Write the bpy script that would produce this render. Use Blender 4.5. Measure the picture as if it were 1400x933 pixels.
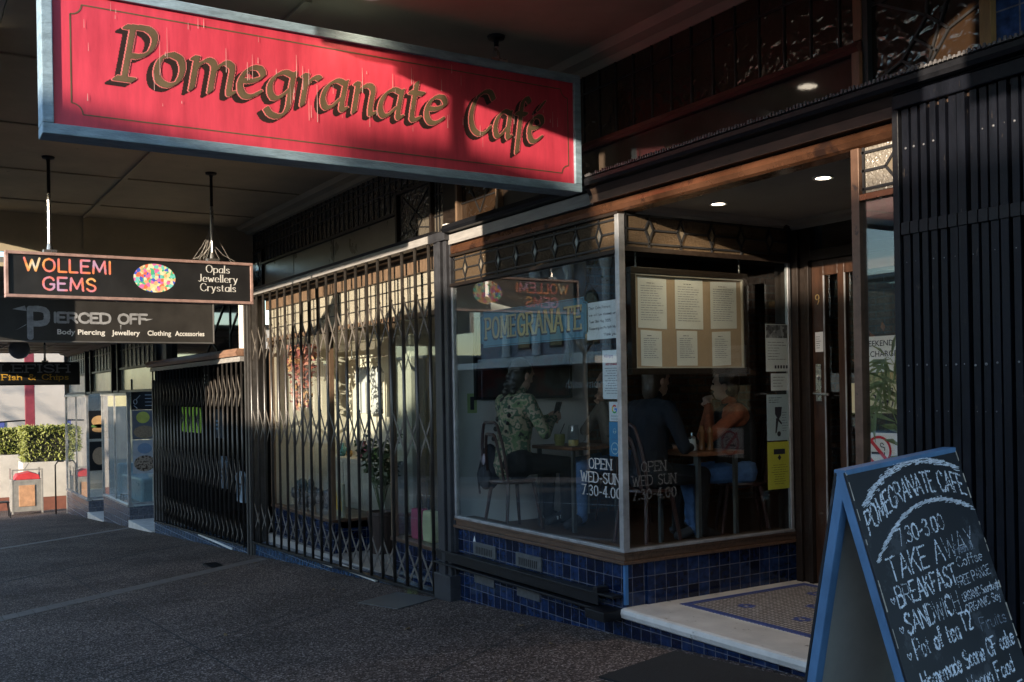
import bpy, bmesh, math, random
import numpy as np
from mathutils import Vector, Matrix
R = math.radians
random.seed(7); np.random.seed(7)
for o in list(bpy.data.objects): bpy.data.objects.remove(o)
S = bpy.context.scene
COL = S.collection

# ------------------------------------------------------------------ camera, sky, sun, exposure
EYE = 1.68          # eye height above the footpath at the cafe corner
D = 4.22            # distance from the lens to the shopfront line (Y)
th, ro = R(31.83), R(1.0)
d_ = Vector((-math.cos(th), math.sin(th), 0)); r_ = Vector((math.sin(th), math.cos(th), 0)); u_ = Vector((0, 0, 1))
rc = r_*math.cos(ro) - u_*math.sin(ro); uc = u_*math.cos(ro) + r_*math.sin(ro)
cd = bpy.data.cameras.new('camera'); cam = bpy.data.objects.new('camera', cd); COL.objects.link(cam)
cam.matrix_world = Matrix(((rc.x, uc.x, -d_.x, 0), (rc.y, uc.y, -d_.y, 0), (rc.z, uc.z, -d_.z, EYE), (0, 0, 0, 1)))
cd.lens = 35.0; cd.sensor_width = 36; cd.sensor_fit = 'HORIZONTAL'; cd.shift_y = 0.0484
cd.clip_start = 0.05; cd.clip_end = 2000
S.camera = cam
SUN = Vector((0.42, -1.0, 0.19)).normalized()          # towards the sun
W = bpy.data.worlds.new('World'); S.world = W; W.use_nodes = True
nt = W.node_tree; nt.nodes.clear()
sk = nt.nodes.new('ShaderNodeTexSky'); sk.sky_type = 'NISHITA'; sk.sun_disc = False
sk.sun_elevation = math.asin(SUN.z); sk.sun_rotation = math.atan2(SUN.x, SUN.y)
sk.air_density = 1.0; sk.dust_density = 0.4; sk.ozone_density = 2.2
bg = nt.nodes.new('ShaderNodeBackground'); bg.inputs[1].default_value = 0.15
wo = nt.nodes.new('ShaderNodeOutputWorld'); nt.links.new(sk.outputs[0], bg.inputs[0]); nt.links.new(bg.outputs[0], wo.inputs[0])
sl = bpy.data.lights.new('sun', 'SUN'); sl.energy = 2.9; sl.angle = R(0.55); sl.color = (1.0, 0.84, 0.65)
so = bpy.data.objects.new('sun', sl); COL.objects.link(so)
so.rotation_euler = (-SUN).to_track_quat('-Z', 'Y').to_euler()
S.view_settings.view_transform = 'Standard'; S.view_settings.look = 'None'; S.view_settings.gamma = 1
S.view_settings.use_curve_mapping = False; S.view_settings.exposure = 1.78
S.cycles.max_bounces = 8; S.cycles.transparent_max_bounces = 24; S.cycles.diffuse_bounces = 4; S.cycles.glossy_bounces = 4
S.cycles.sample_clamp_indirect = 6; S.cycles.caustics_reflective = False; S.cycles.caustics_refractive = False

# ------------------------------------------------------------------ materials
def node(nt, t, **k):
    n = nt.nodes.new('ShaderNode' + t)
    for a, b in k.items(): setattr(n, a, b)
    return n
def coords(nt, kind='Object'):
    return node(nt, 'TexCoord').outputs[kind]
MATS = {}
def mat(name, col, rough=.6, metal=0, var=.18, vs=6, bump=0, bs=40, spec=.5, col2=None, thr=None, det=5, stretch=None):
    """painted / plain surface: base colour with two scales of noise, optional second colour in worn patches, bump"""
    if name in MATS: return MATS[name]
    m = bpy.data.materials.new(name); m.use_nodes = True; nt = m.node_tree
    b = nt.nodes['Principled BSDF']; L = nt.links.new
    b.inputs['Roughness'].default_value = rough; b.inputs['Metallic'].default_value = metal; b.inputs['Specular IOR Level'].default_value = spec
    co = coords(nt)
    if stretch:
        mp = node(nt, 'Mapping'); mp.inputs['Scale'].default_value = stretch; L(co, mp.inputs['Vector']); co = mp.outputs[0]
    n = node(nt, 'TexNoise'); n.inputs['Scale'].default_value = vs; n.inputs['Detail'].default_value = det; n.inputs['Roughness'].default_value = .65; L(co, n.inputs['Vector'])
    mr = node(nt, 'MapRange'); mr.inputs['From Min'].default_value = .3; mr.inputs['From Max'].default_value = .7
    mr.inputs['To Min'].default_value = 1 - var; mr.inputs['To Max'].default_value = 1 + var; L(n.outputs['Fac'], mr.inputs['Value'])
    mx = node(nt, 'Mix', data_type='RGBA', blend_type='MULTIPLY'); mx.inputs['Factor'].default_value = 1
    mx.inputs['A'].default_value = (*col, 1); L(mr.outputs[0], mx.inputs['B']); out = mx.outputs['Result']
    if col2:
        n2 = node(nt, 'TexNoise'); n2.inputs['Scale'].default_value = vs*2.3; n2.inputs['Detail'].default_value = 9; n2.inputs['Roughness'].default_value = .7; L(co, n2.inputs['Vector'])
        cr = node(nt, 'ValToRGB'); t = thr or .6
        cr.color_ramp.elements[0].position = t; cr.color_ramp.elements[1].position = min(1, t+.05); L(n2.outputs['Fac'], cr.inputs[0])
        m2 = node(nt, 'Mix', data_type='RGBA'); L(cr.outputs[0], m2.inputs['Factor']); L(out, m2.inputs['A']); m2.inputs['B'].default_value = (*col2, 1); out = m2.outputs['Result']
    L(out, b.inputs['Base Color'])
    rr = node(nt, 'MapRange'); rr.inputs['To Min'].default_value = max(.03, rough-.12); rr.inputs['To Max'].default_value = min(1, rough+.12); L(n.outputs['Fac'], rr.inputs['Value']); L(rr.outputs[0], b.inputs['Roughness'])
    if bump:
        n3 = node(nt, 'TexNoise'); n3.inputs['Scale'].default_value = bs; n3.inputs['Detail'].default_value = 4; L(co, n3.inputs['Vector'])
        bp = node(nt, 'Bump'); bp.inputs['Strength'].default_value = bump; bp.inputs['Distance'].default_value = .01; L(n3.outputs['Fac'], bp.inputs['Height']); L(bp.outputs[0], b.inputs['Normal'])
    MATS[name] = m; return m

def uvz(nt, swap=False):
    """(x+y, z) of the object, so that the same pattern runs round corners"""
    L = nt.links.new; s = node(nt, 'SeparateXYZ'); L(coords(nt), s.inputs[0]); a = node(nt, 'Math', operation='ADD'); L(s.outputs[0], a.inputs[0]); L(s.outputs[1], a.inputs[1])
    c = node(nt, 'CombineXYZ'); L(a.outputs[0], c.inputs[0]); L(s.outputs[2], c.inputs[1]); return c.outputs[0]
def brickmat(name, c1, c2, mortar, bw, bh, ms, off=0., rough=.2, flat=False, bump=.6, var=.35, off_xyz=(0, 0, 0), spec=.5):
    if name in MATS: return MATS[name]
    m = bpy.data.materials.new(name); m.use_nodes = True; nt = m.node_tree; b = nt.nodes['Principled BSDF']; L = nt.links.new
    v = coords(nt) if flat else uvz(nt)
    ad = node(nt, 'VectorMath', operation='ADD'); ad.inputs[1].default_value = off_xyz; L(v, ad.inputs[0]); v = ad.outputs[0]
    bk = node(nt, 'TexBrick'); bk.offset = off; bk.inputs['Scale'].default_value = 1; bk.inputs['Brick Width'].default_value = bw; bk.inputs['Row Height'].default_value = bh
    bk.inputs['Mortar Size'].default_value = ms; bk.inputs['Mortar Smooth'].default_value = .15; bk.inputs['Bias'].default_value = 0
    bk.inputs['Color1'].default_value = (*c1, 1); bk.inputs['Color2'].default_value = (*c2, 1); bk.inputs['Mortar'].default_value = (*mortar, 1); L(v, bk.inputs['Vector'])
    n = node(nt, 'TexNoise'); n.inputs['Scale'].default_value = 22; n.inputs['Detail'].default_value = 6; L(v, n.inputs['Vector'])
    mr = node(nt, 'MapRange'); mr.inputs['From Min'].default_value = .3; mr.inputs['From Max'].default_value = .7; mr.inputs['To Min'].default_value = 1-var; mr.inputs['To Max'].default_value = 1+var; L(n.outputs['Fac'], mr.inputs['Value'])
    mx = node(nt, 'Mix', data_type='RGBA', blend_type='MULTIPLY'); mx.inputs['Factor'].default_value = 1; L(bk.outputs['Color'], mx.inputs['A']); L(mr.outputs[0], mx.inputs['B'])
    L(mx.outputs['Result'], b.inputs['Base Color'])
    r = node(nt, 'MapRange'); r.inputs['To Min'].default_value = rough; r.inputs['To Max'].default_value = .8; L(bk.outputs['Fac'], r.inputs['Value']); L(r.outputs[0], b.inputs['Roughness'])
    b.inputs['Specular IOR Level'].default_value = spec
    mm = node(nt, 'Math', operation='MULTIPLY_ADD'); mm.inputs[1].default_value = -1; L(bk.outputs['Fac'], mm.inputs[0])
    ns = node(nt, 'Math', operation='MULTIPLY'); ns.inputs[1].default_value = .35; L(n.outputs['Fac'], ns.inputs[0]); L(ns.outputs[0], mm.inputs[2])
    bp = node(nt, 'Bump'); bp.inputs['Strength'].default_value = bump; bp.inputs['Distance'].default_value = .004; L(mm.outputs[0], bp.inputs['Height']); L(bp.outputs[0], b.inputs['Normal'])
    MATS[name] = m; return m
def glass(name='window_glass', tint=(.93, .96, .96), r0=.05, rough=.0, haze=0.):
    """clear pane: see-through plus mirror reflection by angle (the same from both faces)"""
    if name in MATS: return MATS[name]
    m = bpy.data.materials.new(name); m.use_nodes = True; nt = m.node_tree; nt.nodes.remove(nt.nodes['Principled BSDF']); L = nt.links.new
    g = node(nt, 'NewGeometry'); dt = node(nt, 'VectorMath', operation='DOT_PRODUCT'); L(g.outputs['Normal'], dt.inputs[0]); L(g.outputs['Incoming'], dt.inputs[1])
    ab = node(nt, 'Math', operation='ABSOLUTE'); L(dt.outputs['Value'], ab.inputs[0])
    om = node(nt, 'Math', operation='SUBTRACT'); om.inputs[0].default_value = 1; L(ab.outputs[0], om.inputs[1])
    pw = node(nt, 'Math', operation='POWER'); pw.inputs[1].default_value = 5; L(om.outputs[0], pw.inputs[0])
    sc = node(nt, 'Math', operation='MULTIPLY_ADD'); sc.inputs[1].default_value = 1-r0; sc.inputs[2].default_value = r0; L(pw.outputs[0], sc.inputs[0])
    t = node(nt, 'BsdfTransparent'); t.inputs[0].default_value = (*tint, 1)
    gl = node(nt, 'BsdfGlossy'); gl.inputs['Roughness'].default_value = rough; gl.inputs[0].default_value = (1, 1, 1, 1)
    mx = node(nt, 'MixShader'); L(sc.outputs[0], mx.inputs[0]); L(t.outputs[0], mx.inputs[1]); L(gl.outputs[0], mx.inputs[2])
    src = mx.outputs[0]
    if haze:
        df = node(nt, 'BsdfDiffuse'); df.inputs[0].default_value = (.55, .57, .6, 1)
        nz = node(nt, 'TexNoise'); nz.inputs['Scale'].default_value = 3; nz.inputs['Detail'].default_value = 6; L(coords(nt), nz.inputs['Vector'])
        hr = node(nt, 'MapRange'); hr.inputs['From Min'].default_value = .35; hr.inputs['From Max'].default_value = .75; hr.inputs['To Max'].default_value = haze; L(nz.outputs['Fac'], hr.inputs['Value'])
        m2 = node(nt, 'MixShader'); L(hr.outputs[0], m2.inputs[0]); L(src, m2.inputs[1]); L(df.outputs[0], m2.inputs[2]); src = m2.outputs[0]
    L(src, nt.nodes['Material Output'].inputs[0]); MATS[name] = m; return m
def ripple(name, col, rough=.12, scale=30, dist=4, strength=.7, kind='wave', clear=.25):
    """cast, rippled cathedral glass"""
    if name in MATS: return MATS[name]
    m = bpy.data.materials.new(name); m.use_nodes = True; nt = m.node_tree; b = nt.nodes['Principled BSDF']; L = nt.links.new
    v = uvz(nt)
    n = node(nt, 'TexNoise'); n.inputs['Scale'].default_value = 2.5; L(v, n.inputs['Vector'])
    mx = node(nt, 'Mix', data_type='RGBA'); mx.inputs['A'].default_value = (*[c*.7 for c in col], 1); mx.inputs['B'].default_value = (*[c*1.3 for c in col], 1); L(n.outputs['Fac'], mx.inputs['Factor']); L(mx.outputs['Result'], b.inputs['Base Color'])
    if kind == 'wave':
        w = node(nt, 'TexWave', wave_type='BANDS', bands_direction='Y'); w.inputs['Scale'].default_value = scale; w.inputs['Distortion'].default_value = dist; w.inputs['Detail'].default_value = 2; w.inputs['Detail Scale'].default_value = 1.5; L(v, w.inputs['Vector']); h = w.outputs['Fac']
    else:
        w = node(nt, 'TexVoronoi', feature='SMOOTH_F1'); w.inputs['Scale'].default_value = scale; L(v, w.inputs['Vector'])
        n2 = node(nt, 'TexNoise'); n2.inputs['Scale'].default_value = scale*1.15; n2.inputs['Distortion'].default_value = .5; n2.inputs['Detail'].default_value = 1.2; L(v, n2.inputs['Vector'])
        aa = node(nt, 'Math', operation='ADD'); aa.inputs[0].default_value = 0; L(n2.outputs['Fac'], aa.inputs[1]); h = aa.outputs[0]
    bp = node(nt, 'Bump'); bp.inputs['Strength'].default_value = strength; bp.inputs['Distance'].default_value = .012 if kind == 'wave' else .02; L(h, bp.inputs['Height']); L(bp.outputs[0], b.inputs['Normal'])
    b.inputs['Roughness'].default_value = rough; b.inputs['Specular IOR Level'].default_value = .8
    t = node(nt, 'BsdfTransparent'); t.inputs[0].default_value = (*[min(1, c*2.5+.15) for c in col], 1)
    ms = node(nt, 'MixShader'); ms.inputs[0].default_value = clear; L(b.outputs[0], ms.inputs[1]); L(t.outputs[0], ms.inputs[2]); L(ms.outputs[0], nt.nodes['Material Output'].inputs[0])
    MATS[name] = m; return m
def emit(name, col, s):
    if name in MATS: return MATS[name]
    m = bpy.data.materials.new(name); m.use_nodes = True; nt = m.node_tree; b = nt.nodes['Principled BSDF']
    b.inputs['Base Color'].default_value = (*col, 1); b.inputs['Emission Color'].default_value = (*col, 1); b.inputs['Emission Strength'].default_value = s
    MATS[name] = m; return m
def ramp_mat(name, stops, scale=3, rough=.4, kind='noise', det=3, sat=1):
    """printed, many-coloured surface (opal print, camouflage, posters)"""
    if name in MATS: return MATS[name]
    m = bpy.data.materials.new(name); m.use_nodes = True; nt = m.node_tree; b = nt.nodes['Principled BSDF']; L = nt.links.new
    if kind == 'noise':
        n = node(nt, 'TexNoise'); n.inputs['Scale'].default_value = scale; n.inputs['Detail'].default_value = det; L(coords(nt), n.inputs['Vector']); f = n.outputs['Fac']
    else:
        n = node(nt, 'TexVoronoi'); n.inputs['Scale'].default_value = scale; L(coords(nt), n.inputs['Vector'])
        s = node(nt, 'SeparateColor'); L(n.outputs['Color'], s.inputs[0]); f = s.outputs[0]
    mr = node(nt, 'MapRange'); mr.inputs['From Min'].default_value = .25 if kind == 'noise' else 0; mr.inputs['From Max'].default_value = .75 if kind == 'noise' else 1; L(f, mr.inputs['Value'])
    cr = node(nt, 'ValToRGB'); cr.color_ramp.interpolation = 'CONSTANT' if kind != 'noise' or det > 3 else 'LINEAR'
    el = cr.color_ramp.elements
    while len(el) < len(stops): el.new(.5)
    for i, c in enumerate(stops): el[i].position = i/len(stops); el[i].color = (*c, 1)
    L(mr.outputs[0], cr.inputs[0]); L(cr.outputs[0], b.inputs['Base Color']); b.inputs['Roughness'].default_value = rough
    MATS[name] = m; return m

# ------------------------------------------------------------------ mesh builder
ORG = {}
class MB:
    def __init__(s): s.v = []; s.f = []; s.mi = []; s.m = 0
    def add(s, vs, fs):
        k = len(s.v); s.v += [tuple(v) for v in vs]; s.f += [tuple(i+k for i in f) for f in fs]; s.mi += [s.m]*len(fs); return s
    def box(s, x0, x1, y0, y1, z0, z1):
        x0, x1 = sorted((x0, x1)); y0, y1 = sorted((y0, y1)); z0, z1 = sorted((z0, z1))
        return s.add([(x0, y0, z0), (x1, y0, z0), (x1, y1, z0), (x0, y1, z0), (x0, y0, z1), (x1, y0, z1), (x1, y1, z1), (x0, y1, z1)],
                     [(0, 3, 2, 1), (4, 5, 6, 7), (0, 1, 5, 4), (1, 2, 6, 5), (2, 3, 7, 6), (3, 0, 4, 7)])
    def obox(s, c, a, b, n):
        """box round c with half-axis vectors a, b, n"""
        c, a, b, n = Vector(c), Vector(a), Vector(b), Vector(n)
        if a.cross(b).dot(n) < 0: n = -n
        P = [c+a*i+b*j+n*k for k in (-1, 1) for j in (-1, 1) for i in (-1, 1)]
        return s.add(P, [(0, 2, 3, 1), (4, 5, 7, 6), (0, 1, 5, 4), (1, 3, 7, 5), (3, 2, 6, 7), (2, 0, 4, 6)])
    def bar(s, p, q, w, t, up=(0, 0, 1)):
        """square bar from p to q, w wide and t thick"""
        p, q = Vector(p), Vector(q); a = (q-p); L = a.length
        if L < 1e-6: return s
        a /= L; up = Vector(up)
        if abs(a.dot(up)) > .98: up = Vector((1, 0, 0))
        b = a.cross(up).normalized(); n = b.cross(a)
        return s.obox((p+q)/2, a*L/2, b*w/2, n*t/2)
    def quad(s, *p): return s.add(p, [tuple(range(len(p)))])
    def prism(s, pts, ax, t0, t1):
        """2-D outline pushed along an axis: ax 0=x (pts y,z) 1=y (pts x,z) 2=z (pts x,y)"""
        def mk(p, t): return {0: (t, p[0], p[1]), 1: (p[0], t, p[1]), 2: (p[0], p[1], t)}[ax]
        n = len(pts); V = [mk(p, t0) for p in pts]+[mk(p, t1) for p in pts]
        F = [tuple(range(n))[::-1], tuple(range(n, 2*n))]+[(i, (i+1) % n, n+(i+1) % n, n+i) for i in range(n)]
        return s.add(V, F)
    def tube(s, pts, r, n=8, caps=True):
        pts = [Vector(p) for p in pts]; m = len(pts); rr = r if isinstance(r, (list, tuple)) else [r]*m
        V = []; prev = None
        for i, p in enumerate(pts):
            t = (pts[min(i+1, m-1)]-pts[max(i-1, 0)])
            t = t.normalized() if t.length > 1e-9 else Vector((0, 0, 1))
            if prev is None:
                up = Vector((0, 0, 1)) if abs(t.z) < .9 else Vector((1, 0, 0)); a = t.cross(up).normalized()
            else:
                a = prev - t*prev.dot(t); a = a.normalized() if a.length > 1e-6 else t.orthogonal().normalized()
            prev = a; b = t.cross(a)
            V += [p+(a*math.cos(2*math.pi*k/n)+b*math.sin(2*math.pi*k/n))*rr[i] for k in range(n)]
        F = [(i*n+k, i*n+(k+1) % n, (i+1)*n+(k+1) % n, (i+1)*n+k) for i in range(m-1) for k in range(n)]
        if caps: F += [tuple(range(n))[::-1], tuple(range((m-1)*n, m*n))]
        return s.add(V, F)
    def lathe(s, c, prof, n=20):
        """profile of (radius, z) turned about the vertical through c"""
        V = [(c[0]+r*math.cos(2*math.pi*k/n), c[1]+r*math.sin(2*math.pi*k/n), c[2]+z) for r, z in prof for k in range(n)]
        m = len(prof); F = [(i*n+k, i*n+(k+1) % n, (i+1)*n+(k+1) % n, (i+1)*n+k) for i in range(m-1) for k in range(n)]
        if prof[0][0] > 1e-5: F.append(tuple(range(n))[::-1])
        if prof[-1][0] > 1e-5: F.append(tuple(range((m-1)*n, m*n)))
        return s.add(V, F)
    def ball(s, c, r, nu=12, nv=8, M=None):
        rx, ry, rz = r if isinstance(r, (tuple, list)) else (r, r, r); V = []; F = []
        for j in range(nv+1):
            a = -math.pi/2+math.pi*j/nv
            for i in range(nu):
                b = 2*math.pi*i/nu; q = Vector((rx*math.cos(a)*math.cos(b), ry*math.cos(a)*math.sin(b), rz*math.sin(a)))
                if M is not None: q = M @ q
                V.append((c[0]+q.x, c[1]+q.y, c[2]+q.z))
        for j in range(nv):
            for i in range(nu): F.append((j*nu+i, j*nu+(i+1) % nu, (j+1)*nu+(i+1) % nu, (j+1)*nu+i))
        return s.add(V, F)
    def build(s, name, mats, parent=None, bevel=0, smooth=False, seg=2):
        if not isinstance(mats, (list, tuple)): mats = [mats]
        org = ORG.get(parent.name, Vector()) if parent else Vector()
        me = bpy.data.meshes.new(name); me.from_pydata([tuple(Vector(v)-org) for v in s.v], [], s.f)
        for m in mats: me.materials.append(m)
        if len(mats) > 1: me.polygons.foreach_set('material_index', s.mi)
        if smooth: me.polygons.foreach_set('use_smooth', [True]*len(me.polygons))
        me.update()
        o = bpy.data.objects.new(name, me); COL.objects.link(o)
        if parent: o.parent = parent; ORG[o.name] = org
        else: ORG[o.name] = Vector()
        if bevel:
            b = o.modifiers.new('bevel', 'BEVEL'); b.width = bevel; b.segments = seg; b.limit_method = 'ANGLE'; b.angle_limit = R(40)
        return o
def thing(name, label, cat, loc, group=None):
    o = bpy.data.objects.new(name, None); COL.objects.link(o); o.location = loc; o.empty_display_size = .1
    o['label'] = label; o['category'] = cat
    if group: o['group'] = group
    ORG[o.name] = Vector(loc); return o
def tag(o, label, cat, group=None):
    o['label'] = label; o['category'] = cat
    if group: o['group'] = group
    # put the origin at the foot of the thing
    if o.type == 'MESH' and o.parent is None:
        co = np.empty(len(o.data.vertices)*3); o.data.vertices.foreach_get('co', co); co = co.reshape(-1, 3)
        c = Vector(((co[:, 0].min()+co[:, 0].max())/2, (co[:, 1].min()+co[:, 1].max())/2, co[:, 2].min()))
        o.data.transform(Matrix.Translation(-c)); o.location = c; ORG[o.name] = c
    return o
def struct(o): o['kind'] = 'structure'; return o
def copy_tree(o, delta, label=None):
    c = o.copy(); COL.objects.link(c); c.location = o.location + Vector(delta)
    if label: c['label'] = label
    def rec(a, b):
        for ch in list(a.children):
            k = ch.copy(); COL.objects.link(k); k.parent = b; rec(ch, k)
    rec(o, c); return c
def wire(name, m, parent, segs, r=.004):
    b = MB()
    for p, q in segs: b.bar(p, q, r*2, r*2)
    return b.build(name, m, parent)

# ------------------------------------------------------------------ lettering
def cat(pts, n=10):
    P = [np.array(p, float) for p in pts]; P = [2*P[0]-P[1]]+P+[2*P[-1]-P[-2]]; out = []
    for i in range(1, len(P)-2):
        for k in range(n):
            t = k/n; a, b, c, d = P[i-1], P[i], P[i+1], P[i+2]
            out.append(.5*((2*b)+(c-a)*t+(2*a-5*b+4*c-d)*t*t+(3*b-a-3*c+d)*t**3))
    out.append(P[-2]); return np.array(out)
_O = '~4,10 1.2,8.6 .1,5 1.2,1.4 4,0 6.8,1.4 7.9,5 6.8,8.6 4,10'
_C = '~7.4,7.9 6.2,9.5 4,10 1.2,8.5 .1,5 1.2,1.5 4,0 6.3,.5 7.6,2.2'
_o = '~2.6,6 .8,5.2 .1,3 .8,.8 2.6,0 4.4,.8 5.1,3 4.4,5.2 2.6,6'
GL = {
 'A': (8, '0,0 4,10 8,0;1.5,3.4 6.5,3.4'), 'B': (6.8, '0,0 0,10;~0,10 3.6,10 5.6,9.2 5.8,6.6 3.6,5.4 0,5.4;~0,5.4 4,5.4 6.6,4.2 6.6,1.2 4,0 0,0'),
 'C': (7.6, _C), 'D': (7.6, '0,0 0,10;~0,10 3.2,10 6.4,8.6 7.5,5 6.4,1.4 3.2,0 0,0'), 'E': (6, '6,0 0,0;0,0 0,10;0,10 6,10;0,5.2 4.8,5.2'),
 'F': (5.8, '0,0 0,10;0,10 5.8,10;0,5.2 4.6,5.2'), 'G': (7.8, _C+';7.6,1.6 7.6,4.6;7.8,4.6 5,4.6'), 'H': (7.2, '0,0 0,10;7.2,0 7.2,10;0,5.2 7.2,5.2'),
 'I': (1, '.5,0 .5,10'), 'J': (4, '~3.5,10 3.5,6 3.4,2 2,.2 .2,1'), 'K': (6.8, '0,0 0,10;6.4,10 0,4.2;2.3,6.2 6.8,0'), 'L': (5.4, '0,10 0,0;0,0 5.4,0'),
 'M': (9, '0,0 .7,10;.7,10 4.5,1.5;4.5,1.5 8.3,10;8.3,10 9,0'), 'N': (7.4, '0,0 0,10;0,10 7.4,0;7.4,0 7.4,10'), 'O': (8, _O), 'P': (6.4, '0,0 0,10;~0,10 3.8,10 6.2,9 6.2,5.8 3.8,4.8 0,4.8'),
 'Q': (8, _O+';5,2.5 8,-.5'), 'R': (7, '0,0 0,10;~0,10 3.8,10 6.2,9 6.2,5.9 3.8,4.9 0,4.9;3.2,4.9 7,0'), 'S': (6.4, '~6,8.4 4.6,9.9 2,9.8 .4,8 1.2,6.1 3.4,5.1 5.6,4 6.3,2 4.8,.2 2.2,.1 .3,1.6'),
 'T': (7.4, '0,10 7.4,10;3.7,10 3.7,0'), 'U': (7.2, '0,10 0,4;~0,4 .8,1 3.6,0 6.4,1 7.2,4;7.2,4 7.2,10'), 'V': (7.6, '0,10 3.8,0;3.8,0 7.6,10'), 'W': (10.4, '0,10 2.7,0;2.7,0 5.2,8.6;5.2,8.6 7.7,0;7.7,0 10.4,10'),
 'X': (7, '0,0 7,10;0,10 7,0'), 'Y': (7, '0,10 3.5,5;7,10 3.5,5;3.5,5 3.5,0'), 'Z': (6.6, '0,10 6.6,10;6.6,10 0,0;0,0 6.6,0'),
 'a': (5, '~4.9,5.4 2.6,6 .7,5 .1,2.8 .8,.6 2.4,.1 4.8,1.8;5,6 5,0'), 'b': (5, '0,10 0,0;~0,4.4 2.4,6 4.5,5.2 5,3 4.4,.8 2.2,0 0,1'), 'c': (4.6, '~4.5,5 2.6,6 .7,5 .1,3 .8,.8 2.6,0 4.6,1'),
 'd': (5, '~4.9,5.2 2.6,6 .7,5 .1,2.8 .8,.6 2.4,.1 5,1.6;5,10 5,0'), 'e': (5, '~.2,3.2 4.9,3.3 4.6,5.1 2.6,6 .8,5.2 .1,3 .8,.8 2.8,0 4.8,1'), 'f': (3.4, '~3.6,9.4 2.4,10 1.5,9 1.4,6 1.4,0;0,6 3.2,6'),
 'g': (5, '~4.9,5.4 2.6,6 .7,5 .1,2.8 .8,.8 2.4,.3 4.8,1.8;~5,6 5,1 4.6,-2 2.6,-3 .3,-2.2'), 'h': (5, '0,10 0,0;~0,4 1.4,5.6 3.2,6 4.7,5 5,3 5,0'), 'i': (.8, '.4,6 .4,0;.4,8.1 .4,8.5'), 'j': (2, '~1.6,6 1.6,1 1.4,-2 .2,-3 -.6,-2.6;1.6,8.1 1.6,8.5'),
 'k': (4.8, '0,10 0,0;4.4,6 0,2.4;1.8,3.8 4.8,0'), 'l': (.8, '.4,10 .4,0'), 'm': (8.6, '0,6 0,0;~0,4 1.2,5.6 2.6,6 4,5.2 4.3,3 4.3,0;~4.3,4 5.5,5.6 6.9,6 8.3,5.2 8.6,3 8.6,0'), 'n': (5, '0,6 0,0;~0,4 1.4,5.6 3,6 4.6,5.2 5,3 5,0'),
 'o': (5.2, _o), 'p': (5, '0,6 0,-3;~0,4.4 2.4,6 4.5,5.2 5,3 4.4,.8 2.2,0 0,1'), 'q': (5, '~4.9,5.2 2.6,6 .7,5 .1,2.8 .8,.6 2.4,.1 5,1.6;5,6 5,-3'), 'r': (3.4, '0,6 0,0;~0,3.8 1.2,5.6 2.4,6 3.6,5.6'), 's': (4, '~3.8,5 2.4,6 .7,5.6 .5,4.1 2.1,3.1 3.7,2.2 3.6,.6 2,0 .2,.9'),
 't': (3.2, '~1.2,8.4 1.2,2 1.6,.4 3.2,.3;0,6 3.1,6'), 'u': (5, '~0,6 0,2 .8,.3 2.4,0 4.2,1 5,2.4;5,6 5,0'), 'v': (4.8, '0,6 2.4,0;2.4,0 4.8,6'), 'w': (7, '0,6 1.8,0;1.8,0 3.5,5;3.5,5 5.2,0;5.2,0 7,6'), 'x': (4.6, '0,6 4.6,0;0,0 4.6,6'), 'y': (4.8, '0,6 2.4,0;~4.8,6 2.4,0 1.4,-2.4 0,-3'), 'z': (4.4, '0,6 4.4,6;4.4,6 0,0;0,0 4.4,0'),
 '0': (6.2, '~3.1,10 .9,8.6 .1,5 .9,1.4 3.1,0 5.3,1.4 6.1,5 5.3,8.6 3.1,10'), '1': (3, '0,8 2.2,10;2.2,10 2.2,0'), '2': (6, '~.3,7.8 1.2,9.6 3.2,10 5.2,9 5.4,7 3.6,4 0,0;0,0 6,0'), '3': (5.8, '~.3,8.6 2.2,10 4.6,9.4 5,7.2 2.6,5.4 5.2,4.4 5.6,1.8 3.6,.1 .2,1.2'), '4': (6.4, '4.6,0 4.6,10;4.6,10 0,3;0,3 6.4,3'),
 '5': (5.6, '5.2,10 .9,10;.9,10 .6,5.6;~.6,5.6 3.2,6.2 5.4,4.8 5.4,1.6 3,0 .2,1'), '7': (5.8, '0,10 5.8,10;5.8,10 2,0'), '9': (5.8, '~5.4,7.2 4.4,5 2.4,4.6 .6,5.8 .4,8.2 1.8,9.9 4,9.8 5.5,7.6 5,3 3.4,0'),
 '.': (1, '.5,0 .5,.5'), '-': (3.4, '0,4.2 3.4,4.2'), "'": (.8, '.4,10 .4,8.4'), '%': (7, '~1.5,10 .2,8.5 1.5,7 2.8,8.5 1.5,10;~5.5,3 4.2,1.5 5.5,0 6.8,1.5 5.5,3;6,10 1,0'), ' ': (3.6, ''), 'é': (5, '~.2,3.2 4.9,3.3 4.6,5.1 2.6,6 .8,5.2 .1,3 .8,.8 2.8,0 4.8,1;2.6,7.6 4.4,9.4'),
 '&': (8, '~8,5 6,1.6 3,0 .6,1 .6,3.4 3.4,5.6 4.8,7.6 4.2,9.6 2.6,10 1.4,8.6 2.2,6.6 5,2.6 7.8,0'),
 'v_': (5, '~2.5,0 .2,3.2 .6,4.8 2.5,3.6 4.4,4.8 4.8,3.2 2.5,0'),
}
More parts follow.
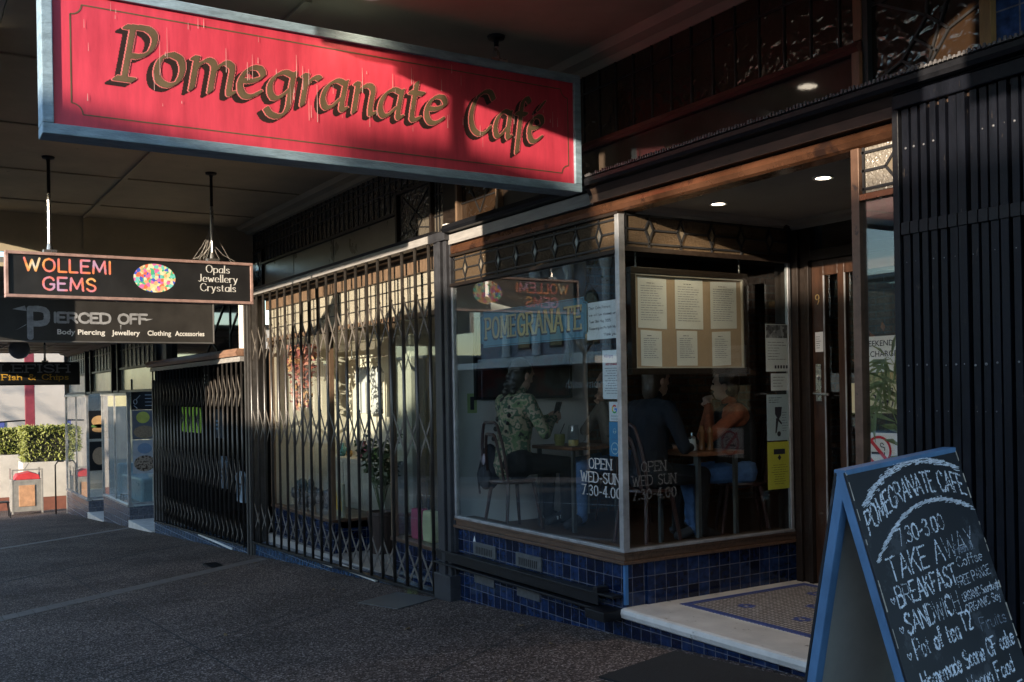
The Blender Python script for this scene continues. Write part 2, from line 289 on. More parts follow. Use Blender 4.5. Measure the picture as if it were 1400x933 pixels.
# calligraphic italic skeletons for the big hanging sign
GI = {
 'P': (6.6, '2.2,10 2.2,0;.6,0 3.9,0;~.8,9.8 2.6,10 5,10 6.6,8.6 6.2,6 4.4,4.7 2.4,4.6'), 'o': (5.2, _o), 'm': (9.2, '.3,6 1,6;1,6 1,0;~1,3.8 2.4,5.6 3.6,6 4.7,5.2 4.8,4;4.8,4.6 4.8,0;~4.8,3.8 6.2,5.6 7.4,6 8.5,5.2 8.6,4;~8.6,4.4 8.6,.8 9,0 9.6,.3'),
 'e': (5, '~.4,3 2.6,3.3 4.6,4.4 4,5.8 2.4,6 .8,4.8 .1,2.6 .8,.6 2.4,0 4.6,1.2'), 'g': (5.6, '~4.9,5.6 2.8,6 .8,4.6 .2,2.4 1.2,.6 2.6,.8 4.6,2.6;~5,6 4.9,2 4.8,-1.4 3.4,-3 1.4,-2.9 .2,-1.8'), 'r': (3.9, '.2,6 1,6;1,6 1,0;~1,3.6 2.2,5.4 3.2,6 4,5.8'),
 'a': (5.6, '~4.9,5.6 2.8,6 .8,4.4 .2,2 1,.2 2.4,.4 4.4,2.4;~5,6 4.8,1.2 5.2,.1 5.9,.4'), 'n': (5.6, '.3,6 1,6;1,6 1,0;~1,3.8 2.4,5.6 3.8,6 4.8,5.2 4.8,3.6;~4.8,4 4.8,.8 5.2,0 5.9,.3'), 't': (3.6, '~1.5,8.2 1.4,1.6 1.9,.1 3.4,.6;.2,6 3.4,6'),
 'C': (7.4, '~7.2,8.4 5.8,9.8 3.6,9.6 1.2,7.6 .2,4.4 1,1.4 3.2,0 5.4,.4 7,1.8'), 'f': (4, '~4.4,9 3.2,9.8 2,8.6 1.8,5 1.8,-3;.4,6 3.6,6'), 'é': (5, '~.4,3 2.6,3.3 4.6,4.4 4,5.8 2.4,6 .8,4.8 .1,2.6 .8,.6 2.4,0 4.6,1.2;2.7,7.6 4.4,9.6'), ' ': (4.2, ''),
}
def strokes(text, G, gap, serif=0, slant=0, xs=1.):
    """list of dense polylines in glyph units and the total advance"""
    out = []; x = 0
    for ch in text:
        w, s = G.get(ch) or GL.get(ch) or GL['o']
        if s:
            for st in s.split(';'):
                sm = st[0] == '~'; p = [tuple(map(float, q.split(','))) for q in st.lstrip('~').split()]
                p = cat(p) if sm else np.array(p, float)
                if serif and not sm:
                    for a, b in ((p[0], p[-1]), (p[-1], p[0])):
                        dx, dy = abs(a[0]-b[0]), abs(a[1]-b[1])
                        if dy > dx*1.1 and (a[1] in (0., 10.) or (a[1] == 6. and ch.islower())) and dy > 2.2:
                            out.append((np.array([(a[0]-serif, a[1]), (a[0]+serif, a[1])])*(xs, 1)+(x*xs, 0), 1))
                        elif dx > dy and dx > 2 and ch in 'EFLTZ' and abs(a[0]-x*0) > 0 and (a[0] > 3 or ch == 'T'):
                            sg = -1 if a[1] > 5 else 1
                            if a[1] in (0., 10.): out.append((np.array([(a[0], a[1]), (a[0], a[1]+sg*serif*1.3)])*(xs, 1)+(x*xs, 0), 1))
                out.append((p*(xs, 1)+(x*xs, 0), 0))
        x += w+gap
    W = (x-gap)*xs
    if slant: out = [(np.stack([p[:, 0]+slant*p[:, 1], p[:, 1]], 1), k) for p, k in out]
    return out, W
def letters(name, mt, parent, text, O, U, V, width, height, style='sans', cell=.003, gap=2.2, fat=1., wob=0, erode=0, lift=.002, align=0, off=(0, 0), slant=None, arch=0, G=None):
    """writing as a real thin mesh on the plane O + u U + v V; width/height in metres (height = cap height)"""
    U, V = Vector(U).normalized(), Vector(V).normalized(); N = U.cross(V)
    sl_ = {'italic': .2}.get(style, 0) if slant is None else slant
    G = G or (GI if style == 'italic' else GL)
    st, Wg = strokes(text, G, gap, serif={'serif': 1.05, 'slab': 1.3}.get(style, 0), slant=sl_)
    sy = height/10; sx = width/max(Wg+sl_*10, .1) if width else sy
    Wm, pad = Wg*sx+sl_*10*sx, height*.6
    nx, ny = int((Wm+2*pad)/cell)+2, int((height*(1.5+.6)+abs(arch)+2*pad*.3)/cell)+2
    img = np.zeros((ny, nx), bool)
    nibs = {'sans': (1.5, 1.5, 0), 'bold': (2.1, 2.1, 0), 'serif': (1.5, .55, 0), 'slab': (2.0, 1.25, 0), 'italic': (1.65, .5, R(38)), 'script': (.95, .3, R(40)), 'chalk': (.62, .62, 0), 'pen': (.5, .5, 0), 'thin': (.9, .9, 0)}
    nw, nh, ang = nibs[style]; nw *= fat; nh *= fat
    rx, ry = nw*sy/2, nh*sy/2
    k = int(max(rx, ry)/cell)+2; yy, xx = np.mgrid[-k:k+1, -k:k+1]*cell
    a = xx*math.cos(ang)+yy*math.sin(ang); b = -xx*math.sin(ang)+yy*math.cos(ang)
    e = 4 if style in ('serif', 'slab', 'italic', 'script') else 2
    def kern(rx, ry): return (np.abs(a)/max(rx, cell*.5))**e+(np.abs(b)/max(ry, cell*.5))**e <= 1
    K0 = kern(rx, ry); K1 = kern(ry, ry); KV = [kern(rx*f_, ry*f_) for f_ in (.55, .8, 1., 1.25)] if style == 'chalk' else None; prs = 2.
    for p, isser in st:
        q = np.stack([p[:, 0]*sx, p[:, 1]*sy], 1)
        if wob: q = q+np.random.normal(0, wob*height, q.shape)
        for i in range(len(q)-1):
            n = max(1, int(np.linalg.norm(q[i+1]-q[i])/(cell*.7)))
            if KV: prs = min(3, max(0, prs+random.gauss(0, .45))); K0 = KV[int(round(prs))]
            for t in range(n+1):
                c = q[i]+(q[i+1]-q[i])*t/n
                ya = arch*(1-((c[0]/Wm)*2-1)**2) if arch else 0
                cx, cy = int((c[0]+pad)/cell), int((c[1]+ya+height*.5+pad*.3)/cell)
                y0, x0 = cy-k, cx-k
                if y0 < 0 or x0 < 0 or y0+2*k+1 > ny or x0+2*k+1 > nx: continue
                img[y0:y0+2*k+1, x0:x0+2*k+1] |= (K1 if isser else K0)
    if erode:
        z = np.random.rand(ny//2+1, nx//2+1); z = np.kron(z, np.ones((2, 2)))[:ny, :nx]; img &= z > erode
    o = MB(); O = Vector(O)+N*lift
    x_al = {0: 0, 1: -Wm/2, 2: -Wm}[align]
    used = np.zeros_like(img)
    for y in range(ny):
        row = img[y] & ~used[y]
        if not row.any(): continue
        dd = np.diff(np.concatenate(([0], row.astype(np.int8), [0]))); ss = np.where(dd == 1)[0]; ee = np.where(dd == -1)[0]
        for s, e_ in zip(ss, ee):
            h = 1
            while y+h < ny and img[y+h, s:e_].all() and not used[y+h, s:e_].any() and (s == 0 or not img[y+h, s-1]) and (e_ >= nx or not img[y+h, e_]): h += 1
            used[y:y+h, s:e_] = True
            x0, x1 = s*cell-pad+x_al+off[0], e_*cell-pad+x_al+off[0]; v0, v1 = y*cell-height*.5-pad*.3+off[1], (y+h)*cell-height*.5-pad*.3+off[1]
            o.quad(O+U*x0+V*v0, O+U*x1+V*v0, O+U*x1+V*v1, O+U*x0+V*v1)
    return o.build(name, mt, parent)
def typed(name, mt, parent, text, O, U, V, size, align='LEFT', bold=0, lift=.0015, width=None, sp=1.):
    """plain printed type from the built-in face, converted to mesh"""
    c = bpy.data.curves.new('t', 'FONT'); c.body = text; c.size = size; c.align_x = align; c.offset = bold; c.resolution_u = 3; c.space_character = sp
    ob = bpy.data.objects.new('t', c); COL.objects.link(ob); dg = bpy.context.evaluated_depsgraph_get(); dg.update()
    me = ob.evaluated_get(dg).to_mesh(); vs = [v.co.copy() for v in me.vertices]; fs = [tuple(p.vertices) for p in me.polygons]
    ob.evaluated_get(dg).to_mesh_clear(); bpy.data.objects.remove(ob); bpy.data.curves.remove(c)
    U, V = Vector(U).normalized(), Vector(V).normalized(); N = U.cross(V); O = Vector(O)+N*lift
    if width and vs:
        w = max(v.x for v in vs)-min(v.x for v in vs); k = width/w
    else: k = 1
    b = MB(); b.add([O+U*v.x*k+V*v.y for v in vs], fs); return b.build(name, mt, parent)
def g_(X, Y=4.22): return .063*X+.32+.02*(Y-4.22)      # height of the footpath

# ------------------------------------------------------------------ materials used again and again
def ground_mat():
    m = bpy.data.materials.new('aggregate'); m.use_nodes = True; nt = m.node_tree; b = nt.nodes['Principled BSDF']; L = nt.links.new
    co = coords(nt)
    v = node(nt, 'TexVoronoi'); v.inputs['Scale'].default_value = 95; L(co, v.inputs['Vector'])
    s = node(nt, 'SeparateColor'); L(v.outputs['Color'], s.inputs[0])
    cr = node(nt, 'ValToRGB'); e = cr.color_ramp.elements
    for p, c in ((0, (.031, .022, .018)), (.4, (.075, .054, .045)), (.78, (.148, .110, .093)), (1., (.44, .35, .31))):
        if p in (0, 1.): k = e[0] if p == 0 else e[len(e)-1]
        else: k = e.new(p)
        k.color = (*c, 1)
    L(s.outputs[0], cr.inputs[0])
    n = node(nt, 'TexNoise'); n.inputs['Scale'].default_value = .9; n.inputs['Detail'].default_value = 8; n.inputs['Roughness'].default_value = .65; L(co, n.inputs['Vector'])
    mr = node(nt, 'MapRange'); mr.inputs['From Min'].default_value = .3; mr.inputs['From Max'].default_value = .72; mr.inputs['To Min'].default_value = .6; mr.inputs['To Max'].default_value = 1.35; L(n.outputs['Fac'], mr.inputs['Value'])
    # trodden gum spots and darker drip stains
    gv = node(nt, 'TexVoronoi'); gv.inputs['Scale'].default_value = 2.6; L(co, gv.inputs['Vector'])
    gr = node(nt, 'MapRange'); gr.inputs['From Min'].default_value = .05; gr.inputs['From Max'].default_value = .075; gr.inputs['To Min'].default_value = .4; gr.inputs['To Max'].default_value = 1; L(gv.outputs['Distance'], gr.inputs['Value'])
    gm = node(nt, 'Math', operation='MULTIPLY'); L(mr.outputs[0], gm.inputs[0]); L(gr.outputs[0], gm.inputs[1]); mr = gm
    mx = node(nt, 'Mix', data_type='RGBA', blend_type='MULTIPLY'); mx.inputs['Factor'].default_value = 1; L(cr.outputs[0], mx.inputs['A']); L(mr.outputs[0], mx.inputs['B']); L(mx.outputs['Result'], b.inputs['Base Color'])
    b.inputs['Roughness'].default_value = .85; b.inputs['Specular IOR Level'].default_value = .2
    n2 = node(nt, 'TexNoise'); n2.inputs['Scale'].default_value = 9; L(co, n2.inputs['Vector'])
    ad = node(nt, 'Math', operation='MULTIPLY_ADD'); ad.inputs[1].default_value = .6; L(n2.outputs['Fac'], ad.inputs[0]); L(v.outputs['Distance'], ad.inputs[2])
    bp = node(nt, 'Bump'); bp.inputs['Strength'].default_value = .9; bp.inputs['Distance'].default_value = .012; L(ad.outputs[0], bp.inputs['Height']); L(bp.outputs[0], b.inputs['Normal'])
    return m
M_agg = ground_mat()
M_road = mat('asphalt', (.05, .05, .052), .85, var=.25, vs=30, bump=.5, bs=200)
M_paver = mat('paver', (.13, .108, .095), .7, var=.35, vs=9, bump=.3, bs=90)
M_black = mat('black_paint', (.008, .008, .010), .42, spec=.3, var=.4, vs=14, bump=.1, bs=60)
M_iron = mat('black_iron', (.008, .0085, .011), .45, spec=.3, var=.4, vs=20, bump=.15, bs=90, col2=(.09, .07, .055), thr=.68)
M_gate = mat('worn_steel', (.034, .030, .027), .34, metal=.15, var=.4, vs=9, bump=.08, bs=90, spec=.9, col2=(.07, .055, .045), thr=.6)
M_dark = mat('dark_timber', (.018, .012, .009), .45, spec=.3, var=.4, vs=5, bump=.1, bs=30, stretch=(1, 6, 6))
M_brown = mat('brown_timber', (.10, .055, .034), .42, var=.4, vs=6, bump=.12, bs=40, stretch=(1, 6, 6), col2=(.03, .02, .015), thr=.66)
M_wood = mat('oak_timber', (.15, .098, .062), .45, var=.4, vs=5, bump=.12, bs=40, stretch=(6, 6, 1))
M_copper = mat('copper_sheet', (.22, .098, .052), .28, metal=.7, var=.6, vs=1.6, bump=.25, bs=9, col2=(.06, .032, .024), thr=.56)
M_alu = mat('aluminium_trim', (.42, .42, .43), .38, metal=.55, var=.3, vs=8, bump=.12, bs=40, col2=(.12, .10, .09), thr=.68)
M_lead = mat('lead_came', (.03, .03, .032), .45, metal=.4, var=.3)
M_greyboard = mat('grey_board', (.30, .29, .28), .5, var=.25, vs=5, stretch=(1, 8, 8), col2=(.08, .075, .07), thr=.68)
M_glass = glass()
M_shop = glass('dusty_glass', r0=.045, haze=.02)
M_tile = brickmat('navy_tile', (.002, .006, .022), (.012, .030, .088), (.11, .11, .13), .1016, .1016, .0026, rough=.12, var=.5, off_xyz=(.02, .03, 0))
M_cream = mat('cream_plaster', (.62, .57, .47), .8, var=.12, vs=3, bump=.08)
M_white = mat('white_paint', (.74, .73, .70), .55, var=.1, vs=5, bump=.08, bs=30)
M_ceil = mat('ceiling_paint', (.46, .39, .27), .75, var=.16, vs=1.6, bump=.05, col2=(.30, .26, .2), thr=.66, det=8)
M_brick = brickmat('old_brick', (.085, .04, .022), (.15, .075, .04), (.10, .085, .07), .24, .085, .011, off=.5, rough=.8, var=.35, spec=.2)
M_marble = mat('marble', (.66, .63, .58), .35, var=.16, vs=5, bump=.05, col2=(.25, .22, .17), thr=.62, det=9)
M_paper = mat('paper', (.82, .83, .85), .7, var=.05, vs=4)
M_ink = mat('ink', (.03, .03, .05), .6, var=.1)
M_amber = ripple('amber_glass', (.15, .105, .065), .14, 38, 7, .55)
M_amberC = ripple('hammered_glass', (.028, .016, .009), .16, 13, 0, .5, kind='cell', clear=.05)
M_bevel = mat('bevelled_glass', (.17, .14, .10), .06, var=.15)
M_lens = emit('downlight_lens', (1, .86, .66), 3.)
M_chrome = mat('brushed_metal', (.5, .48, .45), .28, metal=.9, var=.1)

# ------------------------------------------------------------------ setting: footpath, road, land, sky backdrop is the world
def sheet(name, m, x0, x1, y0, y1, fz, nx=1, ny=1):
    b = MB(); V = []; F = []
    for j in range(ny+1):
        for i in range(nx+1):
            x = x0+(x1-x0)*i/nx; y = y0+(y1-y0)*j/ny; V.append((x, y, fz(x, y)))
    F = [(j*(nx+1)+i, j*(nx+1)+i+1, (j+1)*(nx+1)+i+1, (j+1)*(nx+1)+i) for j in range(ny) for i in range(nx)]
    b.add(V, F); return struct(b.build(name, m))
sheet('terrain', mat('terrain_soil', (.05, .05, .04), .9), -700, 700, -700, 700, lambda x, y: -.4+.063*max(-60, min(60, x))-.0, 40, 40)
def wedge(name, m, x0, x1, y0, y1, top, depth=.6):
    b = MB(); n = 24; V = []
    for i in range(n+1):
        x = x0+(x1-x0)*i/n
        V += [(x, y0, top(x, y0)), (x, y1, top(x, y1)), (x, y1, top(x, y1)-depth), (x, y0, top(x, y0)-depth)]
    F = [(4*i+k, 4*i+4+k, 4*i+4+(k+1) % 4, 4*i+(k+1) % 4) for i in range(n) for k in range(4)]
    F = [f[::-1] for f in F]
    b.add(V, F+[(0, 1, 2, 3), (4*n+3, 4*n+2, 4*n+1, 4*n)]); return struct(b.build(name, m))
wedge('footpath', M_agg, -60, 25, -.15, 4.6, g_)
wedge('kerb', mat('kerb_stone', (.26, .25, .24), .8, var=.2, bump=.2), -60, 25, -.33, -.152, lambda x, y: g_(x, -.15)+.002)
wedge('road', M_road, -70, 40, -11.5, -.332, lambda x, y: g_(x, -.15)-.13)
wedge('footpath', M_paver, -70, 40, -14.5, -11.5, lambda x, y: g_(x, -.15)-.0)
wedge('centre_line', mat('road_paint', (.7, .7, .68), .6, col2=(.2, .2, .2), thr=.6), -60, 30, -6.05, -5.93, lambda x, y: g_(x, -.15)-.126, .002)
def strip(x_out, x_in, w, m, nm='paving_strip'):
    """band of pavers set across the footpath, from the kerb to the shops"""
    b = MB(); y0, y1, n = -.15, 4.16, 30
    for i in range(n):
        ya, yb = y0+(y1-y0)*i/n+.004, y0+(y1-y0)*(i+1)/n-.004
        xa = x_out+(x_in-x_out)*i/n; xb = x_out+(x_in-x_out)*(i+1)/n
        P = [(xa-w/2, ya), (xa+w/2, ya), (xb+w/2, yb), (xb-w/2, yb)]
        b.add([(x, y, g_(x, y)+.004) for x, y in P]+[(x, y, g_(x, y)-.02) for x, y in P], [(0, 1, 2, 3), (1, 0, 4, 5), (2, 1, 5, 6), (3, 2, 6, 7), (0, 3, 7, 4)])
    return struct(b.build(nm, m))
strip(-10.0, -13.05, .34, M_paver)
strip(-18.6, -22.1, .30, mat('pale_paver', (.19, .165, .15), .7, var=.3, vs=9, bump=.3, bs=90))
def crack(nm, pts, w):
    b = MB()
    for (xa, ya), (xb, yb) in zip(pts[:-1], pts[1:]):
        dx, dy = xb-xa, yb-ya; l = math.hypot(dx, dy); px_, py_ = -dy/l*w/2, dx/l*w/2
        b.quad(*[(x, y, g_(x, y)+.003) for x, y in ((xa-px_, ya-py_), (xb-px_, yb-py_), (xb+px_, yb+py_), (xa+px_, ya+py_))])
    return struct(b.build(nm, mat('joint_dirt', (.03, .028, .027), .9) if nm == 'paving_joint' else mat('patch_asphalt', (.05, .046, .045), .9, var=.3, vs=40, bump=.4, bs=160)))
crack('paving_joint', [(-13.6, .6), (-14.6, 1.7), (-15.7, 2.9), (-16.6, 4.1)], .05)
for k_ in range(4): crack('paving_joint', [(-3.6-2.9*k_, -.1), (-4.5-2.9*k_, 1.4), (-5.5-2.9*k_, 2.9), (-6.3-2.9*k_, 4.14)], .014)
crack('paving_joint', [(-16, 1.9), (-12, 1.88), (-8, 1.9), (-4, 1.86), (0, 1.9)], .012)
crack('paving_joint', [(-6.3, .0), (-7.2, 1.6), (-8.1, 2.9), (-8.9, 4.1)], .012)

# ------------------------------------------------------------------ cafe building
FZ = .18          # marble step level
FL = .46          # level of the raised floor behind the windows
cafe = thing('cafe_building', 'corner cafe shopfront with navy tiled plinth, copper lintel and recessed marble entry', 'shop building', (-5.4, 4.22, 0))
b = MB()
b.prism([(-8.05, g_(-8.05)-.3), (-5.4, g_(-5.4)-.3), (-5.4, .478), (-8.05, .478)], 1, 4.235, 4.42)
b.build('tile_plinth', M_tile, cafe)
b = MB(); b.box(-5.56, -5.385, 4.425, 5.92, .0, .478); b.build('tile_plinth', M_tile, cafe)
b = MB(); b.box(-5.402, -5.38, 4.223, 4.25, .20, .478); b.build('corner_strip', mat('sky_blue_paint', (.05, .17, .38), .5, var=.2), cafe)
# sill: stepped timber mould plus metal channel, mitred round the corner
b = MB()
for z0, z1, o in ((.478, .502, .03), (.502, .545, .012), (.545, .562, .026)):
    b.box(-7.8, -5.385+o, 4.225-o, 4.42, z0, z1); b.box(-5.56, -5.385+o, 4.42, 5.92, z0+.0005, z1-.0005)
b.build('window_sill', M_brown, cafe, .003)
b = MB(); b.box(-7.76, -5.352, 4.196, 4.246, .562, .584); b.box(-5.40, -5.352, 4.246, 5.86, .563, .583)
b.box(-5.395, -5.35, 4.192, 4.246, .584, 2.872)
b.box(-7.762, -7.735, 4.2, 4.246, .584, 2.6); b.box(-5.392, -5.36, 5.83, 5.86, .583, 2.62)
b.build('window_frame', M_alu, cafe, .003)
b = MB(); b.box(-7.735, -5.395, 4.214, 4.220, .584, 2.602); b.build('window_pane', M_glass, cafe)
b = MB(); b.box(-5.374, -5.368, 4.246, 5.83, .583, 2.62); b.build('window_pane', glass('side_glass', r0=.03), cafe)
b = MB(); b.box(-7.76, -5.395, 4.185, 4.25, 2.602, 2.632); b.box(-5.41, -5.35, 4.246, 5.86, 2.62, 2.655); b.build('transom_bar', M_dark, cafe, .003)
def leaded(parent, x0, x1, z0, z1, n, Yp, axis='x', m=None, dw=.036, dh=.07, mid=True):
    """transom light: rippled glass with a string of bevelled diamonds in lead"""
    def P(t, z, o=0): return (t, Yp-o, z) if axis == 'x' else (Yp+o, t, z)
    b = MB()
    b.box(x0, x1, Yp, Yp+.006, z0, z1) if axis == 'x' else b.box(Yp-.006, Yp, x0, x1, z0, z1)
    g = b.build('leaded_light', m or M_amber, parent)
    zc = (z0+z1)/2; segs = []; dia = MB()
    brd = .026
    segs += [(P(x0, z0+brd, .004), P(x1, z0+brd, .004)), (P(x0, z1-brd, .004), P(x1, z1-brd, .004)), (P(x0+.012, z0, .004), P(x0+.012, z1, .004)), (P(x1-.012, z0, .004), P(x1-.012, z1, .004))]
    prev = x0
    for i in range(n):
        c = x0+(x1-x0)*(i+.75)/(n+.5)
        q = [(c-dw, zc), (c, zc-dh), (c+dw, zc), (c, zc+dh)]
        for (a, za), (e, ze) in zip(q, q[1:]+q[:1]): segs.append((P(a, za, .004), P(e, ze, .004)))
        segs += [(P(c, zc+dh, .004), P(c, z1, .004)), (P(c, z0, .004), P(c, zc-dh, .004)), (P(prev, zc, .004), P(c-dw, zc, .004))]; prev = c+dw
        dia.quad(*[P(a, za, .0035) for a, za in (q if axis == 'x' else q)])
    segs.append((P(prev, zc, .004), P(x1, zc, .004)))
    wire('lead_came', M_lead, g, segs, .0065); dia.build('bevelled_diamond', M_bevel, g)
    return g
leaded(cafe, -7.735, -5.395, 2.632, 2.868, 8, 4.222)
leaded(cafe, 4.25, 5.86, 2.655, 2.90, 5, -5.366, axis='y')
b = MB(); b.box(-7.76, -5.36, 4.19, 4.25, 2.868, 2.89); b.box(-5.42, -5.35, 4.25, 5.9, 2.90, 2.925); b.build('window_head', M_dark, cafe, .002)
# pilaster between the two shops
b = MB()
for x0, x1, y in ((-8.05, -7.765, 4.20), (-8.02, -7.955, 4.165), (-7.93, -7.87, 4.15), (-7.845, -7.785, 4.168)): b.box(x0, x1, y, 4.262, g_(-7.9)-.2, 3.02)
b.box(-8.07, -7.76, 4.14, 4.42, 3.02, 3.10); b.box(-8.05, -7.74, 4.13, 4.42, g_(-7.9)-.2, .05)
b.build('pilaster', mat('pilaster_paint', (.035, .036, .042), .4, var=.35, vs=12, col2=(.22, .22, .22), thr=.7), cafe, .004)
# lintel stack: copper, board, mouldings
b = MB(); b.prism([(4.20, 2.965), (4.195, 2.93), (4.205, 2.90), (4.225, 2.888), (4.34, 2.888), (4.34, 2.965)], 0, -7.755, 1.5); b.build('copper_lintel', M_copper, cafe)
b = MB(); b.box(-7.758, 1.5, 4.235, 4.34, 2.966, 2.978); b.build('shadow_bead', M_dark, cafe)
b = MB(); b.prism([(4.19, 2.98), (4.19, 3.07), (4.22, 3.075), (4.34, 3.075), (4.34, 2.98)], 0, -7.78, -5.62); b.build('lintel_board', M_greyboard, cafe, .003)
b = MB(); b.prism([(4.16, 2.98), (4.15, 3.03), (4.12, 3.075), (4.34, 3.075), (4.34, 2.98)], 0, -5.618, 1.5); b.build('lintel_board', mat('bronze_board', (.085, .055, .04), .32, metal=.35, var=.35, vs=4, stretch=(1, 5, 5)), cafe)
b = MB(); b.prism([(4.06, 3.08), (4.05, 3.10), (4.05, 3.125), (4.08, 3.14), (4.34, 3.14), (4.34, 3.08)], 0, -5.62, 1.5)
b.prism([(4.12, 3.078), (4.10, 3.10), (4.12, 3.14), (4.34, 3.14), (4.34, 3.078)], 0, -7.75, -5.622)
b.build('cornice_mould', M_iron, cafe)
b = MB(); rnd = random.Random(3); x = -5.6
while x < -2.3:                                   # torn lead flashing dressed over the moulding, toothed edge
    w = .017; h = .012+.012*rnd.random(); b.prism([(x, 3.141), (x+w, 3.141), (x+w*.75, 3.141+h), (x+w*.25, 3.141+h)], 1, 4.062, 4.072); x += .024
b.box(-5.61, -2.3, 4.072, 4.24, 3.1405, 3.152); b.build('lead_flashing', mat('lead_sheet', (.16, .155, .16), .55, metal=.4, var=.4, vs=30, bump=.4, bs=60), cafe)
# frieze above the lintel
b = MB(); b.box(-8.05, 1.5, 4.29, 4.5, 3.0, 5.2); b.build('upper_wall', M_dark, cafe)
b = MB(); b.box(-5.9, -3.40, 4.244, 4.28, 3.155, 3.375); b.build('fascia_panel', mat('varnished_panel', (.06, .045, .034), -.07, var=.45, vs=2.2, bump=.008, bs=25, spec=.7, det=8), cafe)
b = MB(); b.prism([(4.20, 3.378), (4.18, 3.395), (4.20, 3.43), (4.28, 3.435), (4.28, 3.378)], 0, -5.9, -3.36); b.build('timber_rail', mat('red_timber', (.15, .045, .035), .35, var=.35, vs=5, stretch=(1, 6, 6)), cafe)
b = MB(); b.box(-3.40, -3.352, 4.19, 4.30, 3.153, 3.376); b.box(-3.40, -3.352, 4.205, 4.30, 3.436, 3.97); b.build('timber_stile', mat('orange_timber', (.24, .10, .05), .4, var=.35, vs=5, stretch=(6, 6, 1)), cafe, .002)
b = MB(); b.box(-3.352, -3.318, 4.215, 4.30, 3.153, 3.97); b.build('lead_stile', M_lead, cafe)
b = MB(); b.box(-5.9, -3.40, 4.25, 4.28, 3.436, 3.97); g = b.build('hammered_light', M_amberC, cafe)
wire('lead_came', M_lead, g, [((x, 4.246, 3.44), (x, 4.246, 3.96)) for x in np.arange(-5.8, -3.42, .19)]+[((-5.9, 4.246, 3.80), (-3.4, 4.246, 3.80))], .005)
b = MB(); b.box(-3.318, -2.70, 4.25, 4.28, 3.153, 3.97); g = b.build('hammered_light', M_amberC, cafe)
xc, zc = -3.0, 3.30
sg = [((-3.318, 4.245, 3.20), (xc-.14, 4.245, zc-.03)), ((xc+.12, 4.245, zc+.05), (-2.70, 4.245, 3.42)), ((xc-.14, 4.245, zc-.03), (xc, 4.245, zc+.15)), ((xc, 4.245, zc+.15), (xc+.12, 4.245, zc+.05)),
      ((xc+.12, 4.245, zc+.05), (xc-.01, 4.245, zc-.12)), ((xc-.01, 4.245, zc-.12), (xc-.14, 4.245, zc-.03)), ((xc, 4.245, zc+.15), (xc+.02, 4.245, 3.97)), ((xc-.01, 4.245, zc-.12), (xc+.42*.7, 4.245, 3.97)), ((xc-.07, 4.245, zc+.06), (xc+.06, 4.245, zc-.04)),
      ((-3.318, 4.245, 3.62), (xc, 4.245, zc+.15)), ((-3.318, 4.245, 3.60), (-2.70, 4.245, 3.66))]
wire('lead_came', M_lead, g, sg, .006)
b = MB(); b.box(-2.70, -2.645, 4.20, 4.30, 3.153, 3.97); b.build('timber_stile', mat('mustard_timber', (.30, .17, .06), .45, var=.3, vs=6, stretch=(6, 6, 1)), cafe, .002)
b = MB(); b.box(-2.643, 1.5, 4.24, 4.30, 3.153, 4.02); b.build('wall_tiles', brickmat('big_blue_tile', (.02, .055, .16), (.03, .085, .24), (.16, .17, .2), .152, .152, .004, rough=.12, var=.6), cafe)
b = MB(); b.box(-7.62, -6.98, 4.25, 4.28, 3.17, 3.62); g = b.build('hammered_light', M_amberC, cafe)
wire('lead_came', M_lead, g, [((-7.62, 4.246, 3.17+.15*k), (-6.98, 4.246, 3.17+.15*k)) for k in range(4)]+[((-7.3, 4.246, 3.2), (-7.14, 4.246, 3.42)), ((-7.3, 4.246, 3.2), (-7.46, 4.246, 3.42)), ((-7.14, 4.246, 3.42), (-7.3, 4.246, 3.6)), ((-7.46, 4.246, 3.42), (-7.3, 4.246, 3.6))], .005)
b = MB(); b.box(-6.975, -6.94, 4.20, 4.30, 3.15, 3.66); b.box(-7.66, -7.625, 4.20, 4.30, 3.15, 3.66); b.box(-7.66, -6.94, 4.21, 4.30, 3.625, 3.66); b.build('timber_stile', M_wood, cafe, .002)
b = MB(); b.box(-6.93, -5.91, 4.25, 4.28, 3.15, 3.97); b.build('frieze_board', M_dark, cafe)
# recess: step, mosaic, ceiling, door wall
b = MB(); b.prism([(4.20, .115), (4.192, .145), (4.20, .172), (4.22, FZ), (5.95, FZ), (5.95, .10), (4.23, .10)], 0, -5.40, -.6); b.build('marble_step', M_marble, cafe)
b = MB(); b.prism([(-5.385, g_(-5.4)-.2), (-.6, g_(-.6)-.2), (-.6, .10), (-5.385, .10)], 1, 4.225, 4.4); b.build('tile_riser', M_tile, cafe)
M_mos = brickmat('mosaic', (.34, .31, .29), (.46, .43, .41), (.10, .09, .09), .034, .034, .0055, rough=.5, flat=True, bump=.4, var=.25)
b = MB(); b.box(-5.26, -3.46, 4.60, 5.84, .17, FZ+.003); g = b.build('mosaic_floor', M_mos, cafe)
M_mosb = mat('blue_mosaic', (.05, .08, .26), .5, var=.4, vs=60)
b = MB()
for o, w in ((0, .024), (.032, .024)):
    x0, x1, y0, y1 = -5.26+o, -3.46-o, 4.60+o, 5.84-o; z = (FZ+.003, FZ+.0045)
    b.box(x0, x1, y0, y0+w, *z); b.box(x0, x1, y1-w, y1, *z); b.box(x0, x0+w, y0+w, y1-w, *z); b.box(x1-w, x1, y0+w, y1-w, *z)
for cx, cy in ((-4.94, 4.92), (-4.66, 5.28), (-4.45, 4.92), (-4.2, 5.28), (-3.95, 4.92), (-4.94, 5.6), (-4.45, 5.6), (-3.9, 5.6)):
    for k in range(6):
        a = k*math.pi/3; x, y = cx+.042*math.cos(a), cy+.042*math.sin(a); b.box(x-.018, x+.018, y-.018, y+.018, FZ+.003, FZ+.0045)
b.build('blue_border', M_mosb, g)
